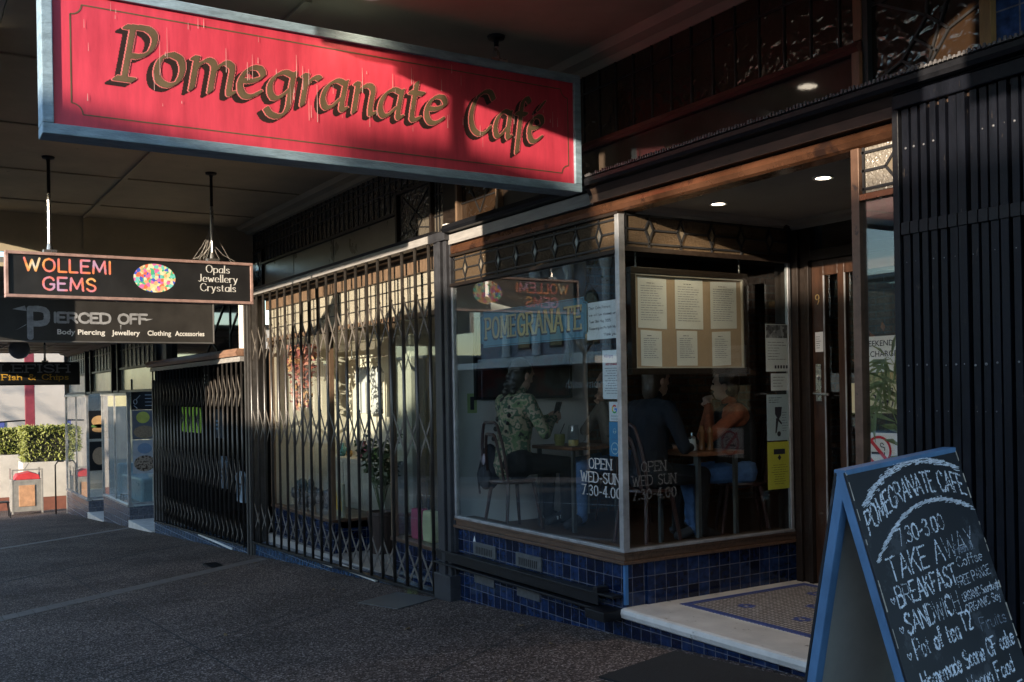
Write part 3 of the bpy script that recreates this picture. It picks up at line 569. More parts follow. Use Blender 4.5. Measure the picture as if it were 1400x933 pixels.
b = MB(); b.box(-5.36, -.6, 4.345, 5.95, 2.935, 3.0); g = b.build('entry_ceiling', mat('ceiling_white', (.30, .28, .25), .7, var=.12, vs=2), cafe)
b = MB(); b.prism([(5.88, 2.934), (5.80, 2.934), (5.82, 2.91), (5.86, 2.90), (5.88, 2.87)], 0, -5.36, -3.0)
b.prism([(-5.36, 2.87), (-5.35, 2.90), (-5.31, 2.91), (-5.29, 2.934), (-5.36, 2.934)], 1, 4.35, 5.79); b.build('ceiling_mould', mat('ceiling_white', (0, 0, 0)), g)
Yd = 5.90
b = MB()                                            # panelled door wall
b.box(-5.56, -5.20, Yd, Yd+.14, FZ, 2.93); b.box(-5.36, -5.30, Yd-.03, Yd, FZ, 2.87); b.box(-5.24, -5.20, Yd-.025, Yd, FZ, 2.62)
b.box(-5.20, -4.30, Yd, Yd+.14, 2.62, 2.70); b.box(-4.30, -4.22, Yd-.02, Yd+.14, FZ, 2.93); b.box(-3.5, -3.30, Yd, Yd+.14, FZ, 2.93); b.box(-4.22, -3.5, Yd, Yd+.12, FZ, .9)
b.build('door_surround', M_dark, cafe, .004)
M_door = mat('door_timber', (.04, .018, .010), .34, var=.4, vs=5, stretch=(6, 6, 1), bump=.1)
b = MB(); b.box(-5.196, -5.085, Yd+.01, Yd+.06, FZ+.01, 2.615); b.box(-4.955, -4.895, Yd+.01, Yd+.06, FZ+.01, 2.615); b.box(-4.40, -4.305, Yd+.01, Yd+.06, FZ+.01, 2.615)
for a, c in ((-5.085, -4.955), (-4.895, -4.40)): b.box(a, c, Yd+.01, Yd+.06, 2.5, 2.615); b.box(a, c, Yd+.01, Yd+.06, FZ+.01, FZ+.32)
dr = b.build('door', M_door, cafe, .003)
b = MB(); b.box(-5.085, -4.955, Yd+.032, Yd+.037, FZ+.32, 2.5); b.box(-4.895, -4.40, Yd+.032, Yd+.037, FZ+.32, 2.5); b.build('door_glass', M_glass, dr)
b = MB(); b.box(-5.086, -5.075, Yd+.004, Yd+.012, FZ+.32, 2.5); b.box(-4.894, -4.884, Yd+.004, Yd+.012, FZ+.32, 2.5); b.build('glazing_bead', M_alu, dr)
b = MB(); b.box(-5.165, -5.115, Yd-.0, Yd+.01, 1.56, 1.84); b.tube([(-5.14, Yd, 1.62), (-5.14, Yd-.05, 1.62), (-5.0, Yd-.055, 1.61)], .011); b.ball((-5.14, Yd-.005, 1.74), (.012, .012, .02)); b.build('handle', M_chrome, dr, .002)
letters('door_number', mat('brass', (.5, .36, .16), .35, metal=.8), dr, '9', (-5.16, Yd+.009, 2.29), (1, 0, 0), (0, 0, 1), .035, .07, 'serif', cell=.003)
b = MB(); b.box(-4.22, -3.5, Yd+.05, Yd+.056, .9, 2.62); b.box(-5.19, -4.31, Yd+.05, Yd+.056, 2.70, 2.93); b.build('side_light', M_glass, cafe)
# right-hand display window of the recess
b = MB(); b.box(-3.425, -3.375, 4.20, 4.26, .60, 2.888); b.build('window_post', mat('dull_copper', (.15, .085, .055), .4, metal=.3, var=.4, vs=7, col2=(.05, .035, .03), thr=.6), cafe, .003)
b = MB(); b.box(-3.45, -.6, 4.205, 4.40, FZ+.001, .60); b.build('tile_plinth', M_tile, cafe)
b = MB(); b.box(-3.375, -.6, 4.20, 4.26, .60, .63); b.build('window_frame', M_copper, cafe, .003)
b = MB(); b.box(-3.375, -.6, 4.20, 4.25, 2.615, 2.65); b.build('transom_bar', M_copper, cafe, .003)
b = MB(); b.box(-3.375, -.6, 4.226, 4.231, .63, 2.615); b.build('window_pane', M_glass, cafe)
b = MB(); b.box(-3.41, -3.405, 4.26, Yd, .60, 2.888); b.build('window_pane', M_glass, cafe)
g = leaded(cafe, -3.375, -2.985, 2.65, 2.888, 1, 4.23, m=ripple('grey_ripple', (.28, .25, .21), .2, 60, 0, .8, kind='cell', clear=.1), dw=.05, dh=.06)
b = MB(); b.box(-3.4, -.6, 4.62, 4.70, .6, 2.93); b.build('display_back', mat('black_board', (.008, .008, .009), .7), cafe)
b = MB(); b.box(-3.4, -.6, 4.26, 4.62, .58, .60); b.build('display_floor', M_dark, cafe)
# room inside
b = MB(); b.box(-8.02, -7.93, 4.264, 5.8, FL-.2, 3.2); b.build('interior_wall', mat('warm_white_wall', (.80, .78, .76), .8, var=.06, vs=2), cafe)
b = MB(); b.box(-8.02, -7.93, 5.8, 10.0, FL-.2, 3.2); b.box(-8.02, -1.0, 10.0, 10.1, FL-.2, 3.2); b.build('brick_wall', M_brick, cafe)
b = MB(); b.box(-7.93, -5.56, 4.42, 10.0, FL-.2, FL); b.box(-5.56, -1.0, Yd+.14, 10.0, 0, FZ-.001); b.build('interior_floor', mat('floor_boards', (.10, .042, .02), .4, var=.35, vs=4, stretch=(8, 1, 1)), cafe)
b = MB(); b.box(-7.93, -1.0, Yd+.14, 10.0, 3.02, 3.2); b.box(-7.93, -5.42, 4.34, Yd+.14, 3.021, 3.2); b.build('interior_ceiling', mat('interior_ceiling_paint', (.33, .31, .28), .8), cafe)
b = MB(); b.box(-1.0, -.9, 4.7, 10.0, 0, 3.2); b.build('interior_wall', M_dark, cafe)
# black kick rail along the foot of the window
b = MB(); b.box(-8.04, -5.42, 4.14, 4.232, .245, .262); b.box(-8.04, -5.60, 4.152, 4.16, .17, .245); b.box(-8.04, -5.60, 4.12, 4.232, .14, .157); b.box(-5.62, -5.40, 4.05, 4.232, .10, .165); b.box(-5.63, -5.58, 4.13, 4.232, .262, .30)
b.build('kick_rail', M_iron, cafe, .004)
M_vent = mat('vent_grey', (.10, .105, .11), .5, metal=.3, var=.3, vs=20)
for x, z in ((-7.48, .285), (-6.79, .285)):
    b = MB(); b.box(x, x+.37, 4.22, 4.236, z-.01, z+.10)
    v = b.build('air_vent', M_vent, cafe, .003); b = MB()
    for k in range(10): b.box(x+.05+k*.028, x+.062+k*.028, 4.2185, 4.2205, z+.005, z+.065)
    b.build('vent_slot', M_black, v)
for x in (-7.48, -6.79):
    b = MB(); b.box(x, x+.33, 4.226, 4.236, .035, .115); b.build('air_vent', M_vent, cafe, .003)
b = MB(); b.add([(-7.50, 4.2335, .385), (-7.475, 4.2335, .34), (-7.452, 4.2335, .36), (-7.462, 4.2335, .40), (-7.476, 4.2335, .435), (-7.488, 4.2335, .41)], [(0, 1, 2, 3, 4, 5)]); b.build('paint_splash', M_white, cafe)
# lit downlights of the entry ceiling
for i, (x, y) in enumerate(((-5.02, 4.80), (-4.10, 4.78))):
    t = thing('downlight', ['lit round downlight in the entry ceiling near the menu board', 'lit round downlight in the entry ceiling nearer the door and side window'][i], 'ceiling light', (x, y, 2.92), 'downlights in the cafe entry')
    b = MB(); b.lathe((x, y, 0), [(.045, 2.9345), (.045, 2.927), (.062, 2.924), (.066, 2.9345)], 24); b.build('rim', M_white, t)
    b = MB(); b.lathe((x, y, 0), [(0, 2.9275), (.045, 2.9275), (.045, 2.933), (0, 2.933)], 24); b.build('lens', M_lens, t)
    l = bpy.data.lights.new('downlight_lamp', 'SPOT'); l.energy = 8; l.color = (1, .75, .48); l.spot_size = R(150); l.spot_blend = .8; l.shadow_soft_size = .04
    lo = bpy.data.objects.new('downlight_lamp', l); COL.objects.link(lo); lo.parent = t; lo.location = (0, 0, -.005)

# ------------------------------------------------------------------ gem shop (middle shop, behind the worn steel gate)
gem = thing('gem_shop_building', 'gem shop with cream lit interior and leaded frieze behind a worn steel gate', 'shop building', (-10.9, 4.3, -.36))
tz = lambda x: -.17-.17*(-8.08-x)/5.57            # level of the gate track
b = MB(); b.prism([(-13.65, g_(-13.65)-.3), (-8.052, g_(-8.05)-.3), (-8.052, tz(-8.05)-.025), (-13.65, tz(-13.65)-.025)], 1, 4.23, 4.40); b.build('tile_plinth', brickmat('teal_tile', (.012, .035, .085), (.03, .075, .14), (.13, .15, .18), .13, .10, .003, rough=.2, var=.6, off=.5), gem)
b = MB(); b.box(-11.5, -10.72, 4.20, 4.30, -.30, -.283); b.box(-10.66, -9.52, 4.20, 4.30, -.275, -.258); b.build('step_nosing', M_white, gem, .002)
b = MB(); b.box(-13.6, -8.1, 4.40, 6.1, -.7, -.245); b.build('recess_floor', mat('concrete', (.38, .36, .33), .75, var=.2, vs=4, bump=.1), gem)
for x0, x1, ret in ((-13.55, -11.3, -11.3), (-9.62, -8.12, -9.62)):
    b = MB(); b.box(x0, x1, 4.46, 4.56, -.244, .13); s = 1 if ret == x1 else -1
    b.box(ret-s*.1, ret, 4.56, 6.0, -.244, .1299); b.build('tile_plinth', M_tile, gem)
    b = MB(); b.box(x0, x1+(.02 if s > 0 else 0), 4.43, 4.56, .13, .165); b.box(ret-s*.1, ret+s*.02, 4.56, 6.0, .131, .164); b.build('window_sill', M_brown, gem, .004)
    b = MB(); b.box(x0, x1, 4.47, 4.475, .165, 2.42); b.box(ret-.003-s*.02, ret+.003-s*.02, 4.50, 6.0, .165, 2.42); b.build('window_pane', M_shop, gem)
    b = MB(); b.box(ret-.03-s*.03, ret+.03-s*.03, 4.44, 4.50, .165, 2.42); b.box(x0 if s > 0 else x1-.05, x0+.05 if s > 0 else x1, 4.44, 4.50, .165, 2.42); b.build('window_frame', M_wood, gem, .003)
    b = MB(); b.box(x0, x1, 4.56, 5.9, .05, .135); b.build('display_floor', mat('display_cloth', (.20, .19, .17), .9, var=.2), gem)
b = MB(); b.box(-13.6, -8.1, 4.42, 4.52, 2.42, 2.47); b.box(-13.6, -8.1, 4.42, 4.50, 2.86, 3.02); b.build('transom_rail', M_wood, gem, .004)
b = MB(); b.box(-13.6, -8.1, 4.465, 4.472, 2.47, 2.86); g = b.build('leaded_light', ripple('pale_ripple', (.58, .54, .43), .2, 22, 5, .5, clear=.4), gem)
sg = [((x, 4.46, 2.47), (x, 4.46, 2.86)) for x in np.arange(-13.5, -8.1, .31)]+[((-13.6, 4.46, 2.60), (-8.1, 4.46, 2.60)), ((-13.6, 4.46, 2.74), (-8.1, 4.46, 2.74))]
wire('lead_came', M_lead, g, sg, .005)
b = MB(); b.box(-9.76, -9.69, 6.0, 6.06, -.244, 2.42); b.box(-10.9, -10.83, 6.0, 6.06, -.244, 2.42); b.box(-10.83, -9.76, 6.0, 6.06, -.244, .1); b.box(-10.83, -9.76, 6.0, 6.06, 2.33, 2.42); b.build('door', M_wood, gem, .003)
b = MB(); b.box(-10.83, -9.76, 6.028, 6.034, .1, 2.33); b.build('door_glass', M_shop, gem)
M_cw = mat('cream_wall', (.74, .68, .55), .8, var=.1, vs=1.5)
b = MB(); b.box(-13.66, -13.6, 4.5, 9, -.24, 2.95); b.box(-8.12, -8.055, 4.56, 9, -.24, 2.95); b.box(-13.6, -8.12, 9, 9.06, -.24, 2.95); b.build('interior_wall', M_cw, gem)
b = MB(); b.box(-13.6, -8.12, 4.5, 9, 2.951, 3.0); b.build('interior_ceiling', M_white, gem)
b = MB(); b.box(-13.6, -8.12, 6.1, 9, -.3, -.24); b.build('interior_floor', M_wood, gem)
b = MB(); b.box(-13.5, -11.35, 5.55, 5.60, .135, 2.42); b.box(-9.55, -8.14, 5.80, 5.85, .135, 2.42); b.build('display_back', M_cw, gem)
# frieze
b = MB(); b.box(-13.86, -8.051, 4.32, 4.5, 3.02, 5.2); b.build('upper_wall', M_dark, gem)
b = MB(); b.prism([(4.16, 3.10), (4.14, 3.125), (4.18, 3.14), (4.32, 3.14), (4.32, 3.10)], 0, -13.6, -8.06); b.build('cornice_mould', M_black, gem)
b = MB()
for x0, x1 in ((-13.2, -12.05), (-12.03, -10.72), (-10.70, -9.02)): b.box(x0, x1, 4.285, 4.31, 3.15, 3.44)
b.build('fascia_panel', mat('smoky_panel', (.20, .17, .13), .3, var=.2, vs=2), gem)
b = MB(); b.box(-13.22, -9.0, 4.25, 4.32, 3.445, 3.475); b.box(-9.0, -8.96, 4.25, 4.32, 3.15, 3.66); b.box(-8.96, -8.26, 4.25, 4.32, 3.63, 3.66); b.box(-8.26, -8.22, 4.25, 4.32, 3.15, 3.95); b.box(-13.25, -13.222, 4.25, 4.32, 3.15, 3.66); b.box(-13.6, -13.25, 4.25, 4.32, 3.63, 3.66)
b.build('frieze_frame', M_dark, gem, .003)
M_grid = ripple('smoky_cathedral', (.11, .095, .075), .2, 20, 0, .6, kind='cell', clear=.05)
b = MB(); b.box(-13.6, -8.26, 4.29, 4.31, 3.665, 3.95); b.box(-13.22, -9.0, 4.2905, 4.31, 3.478, 3.66); b.box(-8.22, -8.06, 4.29, 4.31, 3.15, 3.95); g = b.build('leaded_light', M_grid, gem)
sg = []
for x in np.arange(-13.5, -8.3, .135): sg.append(((x, 4.286, 3.478 if -13.2 < x < -9.0 else 3.665), (x, 4.286, 3.95)))
sg += [((-13.6, 4.286, z), (-8.26, 4.286, z)) for z in (3.70, 3.80, 3.88)]+[((x, 4.286, 3.15), (x, 4.286, 3.95)) for x in (-8.17, -8.11)]+[((-8.22, 4.286, z), (-8.06, 4.286, z)) for z in (3.3, 3.5, 3.7)]
wire('lead_came', M_lead, g, sg, .006)
for x0, x1 in ((-8.955, -8.262), (-13.6, -13.252)):
    b = MB(); b.box(x0, x1, 4.29, 4.31, 3.15, 3.63); g = b.build('leaded_light', M_grid, gem); c = (x0+x1)/2; w = (x1-x0)
    wire('lead_came', M_lead, g, [((c, 4.286, 3.2), (c-w*.2, 4.286, 3.32)), ((c, 4.286, 3.2), (c+w*.2, 4.286, 3.32)), ((c-w*.2, 4.286, 3.32), (c+w*.4, 4.286, 3.6)), ((c+w*.2, 4.286, 3.32), (c-w*.4, 4.286, 3.6)), ((x0, 4.286, 3.22), (c-w*.1, 4.286, 3.26)), ((c, 4.286, 3.15), (c, 4.286, 3.2)), ((c+w*.1, 4.286, 3.26), (x1, 4.286, 3.22))], .006)
# pier on the far side of the gem shop
b = MB(); b.box(-13.86, -13.62, 4.20, 4.42, g_(-13.8)-.3, 3.28); b.box(-13.84, -13.79, 4.175, 4.2, g_(-13.8)-.2, 3.26); b.box(-13.70, -13.65, 4.175, 4.2, g_(-13.8)-.2, 3.26); b.build('pilaster', mat('pier_paint', (.05, .047, .045), .45, var=.35, vs=9, col2=(.24, .22, .2), thr=.66), gem, .004)

# ------------------------------------------------------------------ folding steel gates
def folding_gate(label, base, X0, X1, n, ztop, zbot, Yg, rows, m, group, w=.04, t=.03, lat=.028, rail=True, band=None, rivets=(), jit=0, round_=True, ml=None):
    G = thing('folding_gate', label, 'security gate', base, group)
    xs = [X0+(X1-X0)*i/(n-1) for i in range(n)]; w0 = w
    if rail:
        b = MB(); b.bar((X0-.05, Yg, ztop(X0)+.035), (X1+.05, Yg, ztop(X1)+.035), .10, .07, up=(0, 0, 1)); b.build('top_rail', M_greyboard if rail != 'b' else m, G, .006)
        b = MB(); b.bar((X0-.03, Yg, zbot(X0)-.012), (X1+.03, Yg, zbot(X1)-.012), .07, .024); b.build('bottom_track', M_iron, G, .003)
    for x in xs:
        b = MB(); z0, z1 = zbot(x), ztop(x)           # U-shaped channel bar
        if jit: x += random.gauss(0, jit*.4); w = w0*random.uniform(.85, 1.1)
        if round_: b.prism([(x+w/2*math.cos(R(180+18*k)), Yg+t*.9*math.sin(R(180+18*k))) for k in range(11)], 2, z0, z1)
        else: b.box(x-w/2, x+w/2, Yg-t/2, Yg-t/2+.006, z0, z1); b.box(x-w/2, x-w/2+.006, Yg-t/2+.006, Yg+t/2, z0, z1); b.box(x+w/2-.006, x+w/2, Yg-t/2+.006, Yg+t/2, z0, z1)
        br = b.build('bar', m, G)
        if round_: br.data.polygons.foreach_set('use_smooth', [len(p.vertices) == 4 for p in br.data.polygons])
        if jit:
            dx = random.gauss(0, .004); zm_ = (z0+z1)/2
            for v in br.data.vertices: v.co.x += dx*((v.co.z+base[2]-zm_)/(z1-z0)); v.co.y += .004*math.sin(v.co.z*2+x*30)
    for zt, zb in rows:
        b = MB()
        for a, c in zip(xs[:-1], xs[1:]):
            dz = (zt-zb)/2; zc = (zt+zb)/2; s = (zbot((a+c)/2)+.3)*0
            b.bar((a-.01, Yg-.002, zt), (c+.0, Yg-.002, zb), lat, .005, up=(0, 1, 0)); b.bar((a-.0, Yg+.006, zb), (c+.01, Yg+.006, zt), lat, .005, up=(0, 1, 0))
        b.build('lattice', ml or m, G)
    if band:
        b = MB()
        for x in xs: b.box(x-w/2-.004, x+w/2+.006, Yg-t/2-.012, Yg-t/2-.001, band[0], band[1])
        b.build('tie_band', M_iron, G, .002)
    if rivets:
        b = MB()
        for z, r in rivets:
            for x in xs:
                if random.random() > .12: r_2 = r*random.uniform(.6, 1.15); b.ball((x+random.gauss(0, .003), Yg-t/2-.001, z+random.gauss(0, .003)), (r_2, r_2*.6, r_2), 8, 5)
        rv = b.build('rivet', mat('rivet_steel', (.22, .22, .23), .35, metal=.6, var=.3), G); rv['kind'] = 'stuff'
    return G
folding_gate('worn grey steel lattice gate across the gem shop, sunlit above and dark below', (-10.9, 4.20, -.36), -13.55, -8.16, 20, lambda x: 3.03, tz, 4.20, ((2.60, 2.16), (1.50, 1.06), (.20, -.16)), M_gate, 'folding gates of the shops', w=.036, ml=mat('worn_lit_strap', (.13, .115, .10), .4, var=.4, vs=9, spec=.6, col2=(.04, .035, .03), thr=.6))  # straps paler than the bars: sunlight put into their colour
z3 = lambda x: -.44-.04*(-13.9-x)
folding_gate('narrow black lattice gate of the piercing shop, sunlit only at its top corner', (-16.8, 4.20, -.75), -19.7, -14.02, 25, lambda x: 2.16, z3, 4.20, ((1.98, 1.52), (.75, .25), (-.15, -.45)), mat('dark_gate', (.022, .020, .019), .36, var=.4, vs=9, spec=.8, col2=(.06, .055, .05), thr=.66), 'folding gates of the shops', w=.034, ml=mat('worn_lit_strap', (.1, .1, .1)))
folding_gate('tightly folded black steel gate with rows of rivets beside the cafe entry', (-2.3, 4.17, .15), -3.055, -1.3, 36, lambda x: 3.0, lambda x: .17, 4.165, (), mat('gate_black', (.0045, .0055, .0095), .42, spec=.22, var=.5, vs=7, bump=.12, bs=50, stretch=(3, 3, .6), col2=(.075, .06, .05), thr=.64), 'folding gates of the shops', w=.036, t=.05, rail='b', band=(2.395, 2.455), rivets=((2.81, .007), (2.26, .003), (1.765, .007), (1.55, .0035), (.72, .006)), jit=.006, round_=False)
b = MB(); b.box(-3.10, -.6, 4.11, 4.19, 3.07, 3.078); b.box(-3.12, -3.085, 4.13, 4.205, .19, 3.06); b.build('gate_jamb', M_iron, cafe, .003)

# ------------------------------------------------------------------ piercing shop
pier = thing('piercing_shop_building', 'dark piercing shop with brown lintel and white pier, down the slope from the gem shop', 'shop building', (-16.9, 4.3, -.75))
b = MB(); b.prism([(-19.9, g_(-19.9)-.3), (-13.98, g_(-13.98)-.3), (-13.98, z3(-13.98)-.03), (-19.9, z3(-19.9)-.03)], 1, 4.22, 4.4); b.build('tile_plinth', brickmat('slate_blue_tile', (.03, .06, .11), (.05, .085, .14), (.16, .17, .2), .2, .1, .004, rough=.25, var=.5, off=.5), pier)
b = MB(); b.box(-16.6, -14.7, 4.20, 4.22, -.60, -.575); b.build('step_nosing', M_white, pier)
b = MB(); b.prism([(4.12, 2.24), (4.10, 2.29), (4.13, 2.345), (4.4, 2.345), (4.4, 2.24)], 0, -19.9, -13.99); b.build('lintel', mat('red_brown_lintel', (.26, .15, .10), .5, var=.3, vs=5, stretch=(1, 6, 6)), pier)
b = MB(); b.box(-14.28, -13.862, 4.24, 4.4, 2.347, 3.3); b.build('white_pier', M_white, pier, .004)
b = MB(); b.box(-19.9, -13.862, 4.4, 4.5, 2.346, 4.9); b.build('upper_wall', M_dark, pier)
b = MB(); b.box(-18.6, -14.3, 4.30, 4.31, 2.38, 3.05); g = b.build('leaded_light', glass('dark_glass', tint=(.25, .25, .27), r0=.16, rough=.05), pier)
wire('lead_came', M_lead, g, [((-16.2, 4.296, 2.38), (-15.2, 4.296, 3.05)), ((-17.0, 4.296, 3.05), (-15.6, 4.296, 2.38)), ((-14.9, 4.296, 2.38), (-14.9, 4.296, 3.05)), ((-14.9, 4.296, 2.6), (-14.5, 4.296, 2.9))], .012)
b = MB(); b.box(-18.95, -18.62, 4.2, 4.4, 2.347, 3.2); b.box(-19.9, -14.29, 4.2, 4.4, 3.06, 3.2); b.build('frieze_frame', mat('grey_post', (.17, .165, .16), .5, var=.25), pier, .004)
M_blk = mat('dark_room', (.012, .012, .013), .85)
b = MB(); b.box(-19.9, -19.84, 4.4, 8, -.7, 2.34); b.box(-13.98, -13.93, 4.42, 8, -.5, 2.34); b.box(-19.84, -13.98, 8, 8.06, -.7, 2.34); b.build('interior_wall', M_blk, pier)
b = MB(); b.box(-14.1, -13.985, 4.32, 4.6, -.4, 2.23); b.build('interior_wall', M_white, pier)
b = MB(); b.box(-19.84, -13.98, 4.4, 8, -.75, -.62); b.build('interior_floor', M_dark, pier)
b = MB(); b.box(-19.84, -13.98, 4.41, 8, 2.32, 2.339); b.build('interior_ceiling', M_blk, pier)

# ------------------------------------------------------------------ fish and chip shop
fish = thing('fish_shop_building', 'fish and chip shop with pale display windows and grey tiled plinths, farthest of the terrace', 'shop building', (-25.6, 4.3, -1.3))
M_gt = brickmat('grey_tile', (.07, .08, .11), (.11, .12, .15), (.2, .2, .22), .2, .15, .004, rough=.25, var=.4, off=.5)
for x0, x1, zs in ((-31.3, -27.6, -.98), (-25.4, -22.3, -.66)):
    b = MB(); b.prism([(x0, g_(x0)-.3), (x1, g_(x1)-.3), (x1, zs), (x0, zs)], 1, 4.22, 4.36); b.box(x1-.14, x1, 4.36, 6.2, g_(x1)-.1, zs-.001); b.build('tile_plinth', M_gt, fish)
    b = MB(); b.box(x0, x1+.02, 4.18, 4.30, zs, zs+.05); b.box(x0, x1+.02, 4.18, 4.28, 1.72, 1.78); b.box(x1-.05, x1+.012, 4.2, 4.262, zs+.05, 1.72); b.box(x0, x0+.06, 4.2, 4.26, zs+.05, 1.72); b.box((x0+x1)/2-.02, (x0+x1)/2+.02, 4.21, 4.25, zs+.05, 1.72); b.box(x1-.05, x1+.012, 4.262, 6.2, zs+.051, zs+.09); b.build('window_frame', M_alu, fish, .004)
    b = MB(); b.box(x0, x1-.03, 4.225, 4.232, zs+.05, 1.72); b.box(x1-.024, x1-.018, 4.262, 6.2, zs+.09, 1.72); b.build('window_pane', glass('street_glass', r0=.14, haze=.1), fish)
    b = MB(); b.box(x0, x1-.2, 5.9, 5.95, zs, 1.8); b.build('display_back', mat('pale_board', (.58, .55, .48), .8, var=.15, vs=2), fish)
    b = MB(); b.box(x0, x1-.15, 4.36, 5.9, zs-.05, zs); b.build('display_floor', M_white, fish)
    b = MB(); b.box(x1, x1+2.2, 4.19, 6.3, g_(x1+1)-.35, g_(x1+2.2)+.02); b.build('door_step', mat('pale_step', (.55, .54, .52), .7, var=.2), fish, .01)
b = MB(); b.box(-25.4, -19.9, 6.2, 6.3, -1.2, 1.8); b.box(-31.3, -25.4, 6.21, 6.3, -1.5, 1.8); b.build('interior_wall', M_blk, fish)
b = MB(); b.box(-31.36, -31.3, 4.2, 9, -2.2, 4.6); b.box(-31.3, -19.9, 4.4, 4.5, 1.8, 4.6); b.box(-20.05, -19.9, 4.24, 6.2, -1.3, 2.0); b.build('upper_wall', M_greyboard, fish)
b = MB()
for x0, x1 in ((-31.2, -27.9), (-27.0, -24.2), (-23.4, -20.0)): b.box(x0, x1, 4.30, 4.33, 1.84, 2.28)
b.build('fascia_panel', mat('sky_reflection_panel', (.34, .42, .46), .2, var=.2, vs=1.2, spec=.7), fish)  # pale blue puts the reflected sky into the panel colour
b = MB(); b.box(-31.2, -19.95, 4.30, 4.33, 2.34, 2.95); g = b.build('leaded_light', ripple('silver_ripple', (.30, .31, .30), .18, 24, 0, .9, kind='cell', clear=.05), fish)
wire('lead_came', M_lead, g, [((x, 4.294, 2.34), (x, 4.294, 2.95)) for x in np.arange(-31, -20, .42)]+[((-31.2, 4.294, 2.72), (-19.95, 4.294, 2.72))], .012)
b = MB()
for x in (-27.85, -27.05, -24.15, -23.45): b.box(x-.05, x+.05, 4.22, 4.4, 1.79, 2.95)
for x0, x1 in ((-31.2, -27.9), (-27.0, -24.2), (-23.4, -20.0)): b.box(x0, x1, 4.25, 4.4, 2.285, 2.335)
b.box(-31.25, -19.92, 4.24, 4.4, 1.785, 1.835); b.build('frieze_frame', M_lead, fish, .004)

# ------------------------------------------------------------------ awnings, stepping down the hill
def awning(label, x0, x1, zc, fb, battens, longs, base, m=None, gap=None, drops=None):
    A = thing('street_awning', label, 'awning', base, 'street awnings over the footpath')
    m = m or M_ceil
    spans = [(x0, x1, .6)] if not gap else [(x0, gap[0], .6), (gap[0], gap[1], gap[2]), (gap[1], x1, .6)]
    b = MB()
    for a, c, y in spans: b.box(a, c, y, 4.28, zc, zc+.05)
    b.build('ceiling', m, A)
    for x in battens: b = MB(); b.box(x-.022, x+.022, .62, 4.06, zc-.016, zc-.0005); b.build('batten', m, A, .003)
    for y in longs: b = MB(); b.box(x0+.02, gap[0] if gap else x1, y-.024, y+.024, zc-.022, zc-.0015); b.build('batten', m, A, .003)
    b = MB()
    for a, c, z in drops or ((x0, x1, fb),): b.box(a, c, .52, .598, z, zc+.45)
    if gap: b.box(-4.86, -4.74, .52, gap[2]-.002, zc+.03, zc+.12)
    b.build('fascia', mat('fascia_paint', (.35, .33, .29), .6, var=.2), A, .004)
    b = MB()
    for a, c, y in spans: b.box(a, c, y, 4.28, zc+.051, zc+.12)
    b.build('roof_sheet', mat('iron_roof', (.3, .3, .3), .5, metal=.5), A)
    b = MB(); b.prism([(4.30, zc-.10), (4.24, zc-.095), (4.20, zc-.06), (4.12, zc-.045), (4.08, zc-.002), (4.30, zc-.002)], 0, x0, x1); b.build('cornice', m, A)
    return A
A1 = awning('high cream awning ceiling with battens over the cafe and gem shop', -13.8, -1.45, 4.02, 4.03, (-12.9, -11.2, -9.35, -7.5, -3.0), (2.12,), (-5.6, .6, 4.02), gap=(-5.62, -4.66, 1.45), drops=((-13.8, -7.0, 3.74), (-7.0, -5.62, 4.03), (-4.66, -4.0, 4.04), (-4.0, -1.45, 3.66)))  # unseen fascia drops and roof gap shaped to set where sun falls
b = MB(); b.box(-13.86, -13.801, .56, 4.42, 3.52, 4.5); b.build('end_bulkhead', M_ceil, A1)
b = MB(); b.box(-13.80, -13.78, 2.10, 2.14, 3.60, 4.0); b.build('batten', M_ceil, A1)
M_boards = brickmat('lining_boards', (.40, .33, .24), (.46, .38, .28), (.10, .08, .06), 8, .22, .02, rough=.7, flat=True, var=.2)
A0 = awning('added awning strip past the cafe, keeping sun off the upper wall', -1.2, -.15, 4.02, 3.62, (), (2.12,), (-.7, .6, 4.02))  # unseen strip added to block sun from the upper right wall
A2 = awning('middle awning of stained boards over the piercing shop', -20.0, -13.87, 3.34, 2.62, (-18.5, -17, -15.5), (1.4, 2.4, 3.3), (-16.9, .6, 3.3))
A3 = awning('lowest awning with dark timber battens over the fish shop', -31.4, -20.01, 2.98, 2.44, (-30.6, -29.2, -27.8, -26.4, -25, -23.6, -22.2), (1.3, 2.3, 3.3), (-25.7, .6, 2.9), m=mat('brown_lining', (.34, .25, .17), .7, var=.2))

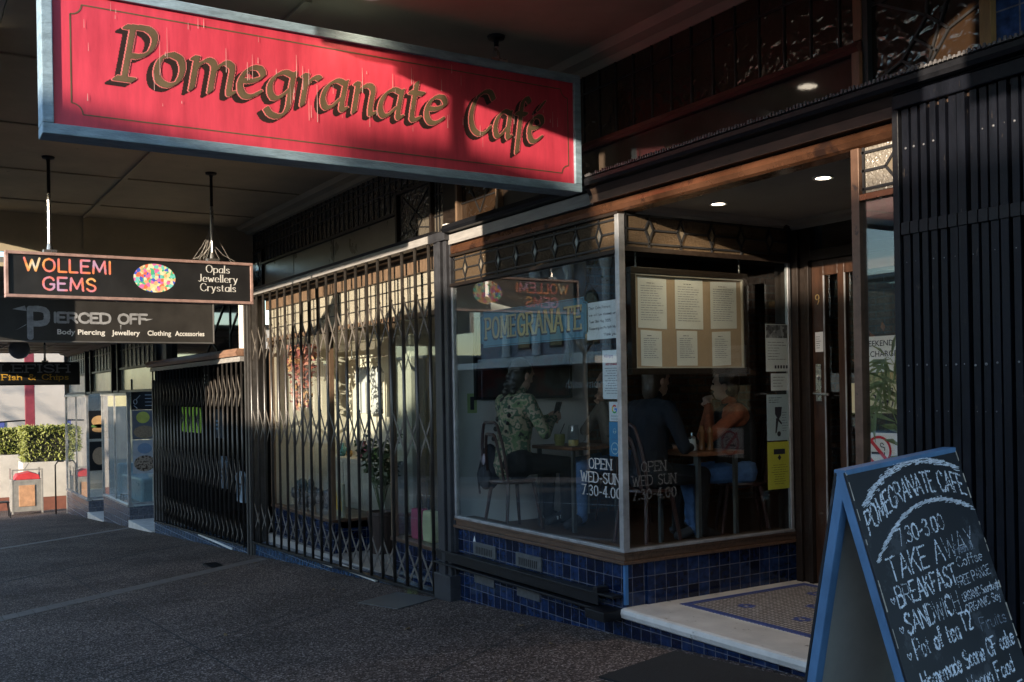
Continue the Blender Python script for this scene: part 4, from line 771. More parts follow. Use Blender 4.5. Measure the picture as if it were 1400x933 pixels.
# ------------------------------------------------------------------ hanging signs (faces look up the hill, towards +X)
UY, UZ = (0, 1, 0), (0, 0, 1)
def hang_sign(label, X, y0, y1, z0, z1, th_, fw, m_face, m_frame, rods, ztop, frame_out=.02, two=True):
    s = thing('hanging_sign', label, 'shop sign', (X-th_/2, (y0+y1)/2, z0))
    b = MB(); b.box(X-th_, X, y0+fw*.5, y1-fw*.5, z0+fw*.5, z1-fw*.5); b.build('sign_board', m_face, s)
    b = MB(); o = frame_out
    b.box(X-th_-o, X+o, y0, y1, z0, z0+fw); b.box(X-th_-o, X+o, y0, y1, z1-fw, z1); b.box(X-th_-o, X+o, y0, y0+fw, z0+fw, z1-fw); b.box(X-th_-o, X+o, y1-fw, y1, z0+fw, z1-fw)
    b.build('frame', m_frame, s, .005)
    for y in rods:
        b = MB(); zm = z1+(ztop-z1)*.62
        b.m = 0; b.tube([(X-th_/2, y, zm), (X-th_/2, y, ztop)], .016, 10); b.lathe((X-th_/2, y, 0), [(.06, ztop-.001), (.055, ztop-.02), (.02, ztop-.03), (.016, ztop-.05)], 14)
        b.m = 1; b.tube([(X-th_/2, y, z1), (X-th_/2, y, zm)], .018, 10); b.box(X-th_/2-.05, X-th_/2+.05, y-.06, y+.06, z1, z1+.03); b.lathe((X-th_/2, y, 0), [(.03, z1+.03), (.022, z1+.09), (.018, z1+.1)], 10)
        b.build('hanging_rod', [M_iron, M_chrome], s)
    return s
M_red = mat('pomegranate_red', (.60, .052, .088), .45, var=.2, vs=2.6, col2=(.46, .035, .06), thr=.66, det=9, stretch=(1, 5, .8), bump=.03, bs=20)
M_blue = mat('weathered_blue', (.24, .34, .41), .6, var=.3, vs=7, bump=.3, bs=40, col2=(.07, .07, .065), thr=.66, stretch=(2, 1, 4))
s = hang_sign('large red hanging cafe sign with gold italic lettering and pale blue frame', -5.55, .66, 4.03, 3.03, 3.83, .13, .055, M_red, M_blue, (1.05, 3.41), 4.02)
M_gold = mat('dull_gold_leaf', (.125, .09, .05), .42, var=.25, vs=9, col2=(.10, .08, .05), thr=.63)
M_pink = mat('pale_red_outline', (.80, .20, .20), .5, var=.1); M_shad = mat('black_lettering', (.025, .012, .010), .5, var=.2)
for t, y0, w, z in (('Pomegranate', 1.0, 2.02, 3.365), ('Café', 3.15, .60, 3.338)):
    letters('lettering_shade', M_shad, s, t, (-5.55, y0-.034, z-.026), UY, UZ, w, .285, 'italic', cell=.0035, gap=1.35, fat=1.0, lift=.0015)
    letters('lettering_outline', M_pink, s, t, (-5.55, y0, z), UY, UZ, w, .285, 'italic', cell=.0035, gap=1.35, fat=1.12, lift=.003)
    letters('lettering', M_gold, s, t, (-5.55, y0, z), UY, UZ, w, .285, 'italic', cell=.0035, gap=1.35, fat=.86, lift=.0045)
def keyline(nm, m, parent, X, y0, y1, z0, z1, r, w):
    P = []
    for cy, cz, a0 in ((y0, z0, 90), (y1, z0, 180), (y1, z1, 270), (y0, z1, 360)):
        for k in range(9): a = R(a0-90*k/8) ; P.append((cy+r*math.cos(a), cz+r*math.sin(a)))
    b = MB()
    for (ya, za), (yb, zb) in zip(P, P[1:]+P[:1]):
        d = Vector((yb-ya, zb-za)); l = d.length
        if l < 1e-6: continue
        n = Vector((-d.y, d.x))/l*w/2
        b.quad((X, ya-n.x, za-n.y), (X, yb-n.x, zb-n.y), (X, yb+n.x, zb+n.y), (X, ya+n.x, za+n.y))
    return b.build(nm, m, parent)
keyline('key_line', M_gold, s, -5.5485, .80, 3.93, 3.15, 3.72, .055, .007)
b = MB(); rn = random.Random(5)
for k in range(60):
    y, z, h = rn.uniform(.85, 3.9), rn.uniform(3.2, 3.72), rn.choice((.02, .04, .06, .12, .2))*rn.uniform(.5, 1.2); h = min(h, 3.76-z); w = rn.uniform(.0008, .0026)
    b.add([(-5.5445, y-w, z), (-5.5445, y+w, z), (-5.5445, y+w*.4, z+h), (-5.5445, y-w*.4, z+h)], [(0, 1, 2, 3)])
b.build('bird_streaks', mat('chalky_streak', (.66, .40, .38), .8), s)

M_rust = mat('pinkish_worn_frame', (.36, .23, .20), .55, var=.3, vs=9, col2=(.14, .11, .09), thr=.62, bump=.2)
s = hang_sign('black hanging gem shop sign with rainbow lettering and oval opal picture', -10.47, .905, 3.27, 2.645, 3.085, .10, .03, mat('sign_black', (.017, .017, .018), .45, var=.3, vs=5, col2=(.05, .048, .045), thr=.72), M_rust, (1.3, 2.86), 4.02)
RB = [(.30, .45, .75), (.70, .70, .62), (.85, .62, .35), (.88, .45, .15), (.85, .25, .10), (.80, .22, .22), (.55, .35, .55)]
M_rain = ramp_mat('rainbow_foil', RB, 4.5, .35)
letters('lettering', M_rain, s, 'WOLLEMI', (-10.47, 1.07, 2.905), UY, UZ, .77, .118, 'bold', cell=.003, gap=2.6, fat=.74)
letters('lettering', M_rain, s, 'GEMS', (-10.47, 1.23, 2.728), UY, UZ, .47, .118, 'bold', cell=.003, gap=2.6, fat=.74)
b = MB(); b.add([(-10.4685, 2.262+.205*math.cos(a), 2.883+.145*math.sin(a)) for a in np.linspace(0, 2*math.pi, 48, endpoint=False)], [tuple(range(48))])
b.build('opal_picture', ramp_mat('opal_print', [(.9, .2, .1), (.1, .55, .3), (.9, .75, .4), (.08, .15, .7), (.95, .5, .25), (.8, .2, .5), (.2, .7, .65), (.95, .85, .6)], 34, .3, kind='cell'), s)
for t, y, z in (('Opals', 2.90, 2.965), ('Jewellery', 2.90, 2.868), ('Crystals', 2.90, 2.772)):
    letters('lettering', M_white, s, t, (-10.47, y, z), UY, UZ, None, .078, 'serif', cell=.0022, gap=2.0, fat=1.0, align=1)

b = MB(); rn = random.Random(77)
for k in range(16):
    a = rn.uniform(0, 6.28); z0 = rn.uniform(3.25, 3.55); p = Vector((-10.52, 2.86, z0)); q = Vector((-10.52+.05*math.cos(a), 2.86+rn.choice((-1, 1))*rn.uniform(.05, .26), 3.10)); b.tube([p, p.lerp(q, .5)-Vector((0, 0, .03)), q], .0016, 4)
b.build('cobweb', mat('cobweb_grey', (.45, .42, .38), .9), s)
M_steelp = mat('silver_print', (.33, .34, .36), .4, var=.35, vs=9)
s = hang_sign('charcoal hanging piercing shop sign with silver lettering and small white words', -14.5, 1.02, 3.95, 2.43, 3.02, .10, .02, mat('sign_charcoal', (.03, .028, .026), .5, var=.25, vs=4), mat('sign_edge', (.10, .10, .10), .5), (1.5, 3.2), 3.34)
letters('lettering', M_steelp, s, 'P', (-14.5, 1.54, 2.50), UY, UZ, .20, .37, 'bold', cell=.004, gap=1.6, fat=1.0)
letters('lettering', M_steelp, s, 'IERCED OFF', (-14.5, 1.835, 2.70), UY, UZ, 1.18, .125, 'bold', cell=.003, gap=1.6, fat=1.15)
b = MB(); X = -14.4975
b.add([(X, 1.33, 2.86), (X, 1.48, 2.91), (X, 1.50, 2.84)], [(0, 1, 2)]); b.add([(X, 3.0, 2.74), (X, 3.10, 2.77), (X, 3.0, 2.77)], [(0, 1, 2)]); b.add([(X, 1.36, 2.58), (X, 1.50, 2.67), (X, 1.49, 2.655)], [(0, 1, 2)]); b.add([(X, 2.66, 2.68), (X, 2.68, 2.68), (X, 2.67, 2.60)], [(0, 1, 2)])
b.build('spikes', M_steelp, s)
for t, y0, w in (('Body Piercing', 1.86, .60), ('Jewellery', 2.56, .37), ('Clothing', 3.02, .32), ('Accessories', 3.40, .41)): typed('lettering', M_white, s, t, (-14.5, y0, 2.54), UY, UZ, .095, bold=.0022, width=w)

M_yel = mat('yellow_lettering', (.85, .50, .06), .5, var=.1)
s = hang_sign('black hanging fish shop sign with yellow Fish & Chips lettering', -22.0, .45, 3.24, 1.955, 2.42, .12, .02, mat('sign_soot', (.02, .02, .022), .5, var=.3), M_black, (.9, 2.6), 2.98)
letters('lettering', mat('grey_lettering', (.40, .40, .40), .6, var=.25, vs=8), s, 'LEFISH', (-22.0, 1.80, 2.215), UY, UZ, 1.22, .15, 'slab', cell=.0045, gap=2.4)
letters('lettering', M_yel, s, 'Fish & Chips', (-22.0, 1.82, 2.065), UY, UZ, 1.2, .105, 'slab', cell=.004, gap=2.6)

t = thing('downlight', 'lit round downlight in the awning ceiling above the red hanging sign', 'ceiling light', (-5.36, 2.4, 4.01))
b = MB(); b.lathe((-5.36, 2.4, 0), [(.07, 4.019), (.07, 4.01), (.09, 4.006), (.095, 4.019)], 24); b.build('rim', M_white, t)
b = MB(); b.lathe((-5.36, 2.4, 0), [(0, 4.011), (.07, 4.011), (.07, 4.018), (0, 4.018)], 24); b.build('lens', M_lens, t)
l = bpy.data.lights.new('downlight_lamp', 'SPOT'); l.energy = 3; l.color = (1, .75, .48); l.spot_size = R(140); l.spot_blend = .8; l.shadow_soft_size = .05
lo = bpy.data.objects.new('downlight_lamp', l); COL.objects.link(lo); lo.parent = t; lo.location = (0, 0, -.01)

# ------------------------------------------------------------------ papers, stickers and lettering on the cafe glass
FX, FZv = (1, 0, 0), (0, 0, 1)
def scribble(parent, O, U, V, w, h, rows, m, lh=.004, seed=1, name='text_line', align=0, fill=(.5, .95), gapc=.12):
    """lines of writing too small to read: broken dashes of a real page"""
    rn = random.Random(seed); U, V = Vector(U).normalized(), Vector(V).normalized(); N = U.cross(V); O = Vector(O)+N*.0012; b = MB()
    for r in range(rows):
        v = h-(r+.5)*h/rows; L = w*rn.uniform(*fill); u = (w-L)/2 if align else 0
        end = u+L
        while u < end:
            l = min(rn.uniform(.012, .05), end-u)
            b.quad(O+U*u+V*v, O+U*(u+l)+V*v, O+U*(u+l)+V*(v+lh), O+U*u+V*(v+lh)); u += l+.006
    return b.build(name, m, parent)
def page(name, label, cat_, O, U, V, w, h, m, group=None, tilt=0):
    """a sheet w x h with its lower-left corner at O"""
    U, V = Vector(U).normalized(), Vector(V).normalized(); N = U.cross(V); O = Vector(O)
    if tilt: U, V = (U*math.cos(tilt)+V*math.sin(tilt)), (V*math.cos(tilt)-U*math.sin(tilt))
    t = thing(name, label, cat_, O+U*w/2, group); b = MB(); b.obox(O+U*w/2+V*h/2-N*.0008, U*w/2, V*h/2, N*.0008); b.build('sheet', m, t); return t, O, U, V
YI = 4.2225
M_gink = mat('grey_ink', (.16, .17, .2), .6, var=.1)
M_bsign = mat('teal_sign', (.055, .19, .27), .45, var=.15, vs=3)
t = thing('window_sign', 'teal blue window board lettered POMEGRANATE in gold with notched corners', 'window sign', (-6.52, YI, 2.05))
x0, x1, z0, z1, n = -7.29, -5.755, 2.045, 2.345, .045
P = [(x0+n, z0), (x1-n, z0), (x1-n, z0+n*.6), (x1, z0+n), (x1, z1-n), (x1-n, z1-n*.6), (x1-n, z1), (x0+n, z1), (x0+n, z1-n*.6), (x0, z1-n), (x0, z0+n), (x0+n, z0+n*.6)]
b = MB(); b.prism(P, 1, YI, YI+.006); b.build('board', M_bsign, t)
letters('lettering_edge', M_ink, t, 'POMEGRANATE', (-7.205, YI, 2.112), FX, FZv, 1.36, .165, 'slab', cell=.003, gap=3., fat=1.2, lift=.001)
letters('lettering', mat('gilt', (.45, .36, .17), .35, metal=.3, var=.2), t, 'POMEGRANATE', (-7.20, YI, 2.12), FX, FZv, 1.36, .165, 'slab', cell=.003, gap=3., fat=.85, lift=.002)
b = MB(); wl = []
for (a, c), (e, f) in zip(P, P[1:]+P[:1]):
    k = .965; cx, cz = -6.52, 2.195; q = lambda u, v: (cx+(u-cx)*.985, YI-.001, cz+(v-cz)*.93); b.bar(q(a, c), q(e, f), .004, .001, up=(0, 1, 0))
b.build('key_line', M_ink, t)
t, O, U, V = page('notice', 'handwritten white notice high on the cafe window beside the corner', 'notice', (-5.77, YI, 2.03), FX, FZv, .375, .265, M_paper)
for k, s_ in enumerate(('Dear Cafe Patrons', 'we will be closed on', 'Tues 13th May 2025', 'Reopening on Fri 16th May', 'Thank you')): letters('handwriting', M_ink, t, s_, O+U*(.03 if k < 4 else .2)+V*(.215-.048*k), U, V, [.25, .31, .25, .32, .14][k], .017, 'pen', cell=.0022, gap=1.8, wob=.02, fat=1.5)
t, O, U, V = page('notice', 'printed page of small text on the cafe window above the round logo sticker', 'notice', (-5.595, YI, 1.61), FX, FZv, .205, .34, M_paper, tilt=-.01)
scribble(t, O+U*.02+V*.03, U, V, .165, .19, 11, M_gink, seed=2, align=1); typed('heading', mat('red_ink', (.5, .08, .12), .6), t, 'HELP US MAKE', O+U*.1+V*.235, U, V, .02, 'CENTER', bold=.0008)
letters('handwriting', mat('blue_ink', (.05, .1, .45), .6), t, 'Wollongong', O+U*.02+V*.29, U, V, .1, .022, 'pen', cell=.002, fat=1.6)
t, O, U, V = page('sticker', 'white review sticker with a coloured letter G near the window corner', 'sticker', (-5.525, YI, 1.455), FX, FZv, .12, .135, M_paper)
b = MB(); cx, cz, r = .06, .085, .03
for k, (a0, a1, c) in enumerate(((45, 135, 0), (135, 215, 1), (215, 315, 2), (315, 360, 3))):
    b.m = c; n_ = 8
    for i in range(n_):
        a, e = R(a0+(a1-a0)*i/n_), R(a0+(a1-a0)*(i+1)/n_); Q = [(r*math.cos(a), r*math.sin(a)), (r*math.cos(e), r*math.sin(e)), (r*.62*math.cos(e), r*.62*math.sin(e)), (r*.62*math.cos(a), r*.62*math.sin(a))]
        b.quad(*[O+U*(cx+u)+V*(cz+v)+Vector((0, -.001, 0)) for u, v in Q])
b.m = 3; b.quad(*[O+U*(cx+u)+V*(cz+v)+Vector((0, -.0012, 0)) for u, v in ((0, -.006), (r, -.006), (r, .006), (0, .006))])
b.build('letter_logo', [mat('logo_red', (.8, .08, .05)), mat('logo_yellow', (.9, .6, .03)), mat('logo_green', (.05, .45, .12)), mat('logo_blue', (.06, .25, .8))], t)
typed('caption', M_gink, t, 'Review us', O+U*.06+V*.032, U, V, .018, 'CENTER'); typed('caption', M_gink, t, 'on Google', O+U*.06+V*.012, U, V, .018, 'CENTER')
M_tb = mat('travel_blue', (.03, .22, .45), .5, var=.1)
for k, z in enumerate((1.333, 1.213)):
    t, O, U, V = page('sticker', ['square blue award sticker with a small pale badge, upper of two', 'square blue award sticker with a large ringed badge, lower of two'][k], 'sticker', (-5.53, YI, z), FX, FZv, .125, .118, M_tb)
    b = MB(); rr = (.018, .042)[k]
    for i in range(20):
        a, e = 2*math.pi*i/20, 2*math.pi*(i+1)/20
        b.quad(*[O+U*(.0625+u)+V*(.055+v)+Vector((0, -.001, 0)) for u, v in ((rr*math.cos(a), rr*math.sin(a)), (rr*math.cos(e), rr*math.sin(e)), (rr*.86*math.cos(e), rr*.86*math.sin(e)), (rr*.86*math.cos(a), rr*.86*math.sin(a)))])
    for s_ in (-1, 1): b.add([O+U*(.0625+s_*.011+.007*math.cos(a))+V*(.05+.007*math.sin(a))+Vector((0, -.001, 0)) for a in np.linspace(0, 2*math.pi, 10, endpoint=False)], [tuple(range(10))])
    b.build('badge', mat('pale_badge', (.45, .6, .62), .5), t)
M_wl = mat('white_letter_paint', (.42, .42, .41), .6, var=.15)
for s_, x, z, w in (('OPEN', -5.76, 1.118, .26), ('WED-SUN', -5.86, 1.020, .45), ('7.30-4.00', -5.85, .925, .45)):
    letters('opening_hours', M_wl, cafe, s_, (x, 4.2135, z), FX, FZv, w, .070, 'slab', cell=.0025, gap=2.4, fat=.72, lift=.0006)
for s_, y, z, w in (('OPEN', 4.37, 1.105, .22), ('WED SUN', 4.29, 1.01, .39), ('7.30-4.00', 4.29, .915, .39)):
    letters('opening_hours', mat('grey_letter_paint', (.11, .105, .10), .6, var=.3), cafe, s_, (-5.3675, y, z), (0, 1, 0), FZv, w, .066, 'slab', cell=.0025, gap=2.4, fat=.7, lift=.0006, erode=.12)
XI = -5.376; RY = (0, 1, 0)
t, O, U, V = page('notice', 'white pinned notice with dark picture header, top of the corner papers', 'notice', (XI, 5.60, 1.79), RY, FZv, .26, .36, M_paper)
b = MB(); b.obox(O+U*.13+V*.305+Vector((.001, 0, 0)), U*.125, V*.05, (.0004, 0, 0)); b.build('header_picture', ramp_mat('grey_print', [(.1, .1, .11), (.25, .25, .27), (.4, .4, .42), (.15, .15, .17)], 40, .6, kind='cell'), t); scribble(t, O+U*.02+V*.08, U, V, .22, .15, 7, M_gink, seed=5); b = MB()
for k in range(5): b.obox(O+U*(.1+k*.03)+V*.035+Vector((.001, 0, 0)), U*.009, V*.012, (.0004, 0, 0))
b.build('icon_row', M_ink, t)
t, O, U, V = page('notice', 'small white card taped below the picture notice on the side glass', 'notice', (XI, 5.65, 1.645), RY, FZv, .19, .13, M_paper); scribble(t, O+U*.02+V*.02, U, V, .15, .09, 4, M_gink, seed=6)
t, O, U, V = page('poster', 'pale blue poster with a black ribbon drawing on the side glass', 'poster', (XI, 5.60, 1.265), RY, FZv, .255, .35, mat('pale_blue_paper', (.50, .60, .66), .7, var=.05))
b = MB()
for q in ([(.085, .255), (.16, .255), (.15, .19), (.12, .155), (.085, .20)], [(.125, .17), (.10, .06), (.085, .055), (.095, .17)], [(.12, .17), (.16, .13), (.15, .12), (.11, .155)]): b.add([O+U*u+V*v+Vector((.001, 0, 0)) for u, v in q], [tuple(range(len(q)))])
b.add([O+U*(.125+.02*math.cos(a))+V*(.05+.02*math.sin(a))+Vector((.001, 0, 0)) for a in np.linspace(0, 6.283, 14, endpoint=False)], [tuple(range(14))]); b.build('ribbon_drawing', M_ink, t); scribble(t, O+U*.02+V*.28, U, V, .21, .05, 3, M_gink, seed=7, lh=.006); scribble(t, O+U*.16+V*.06, U, V, .08, .16, 8, M_gink, seed=8)
t, O, U, V = page('poster', 'bright yellow poster lowest on the side glass', 'poster', (XI, 5.60, .895), RY, FZv, .25, .36, mat('yellow_paper', (.68, .62, .07), .7, var=.06))
b = MB(); b.obox(O+U*.125+V*.285+Vector((.001, 0, 0)), U*.06, V*.02, (.0004, 0, 0)); q = [(.125, .262), (.145, .24), (.125, .218), (.105, .24)]; b.add([O+U*u+V*v+Vector((.001, 0, 0)) for u, v in q], [(0, 1, 2, 3)]); b.build('printed_mark', M_ink, t); scribble(t, O+U*.03+V*.03, U, V, .19, .16, 9, mat('olive_ink', (.2, .18, .03), .6), seed=9, align=1)
t, O, U, V = page('note', 'pale green slip stuck to the white wall inside the cafe window', 'note', (-7.928, 4.44, 1.48), RY, FZv, .10, .18, mat('green_paper', (.42, .55, .25), .7)); b = MB(); b.obox(O+U*.05+V*.09+Vector((.001, 0, 0)), U*.02, V*.06, (.0004, 0, 0)); b.build('drawing', M_ink, t)
# door papers
YD = Yd+.030
t, O, U, V = page('notice', 'white WEEKEND SURCHARGE 10% notice on the cafe door glass', 'notice', (-4.83, YD, 1.765), FX, FZv, .40, .255, M_paper)
for k, s_ in enumerate(('WEEKEND', 'SURCHARGE', '10%')): typed('lettering', M_ink, t, s_, O+U*.20+V*(.185-.075*k), U, V, .058, 'CENTER', bold=.0006)
t, O, U, V = page('notice', 'cream Yes we are Open card on the door glass below the surcharge notice', 'notice', (-4.86, YD, 1.475), FX, FZv, .45, .215, mat('cream_card', (.62, .58, .40), .7, var=.05))
letters('lettering', M_ink, t, 'Yes we are', O+U*.10+V*.145, U, V, .26, .05, 'script', cell=.002, gap=1.6, fat=1.3, slant=.3); letters('lettering', M_ink, t, 'Open', O+U*.13+V*.045, U, V, .24, .085, 'script', cell=.002, gap=1.3, fat=1.5, slant=.35)
t, O, U, V = page('no_smoking_sign', 'white square no smoking sign with a red ring on the door glass', 'sign', (-4.78, YD, 1.09), FX, FZv, .30, .245, M_paper)
M_rr = mat('sign_red', (.62, .03, .05), .5, var=.08); dy = Vector((0, -.0012, 0)); b = MB()
for i in range(32):
    a, e = 2*math.pi*i/32, 2*math.pi*(i+1)/32; b.quad(*[O+U*(.15+u)+V*(.12+v)+dy*1.6 for u, v in ((.105*math.cos(a), .105*math.sin(a)), (.105*math.cos(e), .105*math.sin(e)), (.086*math.cos(e), .086*math.sin(e)), (.086*math.cos(a), .086*math.sin(a)))])
b.obox(O+U*.15+V*.12+dy*2, (U*.7-V*.7)*.125, (U*.7+V*.7)*.0095*1.4, (0, .0002, 0)); b.build('red_ring', M_rr, t)
b = MB(); b.obox(O+U*.135+V*.10+dy, U*.05, V*.009, (0, .0002, 0)); b.obox(O+U*.195+V*.10+dy, U*.004, V*.009, (0, .0002, 0)); b.build('cigarette', M_ink, t)
b = MB(); sm = cat([(.197, .12), (.197, .14), (.18, .145), (.165, .15), (.165, .17), (.18, .172), (.19, .16)], 5)
for p, q in zip(sm[:-1], sm[1:]): b.bar(O+U*p[0]+V*p[1]+dy, O+U*q[0]+V*q[1]+dy, .007, .0004, up=(0, 1, 0))
b.build('smoke', M_ink, t)
t, O, U, V = page('notice', 'small white slip on the wooden door stile above the handle', 'notice', (-5.17, Yd+.008, 1.93), FX, FZv, .075, .15, M_paper); scribble(t, O+U*.01+V*.02, U, V, .055, .1, 6, M_gink, seed=4)

# ------------------------------------------------------------------ menu board hung behind the side glass
t = thing('menu_board', 'framed tan menu board with six pinned pages hung on chains behind the side glass', 'menu board', (-5.43, 4.88, 1.78))
b = MB()
for a in ((4.335, 5.455, 1.775, 1.82), (4.335, 5.455, 2.48, 2.525), (4.335, 4.38, 1.82, 2.48), (5.41, 5.455, 1.82, 2.48)): b.box(-5.455, -5.405, *a)
b.build('frame', M_dark, t, .004); b = MB(); b.box(-5.45, -5.43, 4.38, 5.41, 1.82, 2.48); b.build('backing', mat('tan_felt', (.38, .28, .19), .9, var=.1, vs=5), t)
b = MB()
for a in ((4.38, 5.41, 1.82, 1.83), (4.38, 5.41, 2.47, 2.48), (4.38, 4.39, 1.83, 2.47), (5.40, 5.41, 1.83, 2.47)): b.box(-5.43, -5.412, *a)
b.build('inner_trim', mat('pale_trim', (.40, .36, .3), .5), t)
b = MB()
for y in (4.40, 5.39):
    for k in range(6): b.tube([(-5.43, y+.006*math.cos(a), 2.53+.018*k+.011*math.sin(a)) if k % 2 else (-5.43+.006*math.cos(a), y, 2.53+.018*k+.011*math.sin(a)) for a in np.linspace(0, 6.283, 9)], .0022, 5)
b.build('chain', M_chrome, t)
for i, (y, z, w, h) in enumerate(((4.415, 2.10, .26, .355), (4.755, 2.10, .265, .36), (5.095, 2.11, .26, .345), (4.435, 1.835, .19, .25), (4.765, 1.838, .195, .25), (5.105, 1.838, .185, .25))):
    O = Vector((-5.429, y, z)); b = MB(); b.obox(O+Vector((.0008, w/2, h/2)), (0, w/2, .004*(i % 3-1)), (0, 0, h/2), (.0007, 0, 0)); sh = b.build('menu_page', mat('menu_paper', (.66, .66, .63), .7, var=.05), t)
    scribble(sh, O+Vector((.0015, .025, .05)), RY, FZv, w-.05, h-.10, 15 if i < 3 else 10, M_gink, lh=.0035, seed=20+i, align=0, fill=(.65, 1.)); scribble(sh, O+Vector((.0015, w*.3, h-.045)), RY, FZv, w*.4, .014, 1, M_ink, seed=40+i, name='heading')

# ------------------------------------------------------------------ chalkboard A-frame on the footpath
P1, P2 = Vector((-2.305, 2.745, 1.375)), Vector((-2.318, 3.375, 1.425))
e = (P2-P1).normalized(); Wd = (P2-P1).length
af = thing('sandwich_board', 'blue wooden sandwich board chalked with cafe menu on its black face', 'sandwich board', (P1.x+.05, (P1.y+P2.y)/2, g_(-2.2, 3.05)))
M_bl = mat('worn_blue_paint', (.085, .185, .33), .5, var=.25, vs=8, bump=.12, bs=50, col2=(.22, .28, .34), thr=.70, stretch=(1, 1, .5))
M_chalkb = mat('chalkboard', (.010, .012, .017), .55, var=.6, vs=2.2, col2=(.04, .044, .052), thr=.57, det=9)
for sd, outer, side in ((Vector((.352, 0, -1)).normalized(), True, 1), (Vector((-.185, -.02, -1)).normalized(), False, -1)):
    n_ = e.cross(-sd) if side > 0 else (-e).cross(-sd); n_.normalize(); L = (P1.z-g_(-2.1, 3.0))/abs(sd.z); s0 = P1+n_*.012
    b = MB()
    for a0, a1, c0, c1 in ((0, .042, 0, L), (Wd-.042, Wd, 0, L), (.042, Wd-.042, .0, .05), (.042, Wd-.042, L-.16, L-.11)):
        b.obox(s0+e*(a0+a1)/2+sd*(c0+c1)/2-n_*.018, e*(a1-a0)/2, sd*(c1-c0)/2, n_*.018)
    b.build('leg_frame', M_bl, af, .004)
    b = MB(); b.obox(s0+e*Wd/2+sd*(L*.5-.03)-n_*.008, e*(Wd/2-.043), sd*(L/2-.06), n_*.004); b.build('back_panel', mat('grey_white_panel', (.42, .41, .36), .6, var=.15, vs=3), af)
    if outer:
        b = MB(); b.obox(s0+e*Wd/2+sd*(L-.06)/2+n_*.006, e*(Wd/2), sd*((L-.06)/2), n_*.0055); cb = b.build('chalk_face', M_chalkb, af, .002)
        F0, FN, FS = s0+n_*.0118, n_, sd
    else:
        b = MB(); b.obox(s0+e*Wd/2+sd*(L-.06)/2+n_*.006, e*(Wd/2), sd*((L-.06)/2), n_*.0055); b.build('chalk_face', M_chalkb, af, .002)
b = MB(); b.obox(P1+e*Wd/2+Vector((0, 0, .004)), e*Wd/2, (.026, 0, 0), (0, 0, .010)); b.build('ridge_cap', M_bl, af, .003)
b = MB(); rn = random.Random(9)
for k in range(34):                                                   # chipped edge of the black face
    v = rn.uniform(0, .75); u = rn.choice((.003, Wd-.003)); l = rn.uniform(.004, .022); b.obox(F0+e*u+FS*v+FN*.0006, e*rn.uniform(.0012, .003), FS*l, FN*.0003)
b.build('edge_chips', mat('bare_edge', (.5, .44, .36), .8), cb)
M_ch = mat('chalk', (.66, .69, .74), .9, var=.3, vs=40); M_ch2 = mat('faint_chalk', (.26, .29, .34), .9, var=.3, vs=40)
def chalk(text, u, v, w, h, m=None, slope=0, fat=1.3, arch=0):
    U = (e-FS*slope).normalized(); letters('chalk_writing', m or M_ch, cb, text, F0+e*u+FS*v, U, -FS, w, h, 'chalk', cell=.0022, gap=1.7, wob=.018, erode=.2, fat=fat, lift=.0007, arch=arch)
def chalk_arc(u0, v0, u1, v1, rise, w):
    b = MB(); rn = random.Random(int(v0*1000))
    for k in range(420):
        t_ = rn.random(); u = u0+(u1-u0)*t_; v = v0+(v1-v0)*t_-rise*(1-(2*t_-1)**2)+rn.gauss(0, w*.32); l = rn.uniform(.003, .014)
        tx, tv = (u1-u0), (v1-v0)+rise*4*(2*t_-1)*.5; d = (e*tx+FS*tv).normalized(); nn = d.cross(FN)
        b.obox(F0+e*u+FS*v+FN*.0009, d*l, nn*.0011, FN*.0002)
    b.build('chalk_swirl', M_ch, cb)
chalk_arc(.04, .125, .61, .075, .085, .020)
chalk_arc(.03, .315, .62, .225, .105, .012)
chalk('POMEGRANATE CAFE', .03, .225, .585, .075, slope=.09, arch=.065)
chalk('7.30-3.00', .16, .285, .27, .055, slope=.06)
chalk('TAKE AWAY', .07, .39, .50, .075, slope=.06)
chalk('BREAKFAST', .07, .475, .34, .066, slope=.05); chalk('SANDWICH', .075, .565, .30, .066, slope=.05)
chalk('Pot of tea', .08, .645, .25, .062, slope=.05); chalk('T2', .35, .615, .06, .06)
chalk('Fresh &', .44, .365, .11, .03, M_ch2); chalk('Coffee', .43, .41, .15, .035); chalk('FREE RANGE', .40, .475, .20, .034, slope=.06); chalk('ORGANIC Sourdough', .40, .525, .225, .028, slope=.04); chalk('ORGANIC Soy', .40, .565, .21, .028, slope=.04); chalk('Fruits', .45, .635, .15, .042, M_ch2)
chalk('Homemade Scone GF cake', .07, .745, .54, .056, slope=.06); chalk('Banana Vegan Food', .10, .825, .46, .056, slope=.06); chalk('AVAILABLE', .24, .90, .34, .05, slope=.05)
for v in (.46, .555, .64): letters('chalk_writing', M_ch, cb, 'v_', F0+e*.035+FS*v, e, -FS, .03, .04, 'chalk', cell=.0022, G={'v': GL['v_'], '_': (0, '')}, lift=.0007)

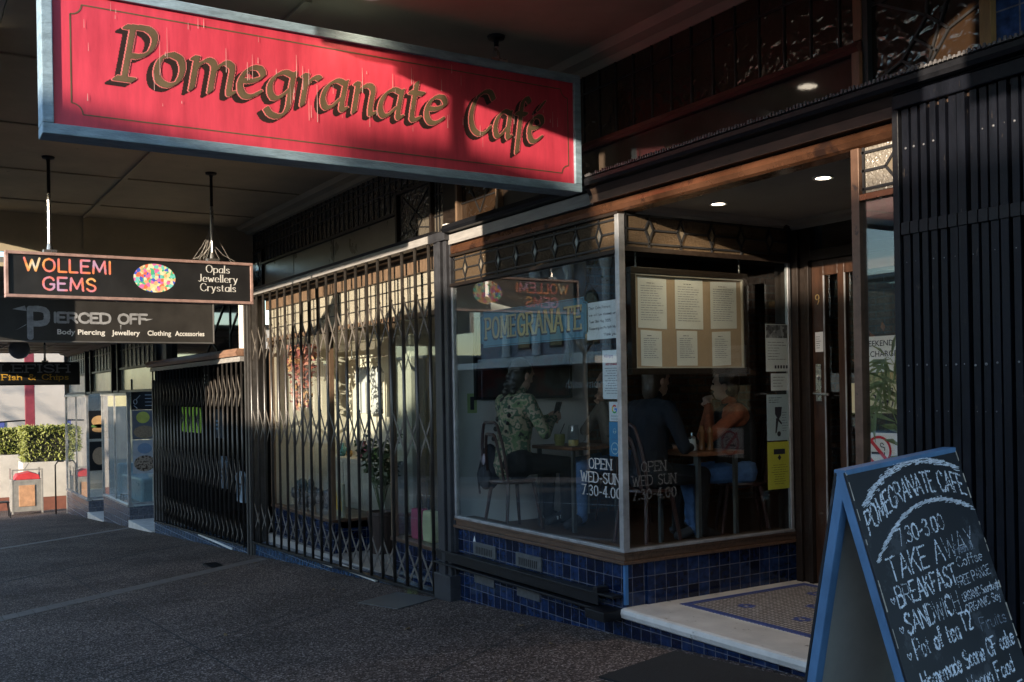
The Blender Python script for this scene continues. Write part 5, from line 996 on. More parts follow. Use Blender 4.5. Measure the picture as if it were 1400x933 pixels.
# ------------------------------------------------------------------ things on the footpath by the cafe
b = MB(); b.add([(x, y, g_(x, y)+h) for h in (.004, .016) for x, y in ((-4.78, 4.13), (-4.62, 3.42), (-3.2, 3.50), (-3.5, 4.13))], [(3, 2, 1, 0), (4, 5, 6, 7), (0, 1, 5, 4), (1, 2, 6, 5), (2, 3, 7, 6), (3, 0, 4, 7)])
tag(b.build('door_mat', mat('mat_rubber', (.012, .011, .011), .9, var=.5, vs=30, bump=.5, bs=150), None, .003), 'black rubber mat on the footpath before the marble step', 'door mat')
b = MB(); P = [(-8.42, 3.53), (-7.80, 3.66), (-8.0, 4.13), (-8.66, 4.08)]
P = [(-8.42, 3.54), (-7.78, 3.64), (-7.99, 4.12), (-8.66, 4.05)]
b.add([(x, y, g_(x, y)+h) for h in (.002, .010) for x, y in P], [(3, 2, 1, 0), (4, 5, 6, 7), (0, 1, 5, 4), (1, 2, 6, 5), (2, 3, 7, 6), (3, 0, 4, 7)])
tag(b.build('access_cover', mat('cover_steel', (.10, .105, .11), .5, metal=.2, var=.3, vs=9, bump=.2, bs=80), None, .002), 'grey steel access cover set in the footpath by the gem shop gate', 'access cover')
t = thing('drain_grate', 'small dark drain grate in the paving beside the paver band', 'drain', (-12.95, 3.5, g_(-12.95, 3.5))); b = MB(); b.box(-13.15, -12.75, 3.38, 3.56, g_(-12.95, 3.5)-.02, g_(-12.95, 3.5)+.014); b.build('grate_frame', M_iron, t); b = MB()
for k in range(6): b.box(-13.12+k*.065, -13.10+k*.065, 3.39, 3.55, g_(-12.95, 3.5)+.0142, g_(-12.95, 3.5)+.018)
b.build('grate_bars', M_black, t)
def leaf_cloud(b, box, n, s, seed=1, flat=0, shell=True):
    rn = random.Random(seed); x0, x1, y0, y1, z0, z1 = box
    for k in range(n):
        p = [rn.uniform(x0, x1), rn.uniform(y0, y1), rn.uniform(z0, z1)]
        if shell:
            f = rn.choice((0, 1, 2, 2, 3, 4)); w = min(x1-x0, y1-y0, z1-z0)*.16*rn.random()**1.5
            if f == 0: p[0] = x1-w
            elif f == 1: p[0] = x0+w
            elif f == 2: p[2] = z1-w
            elif f == 3: p[1] = y0+w
            else: p[1] = y1-w
            p = [q+rn.gauss(0, s*.5) for q in p]
        a = Vector((rn.gauss(0, 1), rn.gauss(0, 1), rn.gauss(0, 1))).normalized(); c = a.orthogonal().normalized(); l = s*rn.uniform(.6, 1.3); p = Vector(p)
        b.quad(p-a*l, p+c*l*.45, p+a*l, p-c*l*.45)
t = thing('weed_tuft', 'small green weed growing by the access cover at the gate foot', 'weed', (-8.5, 4.12, g_(-8.5, 4.12))); b = MB(); rn = random.Random(2)
for k in range(40):
    a = rn.uniform(0, 6.28); r0 = rn.uniform(0, .10); p = Vector((-8.5+r0*math.cos(a)*1.2, 4.11+r0*math.sin(a)*.4, g_(-8.5, 4.1))); q = p+Vector((rn.gauss(0, .03), rn.gauss(0, .02), rn.uniform(.02, .06))); b.add([p-Vector((.004, 0, 0)), p+Vector((.004, 0, 0)), q], [(0, 1, 2)])
b.build('weed_leaves', mat('weed_green', (.10, .12, .03), .7), t)

# palm in the right-hand display window
t = thing('potted_palm', 'green potted palm with long arching leaves behind the narrow side window', 'potted plant', (-3.22, 4.45, .60))
b = MB(); b.lathe((-3.22, 4.45, .60), [(.07, 0), (.09, .16), (.095, .17), (.095, .19), (.08, .19), (.075, .15), (0, .15)], 20); b.build('pot', mat('dark_pot', (.05, .045, .04), .6), t)
M_palm = mat('palm_leaf', (.21, .235, .075), .4, var=.4, vs=12, spec=.5); rn = random.Random(11)
for k, (ang, h, L) in enumerate(((200, 1.12, .62), (165, 1.38, .55), (20, 1.25, .45), (100, 1.20, .35), (190, 1.25, .5))):
    b = MB(); a = R(ang); dx, dy = math.cos(a), math.sin(a)*.32; rib = []
    for i in range(15):
        s_ = i/14; r_0 = .02+.26*s_**1.6*L/.6; rib.append(Vector((-3.22+dx*r_0, 4.44+dy*r_0, .72+h*(1-(1-s_)**1.6)*(.98)-.30*s_**3)))
    b.tube(rib, [.006*(1-i/16) for i in range(15)], 5)
    for i in range(4, 15):
        tng = (rib[min(i+1, 14)]-rib[i-1]).normalized(); side = tng.cross(Vector((0, 1, .2))).normalized()
        for s_ in (-1, 1):
            l = .20*(1-abs(i-9)/11); tip = rib[i]+side*s_*l*.75+tng*l*.75+Vector((0, rn.gauss(0, .02), -.04)); tip.y = max(4.27, min(4.6, tip.y)); w = tng*.015
            mid = (rib[i]+tip)/2+Vector((0, 0, .012)); b.add([rib[i], mid-w, tip, mid+w], [(0, 1, 2, 3)])
    b.build('palm_frond', M_palm, t)

# ------------------------------------------------------------------ people in the cafe
def remesh(b, voxel, smooth=2):
    me = bpy.data.meshes.new('t'); me.from_pydata([tuple(v) for v in b.v], [], b.f); o = bpy.data.objects.new('t', me); COL.objects.link(o)
    m = o.modifiers.new('r', 'REMESH'); m.mode = 'VOXEL'; m.voxel_size = voxel
    s = o.modifiers.new('s', 'SMOOTH'); s.factor = .5; s.iterations = smooth
    dg = bpy.context.evaluated_depsgraph_get(); dg.update(); out = bpy.data.meshes.new_from_object(o.evaluated_get(dg)); bpy.data.objects.remove(o); return out
def capsule(b, p, q, r0, r1, n=10):
    p, q = Vector(p), Vector(q); b.tube([p, p.lerp(q, .5), q], [r0, (r0+r1)/2, r1], n); b.ball(p, r0, n, 6); b.ball(q, r1, n, 6)
def person(label, pos, heading, cols, arms, hair='short', legs=None, lean=.04, turn=0, scale=1.0, nod=0, group='people seated in the cafe', hands=True, finger_m=None):
    """seated figure; local frame: f forward, l to its left, z up from the floor. arms: two (elbow, wrist, finger direction)"""
    h = R(heading); f = Vector((math.cos(h), math.sin(h), 0)); l = Vector((-math.sin(h), math.cos(h), 0)); P0 = Vector(pos)
    def J(a, b_, c): return P0+(f*a+l*b_+Vector((0, 0, c)))*scale
    T = thing('person', label, 'person', pos, group)
    b = MB(); seg = []            # segments: (p, q, colour slot)
    def limb(p, q, r0, r1, slot): capsule(b, p, q, r0*scale, r1*scale); seg.append((Vector(p), Vector(q), slot, max(r0, r1)*scale))
    pel, wst, chs, nck = J(0, 0, .52), J(lean*.5, 0, .72), J(lean, 0, .93), J(lean+.03, 0, 1.08)
    limb(J(0, .07, .53), J(0, -.07, .53), .135, .135, 1); limb(pel, wst, .15, .13, 0)
    limb(wst, chs, .135, .15, 0); limb(J(lean, .09, .96), J(lean, -.09, .96), .115, .115, 0); limb(J(lean, .17, 1.0), J(lean, -.17, 1.0), .068, .068, 0)
    limb(chs, nck, .10, .058, 0); hd = J(lean+.06, 0, 1.205)
    limb(nck, J(lean+.05, 0, 1.13), .055, .055, 2)
    ht = h+R(turn); hf = Vector((math.cos(ht)*math.cos(R(nod)), math.sin(ht)*math.cos(R(nod)), math.sin(R(nod)))); hl = Vector((-math.sin(ht), math.cos(ht), 0)); hu = hf.cross(hl)
    M = Matrix((hf, hl, hu)).transposed()
    def H(a, b_, c): return hd+(hf*a+hl*b_+hu*c)*scale
    for c, r in (((.0, 0, .02), (.098, .076, .105)), ((.025, 0, -.055), (.065, .055, .065)), ((.055, 0, -.085), (.03, .03, .025)), ((.095, 0, -.005), (.016, .013, .026)), ((.102, 0, -.022), (.016, .017, .012)), ((.082, 0, .035), (.02, .055, .014)), ((.083, 0, -.062), (.014, .025, .010)), ((-.005, .079, -.01), (.022, .012, .032)), ((-.005, -.079, -.01), (.022, .012, .032))):
        b.ball(H(*c), tuple(x*scale for x in r), 12, 8, M)
    seg.append((H(0, 0, .03), H(.02, 0, -.06), 2, .10))
    for s_ in (1, -1):
        kn, an, to = (legs or ((.44, .12, .50), (.42, .12, .09), (.57, .13, .04)))
        if isinstance(kn[0], tuple): kn, an, to = (legs[0] if s_ > 0 else legs[1])
        k_, a_, t_ = J(kn[0], kn[1]*s_, kn[2]), J(an[0], an[1]*s_, an[2]), J(to[0], to[1]*s_, to[2])
        limb(J(.02, .09*s_, .53), k_, .095, .066, 1); limb(k_, a_, .062, .043, 1); limb(a_, t_, .046, .038, 3)
        el, wr, fd = arms[0] if s_ > 0 else arms[1]
        e_, w_ = J(*el), J(*wr); limb(J(lean, .19*s_, .985), e_, .060, .048, 0); limb(e_, w_, .046, .033, 0)
        # hand: palm, four unequal bent fingers, thumb from the side of the palm
        d = (f*fd[0]+l*fd[1]+Vector((0, 0, fd[2]))).normalized(); pn = (f*fd[3]+l*fd[4]+Vector((0, 0, fd[5]))); pn = (pn-d*pn.dot(d)).normalized(); sd = d.cross(pn)
        if hands:
            pc = w_+d*.055*scale; limb(w_, pc, .026, .030, 2)
            for i in range(4):
                o_ = sd*(i-1.5)*.019*scale; ln = (.030, .035, .033, .026)[i]*scale; a0 = pc+d*.032*scale+o_; a1 = a0+(d*.8+pn*.55).normalized()*ln; a2 = a1+(d*.2+pn).normalized()*ln*.75; a3 = a2+(pn*.8-d*.5).normalized()*ln*.55
                limb(pc+o_*.8, a0, .011, .0105, 2); limb(a0, a1, .0105, .0095, 2); limb(a1, a2, .0095, .009, 2); limb(a2, a3, .009, .008, 2)
            tb = w_+d*.03*scale+sd*.028*s_*scale; t1 = tb+(d*.7+sd*.6*s_+pn*.3).normalized()*.035*scale; limb(tb, t1, .013, .011, 2); limb(t1, t1+(d*.6+pn*.7).normalized()*.028*scale, .011, .009, 2)
    me = remesh(b, .0095, 2)
    n = len(me.polygons); cen = np.empty(n*3); me.polygons.foreach_get('center', cen); cen = cen.reshape(-1, 3)
    best = np.full(n, 1e9); idx = np.zeros(n, int)
    for p, q, s_, r in seg:
        p_, q_ = np.array(p), np.array(q); v = q_-p_; t_ = np.clip(((cen-p_)@v)/max(v@v, 1e-9), 0, 1); dd = np.linalg.norm(cen-(p_+t_[:, None]*v), axis=1)-r
        k = dd < best; best[k] = dd[k]; idx[k] = s_
    for m in cols: me.materials.append(m)
    me.polygons.foreach_set('material_index', idx.astype(np.int32)); me.polygons.foreach_set('use_smooth', [True]*n); me.transform(Matrix.Translation(-P0)); me.name = 'body'
    o = bpy.data.objects.new('body', me); COL.objects.link(o); o.parent = T
    # hair
    hb = MB(); hb.ball(H(-.022, 0, .038), tuple(x*scale for x in (.098, .088, .102)), 14, 10, M)
    if hair != 'bun': hb.ball(H(-.045, 0, -.01), tuple(x*scale for x in (.07, .085, .09)), 12, 8, M)
    if hair in ('braid', 'long'):
        hb.ball(H(-.06, 0, -.06), tuple(x*scale for x in (.055, .075, .10)), 12, 8, M)
    if hair == 'braid':
        c0 = H(-.10, 0, .02)
        for k in range(9):
            p = c0.lerp(J(-.13, .06, .72), k/8)+Vector((0, 0, .03*math.sin(k*.4))); hb.ball(p, (.036-.002*k)*scale, 10, 6)
        c1 = H(-.08, -.04, -.02)
        for k in range(8): hb.ball(c1.lerp(J(-.12, -.10, .78), k/7), (.030-.002*k)*scale, 10, 6)
    hm = remesh(hb, .010, 1); hm.transform(Matrix.Translation(-P0)); hm.materials.append(cols[4]); hm.polygons.foreach_set('use_smooth', [True]*len(hm.polygons))
    ho = bpy.data.objects.new('hair', hm); COL.objects.link(ho); ho.parent = T
    eb = MB()
    for s_ in (1, -1): eb.ball(H(.088, .032*s_, .016), .0105*scale, 8, 6)
    eb.build('eye', mat('eye_dark', (.02, .015, .012), .2), T)
    return T, H, J, (f, l)
M_skin = mat('skin', (.55, .33, .24), .5, var=.1, vs=20); M_skin2 = mat('tan_skin', (.46, .26, .18), .5, var=.1, vs=20)
M_hair = mat('dark_hair', (.015, .011, .009), .45, var=.4, vs=60); M_brh = mat('brown_hair', (.05, .028, .016), .45, var=.4, vs=60)
M_camo = ramp_mat('camouflage', [(.04, .045, .04), (.15, .21, .10), (.34, .27, .18), (.07, .12, .07), (.40, .31, .23), (.10, .17, .09)], 11, .85, kind='noise', det=4)
M_jean = mat('denim', (.09, .17, .34), .85, var=.3, vs=14); M_bt = mat('black_cloth', (.010, .010, .012), .9, var=.4); M_shoe = mat('dark_shoe', (.03, .03, .035), .6)
M_rustk = mat('rust_knit', (.30, .075, .03), .9, var=.25, vs=30, bump=.2, bs=120); M_gry = mat('brown_cardigan', (.16, .13, .105), .9, var=.2, vs=20)
rest = ((.10, .25, .76), (.34, .16, .80), (1, -.3, 0, 0, 0, -1)); restr = ((.10, -.25, .76), (.34, -.16, .80), (1, .3, 0, 0, 0, -1))
T, H, J, fr = person('person in camouflage jacket with long dark braids, back to the window', (-7.33, 4.54, FL), 92, [M_camo, M_bt, M_skin, M_shoe, M_hair], (((.12, .24, .76), (.36, .06, .86), (.9, -.2, .3, 0, -1, 0)), ((.14, -.25, .76), (.36, -.04, .86), (.9, .2, .3, 0, 1, 0))), hair='braid', turn=4, nod=-14, scale=1.12)
b = MB(); c = J(.44, 0, .93); b.obox(c, fr[1]*.04, (fr[0]*.3+Vector((0, 0, .9))).normalized()*.075, fr[0]*.005); tag(b.build('phone', mat('phone_black', (.012, .012, .014), .2), None, .003), 'black phone held up by the person in camouflage', 'phone')
T, H, J, fr = person('person in brown cardigan and jeans resting chin on joined hands', (-7.22, 5.62, FL), -95, [M_gry, M_jean, M_skin2, M_shoe, M_hair], (((.22, .20, .80), (.17, .03, 1.02), (.1, -.4, .9, -.2, -1, 0)), ((.22, -.20, .80), (.17, -.03, 1.02), (.1, .4, .9, -.2, 1, 0))), hair='short', legs=((.46, .13, .50), (.46, .14, .09), (.62, .16, .04)), turn=-10, scale=1.05)
b = MB()
for s_ in (.14, -.14):
    for k in range(3): b.bar(J(.50+.03*k, s_-.035, .075-.008*k), J(.50+.03*k, s_+.035, .085-.008*k), .010, .03)
b.build('shoe_stripes', M_white, T)
T, H, J, fr = person('person in dark navy coat seen from behind through the corner glass', (-5.96, 4.92, FL), 95, [mat('navy_coat', (.007, .008, .014), .9, var=.3), M_bt, M_skin, M_shoe, M_brh], (((.10, .25, .74), (.30, .10, .70), (1, -.3, 0, 0, 0, -1)), ((.12, -.25, .72), (.32, -.12, .71), (1, .2, 0, 0, 0, -1))), hair='long', turn=-8, scale=1.06)
T, H, J, fr = person('person with moustache in rust sleeves and black vest, hands clasped under chin', (-5.90, 5.82, FL), -125, [M_rustk, M_jean, M_skin, M_shoe, M_brh], (((.26, .19, .80), (.23, .035, 1.03), (.15, -.5, .85, -.2, -1, 0)), ((.26, -.19, .80), (.23, -.035, 1.03), (.15, .5, .85, -.2, 1, 0))), hair='short', turn=-14, scale=1.02, legs=((.44, .15, .50), (.36, .16, .09), (.51, .17, .04)))
b = MB()
for s_ in (1, -1): b.ball(H(.094, .014*s_, -.048), (.010, .019, .008), 8, 6, Matrix.Rotation(math.atan2(fr[0].y, fr[0].x)-R(14), 3, 'Z'))
b.build('moustache', M_brh, T)
vb = MB(); capsule(vb, J(.02, 0, .60), J(.04, 0, .92), .175, .172, 20); vm = remesh(vb, .02, 2); vm.transform(Matrix.Translation(-T.location)); vm.materials.append(M_bt); vo = bpy.data.objects.new('vest', vm); COL.objects.link(vo); vo.parent = T
# tables, chairs, things on the tables
M_tab = mat('cafe_table_top', (.17, .07, .035), .35, var=.35, vs=4, stretch=(1, 7, 1))
def table(label, x, y, w, d, z=1.19):
    t = thing('cafe_table', label, 'table', (x, y, FL), 'small square cafe tables')
    b = MB(); b.box(x-w/2, x+w/2, y-d/2, y+d/2, z-.03, z); b.build('table_top', M_tab, t, .006)
    for sx in (-1, 1):
        for sy in (-1, 1): b = MB(); b.bar((x+sx*(w/2-.05), y+sy*(d/2-.05), FL), (x+sx*(w/2-.05), y+sy*(d/2-.05), z-.03), .03, .03); b.build('leg', mat('dull_steel', (.12, .12, .12), .4, metal=.6), t)
    return t
table('small wooden table with jug and cup between the braided and cardigan diners', -7.20, 5.14, .62, .56); table('wooden table with pepper mills between the navy coat and rust sleeved diners', -5.86, 5.33, .54, .48)
def chair(label, x, y, ang, z=FL):
    t = thing('bentwood_chair', label, 'chair', (x, y, z), 'bentwood cafe chairs'); a = R(ang); f = Vector((math.cos(a), math.sin(a), 0)); l = Vector((-math.sin(a), math.cos(a), 0)); o = Vector((x, y, z)); m = mat('bentwood', (.055, .022, .018), .35, var=.3, vs=8)
    b = MB(); b.lathe(o, [(0, .425), (.19, .425), (.205, .44), (.20, .455), (0, .455)], 24); b.build('seat', m, t)
    for sx in (1, -1):
        for sy in (1, -1): b = MB(); b.tube([o+f*.13*sx+l*.13*sy+Vector((0, 0, .43)), o+f*.19*sx+l*.18*sy], [.018, .013], 8); b.build('leg', m, t)
    for w, h in ((.19, .50), (.12, .40)):
        b = MB(); b.tube([o-f*(.17+.10*math.sin(k/16*math.pi)*.6+.0)+l*w*math.cos(math.pi-k/16*math.pi)*(1 if True else 0)+Vector((0, 0, .45+h*min(1, math.sin(k/16*math.pi)*1.15)))for k in range(17)], .013, 8); b.build('back_hoop', m, t)
    return t
chair('bentwood chair of the person in camouflage, its back to the glass', -7.33, 4.54, 92); chair('bentwood chair under the person in the brown cardigan', -7.22, 5.66, -95); chair('bentwood chair under the person in navy coat', -5.96, 4.90, 95); chair('bentwood chair under the person in rust sleeves', -5.90, 5.84, -125)
t = thing('glass_jug', 'glass jug of juice on the braided diner table', 'jug', (-7.06, 5.0, 1.19)); b = MB(); b.lathe((-7.06, 5.0, 1.19), [(.0, .002), (.045, .003), (.05, .02), (.05, .13), (.042, .17), (.047, .185)], 20); b.tube([(-7.012, 5.06, 1.32), (-6.97, 5.06, 1.31), (-6.965, 5.06, 1.25), (-7.01, 5.06, 1.22)], .006, 6); b.build('jug_glass', glass('jug_glass', r0=.12), t); b = MB(); b.lathe((-7.06, 5.0, 1.194), [(0, 0), (.043, 0), (.046, .05), (0, .05)], 20); b.build('juice', mat('juice', (.55, .40, .12), .3), t)
t = thing('drinking_glass', 'glass of yellow smoothie with a straw on the braided diner table', 'glass', (-7.24, 4.98, 1.19)); b = MB(); b.lathe((-7.24, 4.98, 1.19), [(0, 0), (.04, 0), (.05, .06), (.047, .10), (0, .10)], 18); b.build('drink', mat('smoothie', (.30, .27, .08), .3), t); b = MB(); b.tube([(-7.24, 4.98, 1.28), (-7.22, 5.02, 1.38)], .004, 6); b.build('straw', M_bt, t)
for k, (x, y, h) in enumerate(((-5.77, 5.30, .19), (-5.71, 5.33, .18))):
    b = MB(); b.lathe((x, y, 1.19), [(.0, 0), (.03, 0), (.03, .015), (.02, .03), (.026, .05), (.018, .075), (.024, .10), (.017, .125), (.026, .14), (.026, .155), (.014, .17), (.014, h), (0, h+.006)], 16); tag(b.build('pepper_mill', mat('mill_wood', (.20, .085, .03), .3, var=.2), None, smooth=True), ['turned wooden pepper mill beside the sugar pourer', 'turned wooden pepper mill farther from the sugar pourer'][k], 'pepper mill', 'wooden mills on the table')
t = thing('sugar_pourer', 'glass sugar pourer beside the pepper mills', 'sugar pourer', (-5.85, 5.27, 1.19)); b = MB(); b.lathe((-5.85, 5.27, 1.19), [(0, 0), (.032, 0), (.036, .04), (.03, .09), (0, .09)], 16); b.build('sugar', mat('sugar_white', (.7, .7, .68), .5), t); b = MB(); b.lathe((-5.85, 5.27, 1.28), [(.032, 0), (.032, .012), (.012, .025), (.008, .05), (0, .05)], 14); b.build('pourer_lid', M_chrome, t)
t = thing('backpack', 'dark backpack with pale patch hung on the chair by the window', 'bag', (-7.50, 4.40, .80)); b = MB(); b.ball((-7.50, 4.42, 1.02), (.13, .07, .20), 16, 10); b.ball((-7.50, 4.37, .93), (.10, .05, .11), 14, 8); b.tube([(-7.55, 4.38, 1.15), (-7.60, 4.35, .95), (-7.57, 4.35, .78)], .010, 6); b.build('bag_body', mat('bag_nylon', (.018, .018, .026), .7, var=.3, vs=12, bump=.2, bs=20), t, smooth=True); b = MB(); b.ball((-7.50, 4.347, 1.09), (.035, .012, .055), 10, 6); b.build('patch', mat('lilac_patch', (.5, .42, .48), .6), t)
t = thing('wall_picture', 'large dark framed picture on the white wall inside the cafe', 'picture', (-7.90, 5.05, 1.60)); b = MB()
for a in ((4.51, 5.59, 1.60, 1.625), (4.51, 5.59, 2.335, 2.36), (4.51, 4.535, 1.625, 2.335), (5.565, 5.59, 1.625, 2.335)): b.box(-7.929, -7.895, *a)
b.build('frame', M_black, t); b = MB(); b.box(-7.925, -7.91, 4.535, 5.565, 1.625, 2.335); b.build('canvas', ramp_mat('dark_painting', [(.008, .008, .01), (.02, .02, .024), (.012, .012, .014), (.10, .02, .02), (.05, .055, .06), (.01, .01, .012)], 2.2, .35), t)
t = thing('leaf_garland', 'orange autumn leaf garland hanging inside the cafe door', 'garland', (-4.7, 6.25, 1.8)); b = MB(); rn = random.Random(8); b.tube([(-5.05, 6.3, 2.15), (-4.8, 6.25, 1.9), (-4.5, 6.3, 2.1)], .006, 5); leaf_cloud(b, (-5.05, -4.5, 6.2, 6.32, 1.75, 2.12), 60, .05, 8, shell=False); b.build('leaves', mat('orange_leaf', (.5, .14, .04), .6, var=.3, vs=10), t)

# ------------------------------------------------------------------ goods in the gem shop window
def gtag(b, nm, m, label, c, g=None, **k): return tag(b.build(nm, m, None, **k), label, c, g)
t = thing('leaf_garland', 'long garland of pink and rust leaves hanging in the gem shop window', 'garland', (-13.15, 4.72, 1.4)); b = MB(); b.tube([(-13.15, 4.72, 2.42), (-13.15, 4.72, 1.45)], .008, 5)
leaf_cloud(b, (-13.5, -12.75, 4.64, 4.85, 1.95, 2.35), 200, .07, 3, shell=False); leaf_cloud(b, (-13.3, -12.95, 4.64, 4.85, 1.5, 1.95), 130, .055, 4, shell=False); b.build('leaves', ramp_mat('pink_leaf', [(.45, .12, .07), (.6, .25, .18), (.3, .06, .05), (.55, .3, .12)], 9, .6, kind='cell'), t)
for k, (x, l) in enumerate(((-12.30, 'white cotton top on the rail nearest the leaf garland'), (-11.85, 'white dress with grey marks second on the rail'), (-10.0, 'cream patterned shirt on the rail near the door'), (-9.2, 'white cow patterned shirt on the rail in the near window'), (-8.72, 'white tunic at the near end of the rail'))):
    y = 5.30 if k < 2 else 5.6; z = 2.03; b = MB(); w = .20
    P = [(x-w*.35, z), (x-w, z-.10), (x-w*.9, z-.22), (x-w*.62, z-.17), (x-w*.7, z-.62), (x+w*.7, z-.62), (x+w*.62, z-.17), (x+w*.9, z-.22), (x+w, z-.10), (x+w*.35, z), (x+w*.15, z-.05), (x-w*.15, z-.05)]
    b.prism(P, 1, y-.03, y+.03); tt = thing('hanging_shirt', l, 'shirt', (x, y, z-.62), 'clothes hanging in the gem shop window'); b.build('cloth', [M_white, ramp_mat('cow_print', [(.7, .69, .66), (.7, .69, .66), (.68, .67, .64), (.06, .06, .06), (.7, .69, .66), (.5, .5, .5)], 9, .8, det=4)][k % 2 if k else 0], tt, .01); b = MB(); b.tube([(x-.12, y, z-.005), (x, y, z+.05), (x, y, z+.09), (x+.02, y, z+.11)], .004, 5); b.tube([(x+.12, y, z-.005), (x, y, z+.05)], .004, 5); b.build('hanger', M_chrome, tt)
for k, (x0, x1, y) in enumerate(((-12.7, -11.4, 5.30), (-10.3, -8.3, 5.6))): b = MB(); b.tube([(x0, y, 2.15), (x1, y, 2.15)], .012, 8); b.tube([(x0+.05, y, 2.15), (x0+.05, y, 2.9)], .006, 6); b.tube([(x1-.05, y, 2.15), (x1-.05, y, 2.9)], .006, 6); gtag(b, 'clothes_rail', M_chrome, ['steel hanging rail in the far gem shop window', 'steel hanging rail in the near gem shop window'][k], 'rail', 'clothes rails in the gem shop')
t = thing('potted_palm', 'leafy dark potted plant in the gem shop entry', 'potted plant', (-11.0, 4.95, -.24)); b = MB(); b.lathe((-11.0, 4.95, -.24), [(.12, 0), (.17, .45), (.18, .46), (.18, .5), (.15, .5), (.14, .42), (0, .42)], 20); b.build('pot', mat('brown_pot', (.05, .035, .03), .5), t); b = MB(); rn = random.Random(6)
for k in range(26):
    a = rn.uniform(0, 6.28); h_ = rn.uniform(.5, 1.25); r_0 = rn.uniform(.12, .34); pts = [Vector((-11.0+r_0*math.cos(a)*s_, 4.95+r_0*math.sin(a)*s_, .2+h_*s_-.25*s_**3)) for s_ in (0, .3, .6, .85, 1)]; b.tube(pts, .004, 4)
    for p in pts[2:]:
        for q in range(4): d = Vector((rn.gauss(0, 1), rn.gauss(0, 1), rn.gauss(-.2, .6))).normalized()*.09; s_ = d.orthogonal().normalized()*.022; b.quad(p, p+d*.5+s_, p+d, p+d*.5-s_)
b.build('foliage', mat('shade_leaf', (.045, .075, .03), .5, var=.3), t)
b = MB(); b.box(-11.85, -11.38, 4.62, 4.65, .17, .58); t = gtag(b, 'flame_painting', mat('painting_ground', (.45, .40, .28), .7, var=.2), 'small canvas painted with yellow flames leaning in the gem shop window', 'painting'); b = MB()
for x in (-11.74, -11.60, -11.47): b.add([(x-.05, 4.618, .25), (x+.05, 4.618, .25), (x+.035, 4.618, .36), (x+.01, 4.618, .50), (x-.01, 4.618, .40), (x-.04, 4.618, .36)], [(0, 1, 2, 3, 4, 5)])
b.build('flames', mat('flame_yellow', (.75, .42, .05), .6), t)
for k, (x, y, w, h_, l) in enumerate(((-13.2, 4.75, .16, .32, 'dark gem specimen heap at the far end of the gem shop window'), (-12.75, 4.72, .19, .40, 'tall dark rock specimen in the gem shop window'), (-12.35, 4.75, .15, .28, 'low dark rock specimen beside the painted canvas'))):
    b = MB(); rn = random.Random(30+k)
    for q in range(14): b.ball((x+rn.gauss(0, w*.5), y+rn.gauss(0, .05), .17+rn.uniform(.03, h_*.8)), (rn.uniform(.03, .08), rn.uniform(.03, .07), rn.uniform(.04, .09)), 6, 4)
    gtag(b, 'rock_specimen', ramp_mat('dark_stones', [(.03, .03, .035), (.07, .05, .04), (.04, .07, .06), (.12, .1, .09), (.02, .02, .02)], 8, .35, kind='cell'), l, 'rock', 'rock specimens in the window')
t = thing('cloth_table', 'round display table under lilac cloth in the near gem shop window', 'table', (-8.95, 5.15, -.24)); b = MB(); b.lathe((-8.95, 5.15, 0), [(.40, .14), (.37, .5), (.35, .93), (.34, .95), (0, .95)], 26); b.build('table_cloth', mat('lilac_cloth', (.34, .34, .48), .9, var=.2, vs=6, bump=.3, bs=12), t)
t = thing('hat_stand', 'shop dummy head wearing a blue felt hat in the gem shop', 'hat stand', (-9.05, 5.05, .95)); b = MB(); b.lathe((-9.05, 5.05, .951), [(.10, 0), (.10, .02), (.02, .03), (.02, .80), (.07, .84), (.085, .95), (.07, 1.05), (0, 1.08)], 18); b.build('stand', M_white, t); b = MB(); b.lathe((-9.05, 5.05, 1.93), [(.19, 0), (.20, .012), (.11, .03), (.11, .10), (.08, .15), (0, .16)], 22); b.build('hat', mat('blue_felt', (.06, .13, .28), .85), t)
for k, (x, c, l) in enumerate(((-9.42, (.45, .05, .12), 'crimson cloth bag on the near gem shop window floor'), (-9.15, (.55, .55, .30), 'pale green cloth bag on the near gem shop window floor'), (-8.75, (.30, .32, .36), 'grey cloth bag on the near gem shop window floor'))):
    tt = thing('cloth_bag', l, 'bag', (x, 4.68, .136), 'cloth bags in the gem shop window'); b = MB(); b.prism([(x-.10, .137), (x+.10, .137), (x+.115, .30), (x+.09, .46), (x-.09, .46), (x-.115, .30)], 1, 4.62, 4.74); b.build('bag_body', mat('bag_cloth_%d' % k, c, .85, var=.2), tt, .02); b = MB(); b.tube([(x-.06, 4.68, .455), (x-.05, 4.68, .60), (x+.05, 4.68, .60), (x+.06, 4.68, .455)], .008, 6); b.build('handle', M_bt, tt)
b = MB(); b.box(-13.45, -11.5, 5.22, 5.54, .135, .80); t = gtag(b, 'display_cabinet', mat('cream_cabinet', (.52, .49, .42), .6, var=.1), 'low cream display cabinet at the back of the far gem shop window', 'cabinet', bevel=.01)
b = MB()
for k in range(3): b.box(-13.40+k*.64, -12.82+k*.64, 5.205, 5.2195, .2, .75)
b.build('cabinet_door', mat('cream_door', (.46, .43, .37), .5), t, .006)
for k, (x, y, z, r, c) in enumerate(((-13.2, 5.36, .801, .07, (.10, .28, .30)), (-12.9, 5.34, .801, .05, (.5, .3, .1)), (-12.5, 5.38, .801, .09, (.35, .12, .2)), (-12.1, 5.36, .801, .06, (.2, .35, .12)))):
    b = MB(); b.lathe((x, y, z), [(r*.5, 0), (r, r*.8), (r*.9, r*1.6), (r*.4, r*2.2), (r*.5, r*2.6), (r*.4, r*2.6), (0, r*2)], 16); gtag(b, 'ceramic_vase', mat('glaze_%d' % k, c, .2, var=.2), ['teal', 'amber', 'plum', 'olive'][k]+' glazed vase on the low cream cabinet', 'vase', 'vases on the cream cabinet', smooth=True)
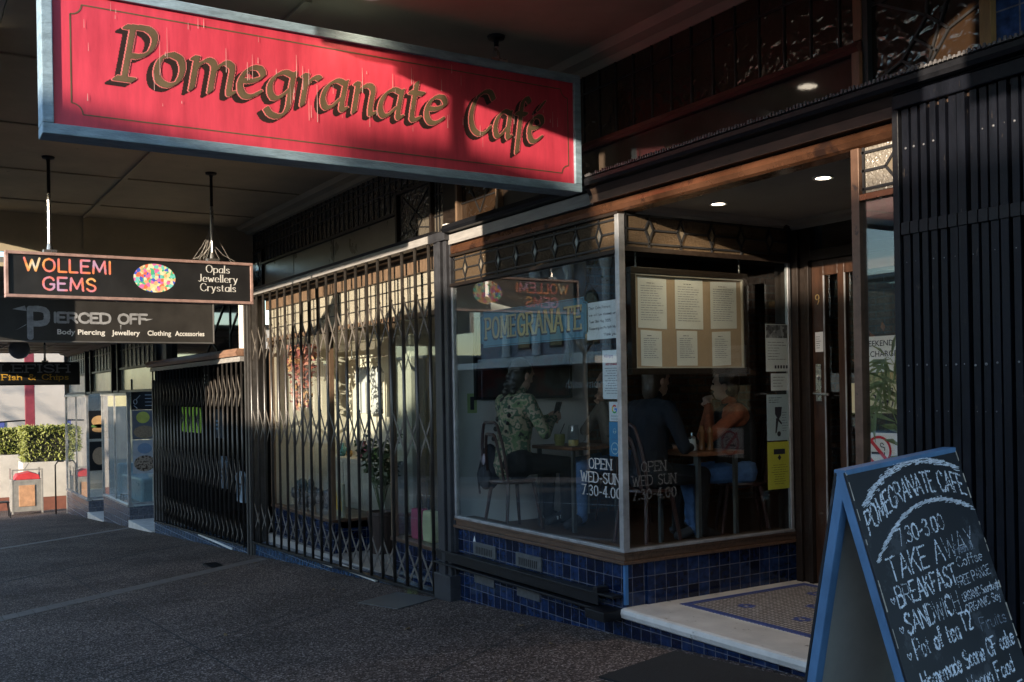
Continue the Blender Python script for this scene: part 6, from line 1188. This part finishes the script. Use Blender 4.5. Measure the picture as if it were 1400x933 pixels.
b = MB(); b.box(-12.9, -10.6, 6.5, 6.54, 2.16, 2.21); b.box(-12.88, -12.84, 6.5, 6.54, -.24, 2.16); b.box(-10.66, -10.62, 6.5, 6.54, -.24, 2.16); gtag(b, 'display_stand', mat('yellow_pole', (.5, .42, .12), .5), 'tall black and yellow display stand deep in the gem shop', 'display stand')
# goods in the piercing shop
t = thing('lime_sign', 'lime green rounded sign with black marks behind the black gate', 'sign', (-18.6, 4.62, 1.02)); b = MB(); P = []
for cx, cz, a0 in ((-17.95, 1.36, 0), (-19.25, 1.36, 90), (-19.25, 1.14, 180), (-17.95, 1.14, 270)): P += [(cx+.12*math.cos(R(a0+15*k)), cz+.12*math.sin(R(a0+15*k))) for k in range(7)]
b.prism(P, 1, 4.60, 4.64); b.build('panel', mat('lime_paint', (.30, .62, .03), .5, var=.1), t); b = MB()
for x, w, a in ((-19.1, .22, .3), (-18.6, .16, -.2), (-18.15, .2, .25)):
    for s_ in (-1, 1): b.bar((x-w*.6, 4.597, 1.25-s_*.09+a*.1), (x+w*.6, 4.597, 1.25+s_*.09), .07, .004, up=(0, 1, 0))
b.build('black_marks', M_ink, t)
for k, (x, z, w, h_, c, l) in enumerate(((-17.9, 1.75, .5, .5, (.03, .03, .035), 'black printed shirt high behind the gate'), (-17.2, .95, .7, .5, (.02, .035, .06), 'black shirt with blue print behind the gate'), (-17.0, .1, .45, .55, (.16, .22, .30), 'pale blue shirt low behind the gate'), (-16.0, -.05, .5, .5, (.30, .40, .50), 'light blue folded shirt low behind the gate'), (-15.2, .6, .5, .9, (.04, .012, .012), 'dark red shirt near the white pier'))):
    tt = thing('hanging_shirt', l, 'shirt', (x, 4.75, z), 'clothes hanging in the piercing shop window'); P = [(x-w*.2, z+h_), (x-w*.5, z+h_*.84), (x-w*.45, z+h_*.66), (x-w*.32, z+h_*.72), (x-w*.34, z), (x+w*.34, z), (x+w*.32, z+h_*.72), (x+w*.45, z+h_*.66), (x+w*.5, z+h_*.84), (x+w*.2, z+h_)]
    b = MB(); b.prism(P, 1, 4.72, 4.78); b.build('cloth', mat('shirt_%d' % k, c, .85, var=.25), tt, .01); b = MB()
    for q in range(3): b.box(x-w*.2, x+w*(.0+.07*q), 4.712, 4.7195, z+h_*(.3+.13*q), z+h_*(.36+.13*q))
    b.build('print', [M_paper, mat('blue_print', (.15, .3, .5), .7), M_ink, M_ink, M_rr][k], tt)

# ------------------------------------------------------------------ fish shop boards and posters (on the return glass of its entries)
t = thing('entry_board', 'black piercing shop board with silver marks above the food posters', 'sign board', (-22.24, 4.52, 1.40)); b = MB(); b.box(-22.262, -22.235, 4.28, 4.80, 1.41, 2.06); b.build('board', M_black, t)
letters('lettering', M_steelp, t, 'PIERCED', (-22.234, 4.42, 1.90), UY, UZ, .32, .07, 'bold', cell=.005, gap=1.4); letters('lettering', M_steelp, t, 'OFF', (-22.234, 4.60, 1.80), UY, UZ, .14, .06, 'bold', cell=.005, gap=1.4)
for k in range(4): b = MB(); b.box(-22.2349, -22.2335, 4.56, 4.76, 1.49+.075*k, 1.505+.075*k); b.build('text_line', M_steelp, t)
b = MB(); b.tube([(-22.233, 4.36+.035*math.cos(a), 1.58+.05*math.sin(a)) for a in np.linspace(0, 6.283, 13)], .008, 5); b.tube([(-22.233, 4.37, 1.62), (-22.233, 4.46, 1.72)], .009, 5); b.tube([(-22.233, 4.33, 1.50), (-22.233, 4.40, 1.44)], .008, 5); b.build('ring_emblem', M_steelp, t)
def poster(label, X, y0, y1, z0, z1, ground, shapes):
    t = thing('food_poster', label, 'poster', (X, (y0+y1)/2, z0), 'food posters of the fish shop'); b = MB(); b.box(X-.006, X, y0, y1, z0, z1); b.build('sheet', ground, t)
    for nm, m, cy, cz, ry, rz in shapes:
        b = MB(); b.add([(X+.0015, y0+(y1-y0)*(cy+ry*math.cos(a)), z0+(z1-z0)*(cz+rz*math.sin(a))) for a in np.linspace(0, 6.283, 24, endpoint=False)], [tuple(range(24))]); b.build(nm, m, t)
M_bun = mat('bun_brown', (.5, .30, .13), .6, var=.2); M_choc = ramp_mat('chocolate', [(.03, .015, .01), (.06, .03, .02), (.45, .36, .28), (.04, .02, .012)], 14, .4)
poster('poster of a round yellow dish with noodles under the black board', -22.236, 4.29, 4.78, .78, 1.40, mat('slate_print', (.12, .13, .16), .5), (('yellow_disc', mat('lemon_print', (.55, .55, .10), .5), .45, .75, .28, .2), ('noodle_dish', mat('noodle_print', (.30, .22, .14), .5, var=.4, vs=30), .5, .25, .45, .22)))
poster('poster of drizzled chocolate squares lowest in the fish shop entry', -22.236, 4.29, 4.78, .05, .76, mat('pale_print', (.42, .45, .50), .5, var=.2), (('chocolate_square', M_choc, .5, .3, .45, .24), ('blue_cup', mat('cup_print', (.2, .3, .45), .5), .5, .75, .3, .16)))
poster('poster of a burger on black in the far fish shop entry', -27.56, 4.26, 4.75, .62, 1.35, M_black, (('bun', M_bun, .5, .62, .38, .2), ('filling', mat('lettuce_print', (.10, .2, .05), .5), .5, .45, .4, .07), ('bun_base', M_bun, .5, .33, .36, .1)))
poster('poster of a wrapped sandwich on black below the burger poster', -27.56, 4.26, 4.75, -.20, .55, M_black, (('wrap', mat('wrap_print', (.36, .26, .17), .5, var=.3, vs=20), .5, .5, .36, .3),))
t = thing('easel_stool', 'pale wooden stool behind the fish shop entry glass', 'stool', (-22.8, 4.9, -.66)); b = MB(); b.box(-23.0, -22.6, 4.75, 5.1, -.06, -.02); b.build('seat', M_white, t)
for x in (-22.97, -22.63):
    for y in (4.78, 5.07): b = MB(); b.tube([(x, y, -.66), (x*.999, y, -.06)], .018, 6); b.build('leg', M_white, t)
t = thing('mirrored_car_sofa', 'pale blue sofa shape standing in for a mirrored car', 'sofa', (-23.9, 4.9, -.66)); M_sofa = mat('mirrored_car_blue', (.26, .42, .50), .3, var=.1)  # sofa shape stands in for the blue car's reflection in this glass
b = MB(); b.box(-25.2, -22.75, 4.55, 5.3, -.65, -.10); b.build('seat', M_sofa, t, .06); b = MB(); b.box(-25.2, -22.75, 5.1, 5.35, -.1, .48); b.build('backrest', M_sofa, t, .06); b = MB(); b.box(-25.25, -25.0, 4.5, 5.36, -.65, .12); b.build('armrest', M_sofa, t, .05)

# ------------------------------------------------------------------ far end of the street
t = thing('white_building', 'white rendered building across the side lane, sunlit and dappled', 'building', (-40, 5, -2.3)); b = MB(); b.box(-46, -40, 1.6, 16, -3.2, 4.4); b.build('wall', mat('render_white', (.42, .39, .36), .8, var=.08, vs=.8), t); b = MB(); b.box(-46.2, -39.85, 1.4, 16.2, 4.4, 4.55); b.build('roof_edge', M_dark, t); b = MB(); b.box(-40.001, -39.96, 2.9, 3.35, -2.6, .9); b.build('door', mat('blue_door', (.06, .08, .28), .5), t); b = MB(); b.box(-40.0005, -39.97, 1.6, 16, -3.2, -1.7); b.build('plinth', mat('red_brown_base', (.16, .06, .045), .7), t)
t = thing('awning_post', 'maroon steel post standing before the white building', 'post', (-38, 3.98, g_(-38))); b = MB(); b.bar((-38, 3.98, g_(-38)), (-38, 3.98, 3.4), .30, .16); b.build('shaft', mat('maroon_paint', (.20, .03, .045), .5), t, .01); b = MB(); b.tube([(-38, 3.9, .95), (-38, 2.75, .90)], .03, 6); b.build('arm', M_iron, t)
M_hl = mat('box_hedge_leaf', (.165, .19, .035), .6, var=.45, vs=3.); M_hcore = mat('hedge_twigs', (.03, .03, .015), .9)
for X, y0, y1, zt, zm, l, dx in ((-35.2, 3.48, 5.6, .78, -.35, 'clipped sunlit box hedge in the nearer white planter', 1.3), (-37.6, 2.92, 4.6, .66, -.2, 'clipped shaded box hedge in the farther planter', 1.2)):
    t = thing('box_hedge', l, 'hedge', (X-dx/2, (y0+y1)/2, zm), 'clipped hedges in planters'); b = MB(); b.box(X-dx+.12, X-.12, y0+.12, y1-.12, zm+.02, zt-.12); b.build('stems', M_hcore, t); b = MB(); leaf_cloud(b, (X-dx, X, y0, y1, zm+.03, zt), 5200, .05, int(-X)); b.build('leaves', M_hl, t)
    p = thing('planter_box', 'white rendered planter with brown base under the '+('sunlit' if X > -36 else 'shaded')+' hedge', 'planter', (X-dx/2, (y0+y1)/2, g_(X)), 'street planters'); b = MB(); b.box(X-dx-.04, X+.04, y0-.03, y1+.03, g_(X)+.42, zm); b.build('box', mat('planter_white', (.52, .49, .44), .75, var=.14, vs=2), p, .01); b = MB(); b.box(X-dx-.06, X+.06, y0-.05, y1+.05, g_(X)-.3, g_(X)+.42); b.build('base_band', mat('planter_brown', (.20, .075, .05), .7, var=.2), p, .01)
X = -33.2; gz = g_(X)
t = thing('litter_bin', 'grey street bin enclosure with tan panel and red top beside the planter', 'litter bin', (X-.35, 3.36, gz)); M_bing = mat('bin_grey', (.32, .31, .29), .5, metal=.3, var=.2)
b = MB(); b.box(X-.75, X, 2.95, 3.80, gz+.06, gz+1.02); b.build('bin_body', M_bing, t, .02); b = MB(); b.box(X+.001, X+.02, 3.14, 3.58, gz+.22, gz+.86); b.build('side_panel', mat('tan_panel', (.50, .28, .16), .6, var=.25, vs=6), t, .008)
b = MB(); b.prism([(3.02, gz+1.021), (3.74, gz+1.021), (3.70, gz+1.16), (3.45, gz+1.25), (3.10, gz+1.18)], 0, X-.70, X-.02); b.build('red_lid', mat('bin_red', (.55, .05, .06), .45), t, .02)
b = MB()
for y in (2.97, 3.78): b.bar((X-.02, y, gz), (X-.02, y, gz+1.34), .05, .05); b.bar((X-.72, y, gz), (X-.72, y, gz+1.34), .05, .05)
b.bar((X-.02, 2.97, gz+1.32), (X-.02, 3.78, gz+1.32), .04, .04); b.bar((X-.02, 3.3, gz+1.34), (X-.02, 3.42, gz+1.52), .03, .03); b.build('bin_frame', M_bing, t, .004)
t = thing('pipe_rail', 'thin black hoop rail at the corner of the fish shop', 'rail', (-31.6, 4.05, g_(-31.6))); b = MB(); b.tube([(-31.6, 3.95, g_(-31.6)), (-31.6, 3.95, -.25), (-31.6, 4.02, -.15), (-31.6, 4.18, -.15)], .022, 8); b.build('tube', M_iron, t, smooth=True)
t = thing('globe_lamp', 'unlit round globe lamp hung from the lowest awning', 'lamp', (-22.6, 2.2, 2.7)); b = MB(); b.ball((-22.6, 2.19, 2.70), .20, 20, 14); b.build('globe', mat('globe_glass', (.34, .34, .36), .3, var=.05), t, smooth=True); b = MB(); b.tube([(-22.6, 2.19, 2.88), (-22.6, 2.19, 2.98)], .02, 8); b.build('stem', M_iron, t)
t = thing('outdoor_chair', 'black metal cafe chair by the kerb near the bin', 'chair', (-31.5, 2.55, g_(-31.5))); o = Vector((-31.5, 2.5, g_(-31.5))); b = MB(); b.box(o.x-.22, o.x+.22, o.y-.22, o.y+.22, o.z+.43, o.z+.46); b.build('seat', M_iron, t, .008); b = MB(); b.tube([o+Vector((.2, -.2, .45)), o+Vector((.22, -.24, .9)), o+Vector((-.22, -.24, .9)), o+Vector((-.2, -.2, .45))], .016, 8); b.build('backrest', M_iron, t)
for sx in (-1, 1):
    for sy in (-1, 1): b = MB(); b.tube([o+Vector((.19*sx, .19*sy, .44)), o+Vector((.24*sx, .24*sy, 0))], .014, 6); b.build('leg', M_iron, t)

# ------------------------------------------------------------------ across the road (seen mirrored in the glass; its roofs shade the street)
def opposite(label, x0, x1, top, m, y=-14.6, windows=3, depth=8, cat_='shop building', base=None, storey2=False):
    t = thing('opposite_shop', label, cat_, ((x0+x1)/2, y, g_((x0+x1)/2)), 'shops across the road'); gz = g_((x0+x1)/2)
    b = MB(); b.box(x0+.01, x1-.01, y-depth, y, gz-1.2, top-.12); b.build('wall', m, t); b = MB(); b.box(x0-.02, x1+.02, y-depth, y+.10, top-.12, top); b.build('parapet', M_greyboard, t)
    w = (x1-x0)/windows
    for k in range(windows):
        a = x0+w*k+.25; b = MB(); b.box(a, a+w-.5, y+.001, y+.05, gz+.55, gz+2.35); f = b.build('window_frame', M_dark, t); b = MB(); b.box(a+.08, a+w-.58, y+.051, y+.056, gz+.63, gz+2.27); b.build('pane', glass('far_glass', tint=(.1, .11, .12), r0=.06), f)
    b = MB(); b.box(x0+.02, x1-.02, y, y+2.2, gz+2.9, gz+3.05); b.build('awning', M_greyboard, t)
    return t
M_o1 = mat('ochre_render', (.14, .11, .08), .8, var=.15, vs=1); M_o2 = mat('grey_render', (.12, .12, .13), .8, var=.15, vs=1); M_o3 = mat('pale_render', (.20, .19, .18), .8, var=.1, vs=1)
opposite('tall ochre rendered shop across the road with plain parapet', 1.9, 13, 6.25, M_o1); opposite('narrow grey shop across the road, slightly lower than the ochre one', -1.2, 1.88, 6.13, M_o2, windows=1); opposite('small pale shop across the road with low parapet', -3.4, -1.22, 5.25, M_o3, windows=1); opposite('wide low grey shop across the road', -8.0, -3.42, 4.85, M_o2, windows=2); opposite('ochre two-storey building across the road near the gap', -12, -8.02, 6.6, M_o1, windows=2); opposite('low pale shop across the road beside the gap', -19, -12.02, 4.7, M_o3, windows=2); opposite('long pale terrace across the road up the hill', 13.05, 40, 7.5, M_o3, windows=7)
opposite('long dark terrace added past the bank to darken the mirrored street', -95, -46.4, 3.6, mat('dim_brick', (.05, .045, .04), .85), windows=9)  # unseen terrace added so the cafe glass mirrors something dark
b = MB(); b.box(1.92, 2.36, -15.6, -14.75, 6.3, 6.66); tag(b.build('shade_stack', M_brick), 'added short brick chimney on the ochre parapet, shading the red sign', 'chimney')  # unseen stack added to shade the lower right of the red sign
t = thing('bank_building', 'pale bank building across the road with arched window and black sign fascia', 'bank', (-38, -18.2, -2.4)); yb = -18.2
b = MB(); b.box(-46, -32.5, yb-10, yb, -4, 8.0); b.build('wall', mat('bank_stone', (.30, .30, .33), .75, var=.12, vs=1), t); b = MB(); b.box(-46.2, -32.3, yb, yb+.5, 7.4, 8.1); b.box(-46, -32.5, yb, yb+.18, 3.1, 3.35); b.build('cornice', M_white, t)
for x in (-43, -40.2, -37.4, -34.6): b = MB(); b.lathe((x, yb+.25, 0), [(.26, 3.36), (.2, 3.6), (.18, 6.9), (.28, 7.2), (.28, 7.4)], 14); b.build('column', M_white, t)
for x in (-41.6, -38.8, -36.0, -33.5):
    b = MB(); P = [(x-.55, 3.7), (x+.55, 3.7), (x+.55, 5.6)]+[(x+.55*math.cos(a), 5.6+.55*math.sin(a)) for a in np.linspace(.2, 2.94, 9)]+[(x-.55, 5.6)]; b.prism(P, 1, yb+.001, yb+.06); f = b.build('window', M_dark, t); b = MB(); b.prism([(x+(u-x)*.86, 4.7+(v-4.7)*.9) for u, v in P], 1, yb+.061, yb+.066); b.build('pane', glass('far_glass'), f)
b = MB(); b.box(-45.9, -32.52, yb+.003, yb+.02, -3.5, 1.25); b.box(-45, -32.6, yb+.02, yb+.5, 1.25, 2.75); b.build('sign_fascia_and_shade', M_black, t); b = MB(); b.box(-45, -32.6, yb+.02, yb+2.4, 2.76, 3.05); b.build('awning', M_white, t)  # black ground-floor sheet below the fascia puts shade into the wall colour
typed('bank_sign', M_paper, t, 'Commonwealth', (-33.0, yb+.501, 1.75), (-1, 0, 0), UZ, .55, bold=.008, width=4.4)
def bare_tree(label, x, y, h, seed, leaves=0):
    t = thing('street_tree', label, 'tree', (x, y, g_(x, -.15)), 'street trees across the road'); rn = random.Random(seed); b = MB(); tips = []
    def br(p, d, L, r, dep):
        q = p+d*L; b.tube([p, p.lerp(q, .5)+Vector((rn.gauss(0, .04), rn.gauss(0, .04), 0))*L, q], [r, r*.85, r*.7], 6 if dep < 2 else 4)
        if dep >= 5: tips.append(q); return
        for k in range(2 if dep else 3):
            nd = (d+Vector((rn.gauss(0, .55), rn.gauss(0, .55), rn.gauss(.12, .3)))).normalized(); br(q, nd, L*rn.uniform(.62, .82), r*.62, dep+1)
    gz = g_(x, -.15); p0 = Vector((x, y, gz-.1)); trunk = MB(); trunk.tube([p0, p0+Vector((.05, 0, h*.32))], [.17, .12], 10); trunk.build('trunk', mat('bark', (.12, .10, .08), .9, var=.3, vs=12), t)
    br(p0+Vector((.05, 0, h*.32)), Vector((0, 0, 1)), h*.2, .10, 0); b.build('crown', mat('twig_bark', (.10, .085, .07), .9), t)
    if leaves:
        lb = MB()
        for q in tips:
            for k in range(leaves): p = q+Vector((rn.gauss(0, .25), rn.gauss(0, .25), rn.gauss(0, .25))); d = Vector((rn.gauss(0, 1), rn.gauss(0, 1), rn.gauss(0, 1))).normalized()*.09; s_ = d.orthogonal().normalized()*.04; lb.quad(p-d, p+s_, p+d, p-s_)
        lb.build('leaves', mat('evergreen_leaf', (.06, .085, .03), .6, var=.3), t)
bare_tree('bare street tree across the road before the bank', -24.0, -13.0, 7.5, 4); bare_tree('leafy street tree in the gap beside the bank', -32.0, -14.8, 9.5, 9, 2); bare_tree('bare young street tree across the road by the low shops', -5.0, -12.6, 5.0, 12)
t = thing('street_pole', 'grey steel street pole at the near kerb', 'pole', (-4.08, -.42, g_(-4.08, -.45))); b = MB(); b.tube([(-4.08, -.42, g_(-4.1)-.1), (-4.08, -.42, 7)], .03, 12); b.build('shaft', M_chrome, t); b = MB(); b.box(-4.36, -3.80, -.46, -.452, 5.4, 5.9); b.build('sign_plate', M_white, t)
def car(label, x, y, m, face=1):
    gz = g_(x, -.15)-.13; t = thing('parked_car', label, 'car', (x, y, gz), 'cars parked along the kerb')
    body = [(-2.05, .35), (-2.1, .62), (-1.95, .82), (-1.2, .92), (-.55, 1.38), (.75, 1.42), (1.45, .98), (2.0, .86), (2.1, .6), (2.05, .32)]
    b = MB(); secs = [(-.84, .90), (-.80, 1.0), (.80, 1.0), (.84, .90)]; n_ = len(body); V = []
    for yy, k in secs: V += [(x+u*face, y+yy, gz+.35+(v-.35)*k) for u, v in body]
    F = [(j*n_+i, j*n_+(i+1) % n_, (j+1)*n_+(i+1) % n_, (j+1)*n_+i) for j in range(3) for i in range(n_)]+[tuple(range(n_))[::-1], tuple(range(3*n_, 4*n_))]
    b.add(V, F); b.build('body', m, t, .03, True)
    for s_ in (-1, 1):
        b = MB(); P = [(-1.02, .93), (-.5, 1.31), (.1, 1.34), (.1, .93)]; P2 = [(.16, .93), (.16, 1.34), (.7, 1.33), (1.25, .95)]
        for Q in (P, P2): b.prism([(x+u*face, gz+v) for u, v in Q], 1, y+s_*.836, y+s_*.848)
        b.build('side_window', glass('car_glass', tint=(.15, .17, .18), r0=.12), t)
        for u in (-1.3, 1.3):
            b = MB(); c = Vector((x+u, y+s_*.80, gz+.32)); b.tube([c-Vector((0, .10, 0)), c+Vector((0, .10, 0))], .32, 20); w = b.build('wheel', mat('tyre', (.02, .02, .02), .8), t, .02); b = MB(); b.tube([c+Vector((0, s_*.101, 0)), c+Vector((0, s_*.108, 0))], .2, 16); b.build('rim', M_chrome, w)
    for s_ in (-1, 1): b = MB(); b.ball((x+2.03*face, y+s_*.6, gz+.66), (.06, .16, .08), 10, 6); b.build('headlight', M_white, t)
    return t
car('pale blue hatchback parked across the road facing downhill', -13.5, -10.4, mat('pale_blue_car', (.30, .42, .52), .25, metal=.3, var=.03, spec=.7), -1); car('silver hatchback parked across the road by the low shops', -5.2, -10.4, mat('silver_car', (.5, .5, .5), .25, metal=.5, var=.03), -1)

def dense_tree(label, x, y, h, seed):
    t = thing('masking_tree', label, 'tree', (x, y, g_(x, -.15)-.2), 'added trees masking the mirrored sky'); gz = g_(x, -.15)-.3; rn = random.Random(seed)
    b = MB(); b.tube([(x, y, gz), (x+.1, y, gz+h*.3), (x, y+.1, gz+h*.55)], [.28, .2, .1], 8); b.build('trunk', mat('bark', (.12, .10, .08)), t); b = MB()
    for c in range(34):
        a = rn.uniform(0, 6.28); rr = rn.uniform(.2, 1)*h*.27; cz = gz+h*rn.uniform(.3, .95); p0 = Vector((x+rr*math.cos(a), y+rr*math.sin(a), cz)); R_ = h*rn.uniform(.07, .12)
        for k in range(70):
            d = Vector((rn.gauss(0, 1), rn.gauss(0, 1), rn.gauss(0, 1))).normalized(); p = p0+d*R_*rn.uniform(.5, 1.05); e_ = Vector((rn.gauss(0, 1), rn.gauss(0, 1), rn.gauss(0, 1))).normalized()*.16; s_ = e_.orthogonal().normalized()*.09; b.quad(p-e_, p+s_, p+e_, p-s_)
    b.build('crown', mat('evergreen_leaf', (.06, .085, .03)), t)
for x, y, h, l in ((-17.5, -25.5, 9.5, 'added evergreen tree masking the sky mirrored in the side window'),): dense_tree(l, x, y, h, int(-x))  # unseen tree added to hide bright sky from the side window's reflection
for i, (x, y) in enumerate(((-6.9, 3.3), (-7.9, 2.2), (-5.6, 3.75), (-9.4, 3.7), (-4.9, 3.0), (-11.2, 2.9), (-6.3, 3.95), (-12.6, 3.9))):
    b = MB(); rn = random.Random(60+i); a = rn.uniform(0, 6.28); c, s_ = math.cos(a), math.sin(a); z = g_(x, y)+.006; P = [(-.035, 0, .004), (-.012, .016, 0), (.018, .013, .006), (.038, 0, .012), (.016, -.014, .004), (-.014, -.013, .007)]
    b.add([(x+u*c-v*s_, y+u*s_+v*c, z+w) for u, v, w in P]+[(x+u*c-v*s_, y+u*s_+v*c, z+w-.002) for u, v, w in P], [(0, 1, 2, 3, 4, 5), (11, 10, 9, 8, 7, 6)]+[(k, 6+k, 6+(k+1) % 6, (k+1) % 6) for k in range(6)])
    tag(b.build('fallen_leaf', mat('dry_leaf', (.16, .10, .045), .8, var=.4)), 'dry brown leaf fallen on the grey footpath', 'leaf', 'fallen leaves on the footpath')
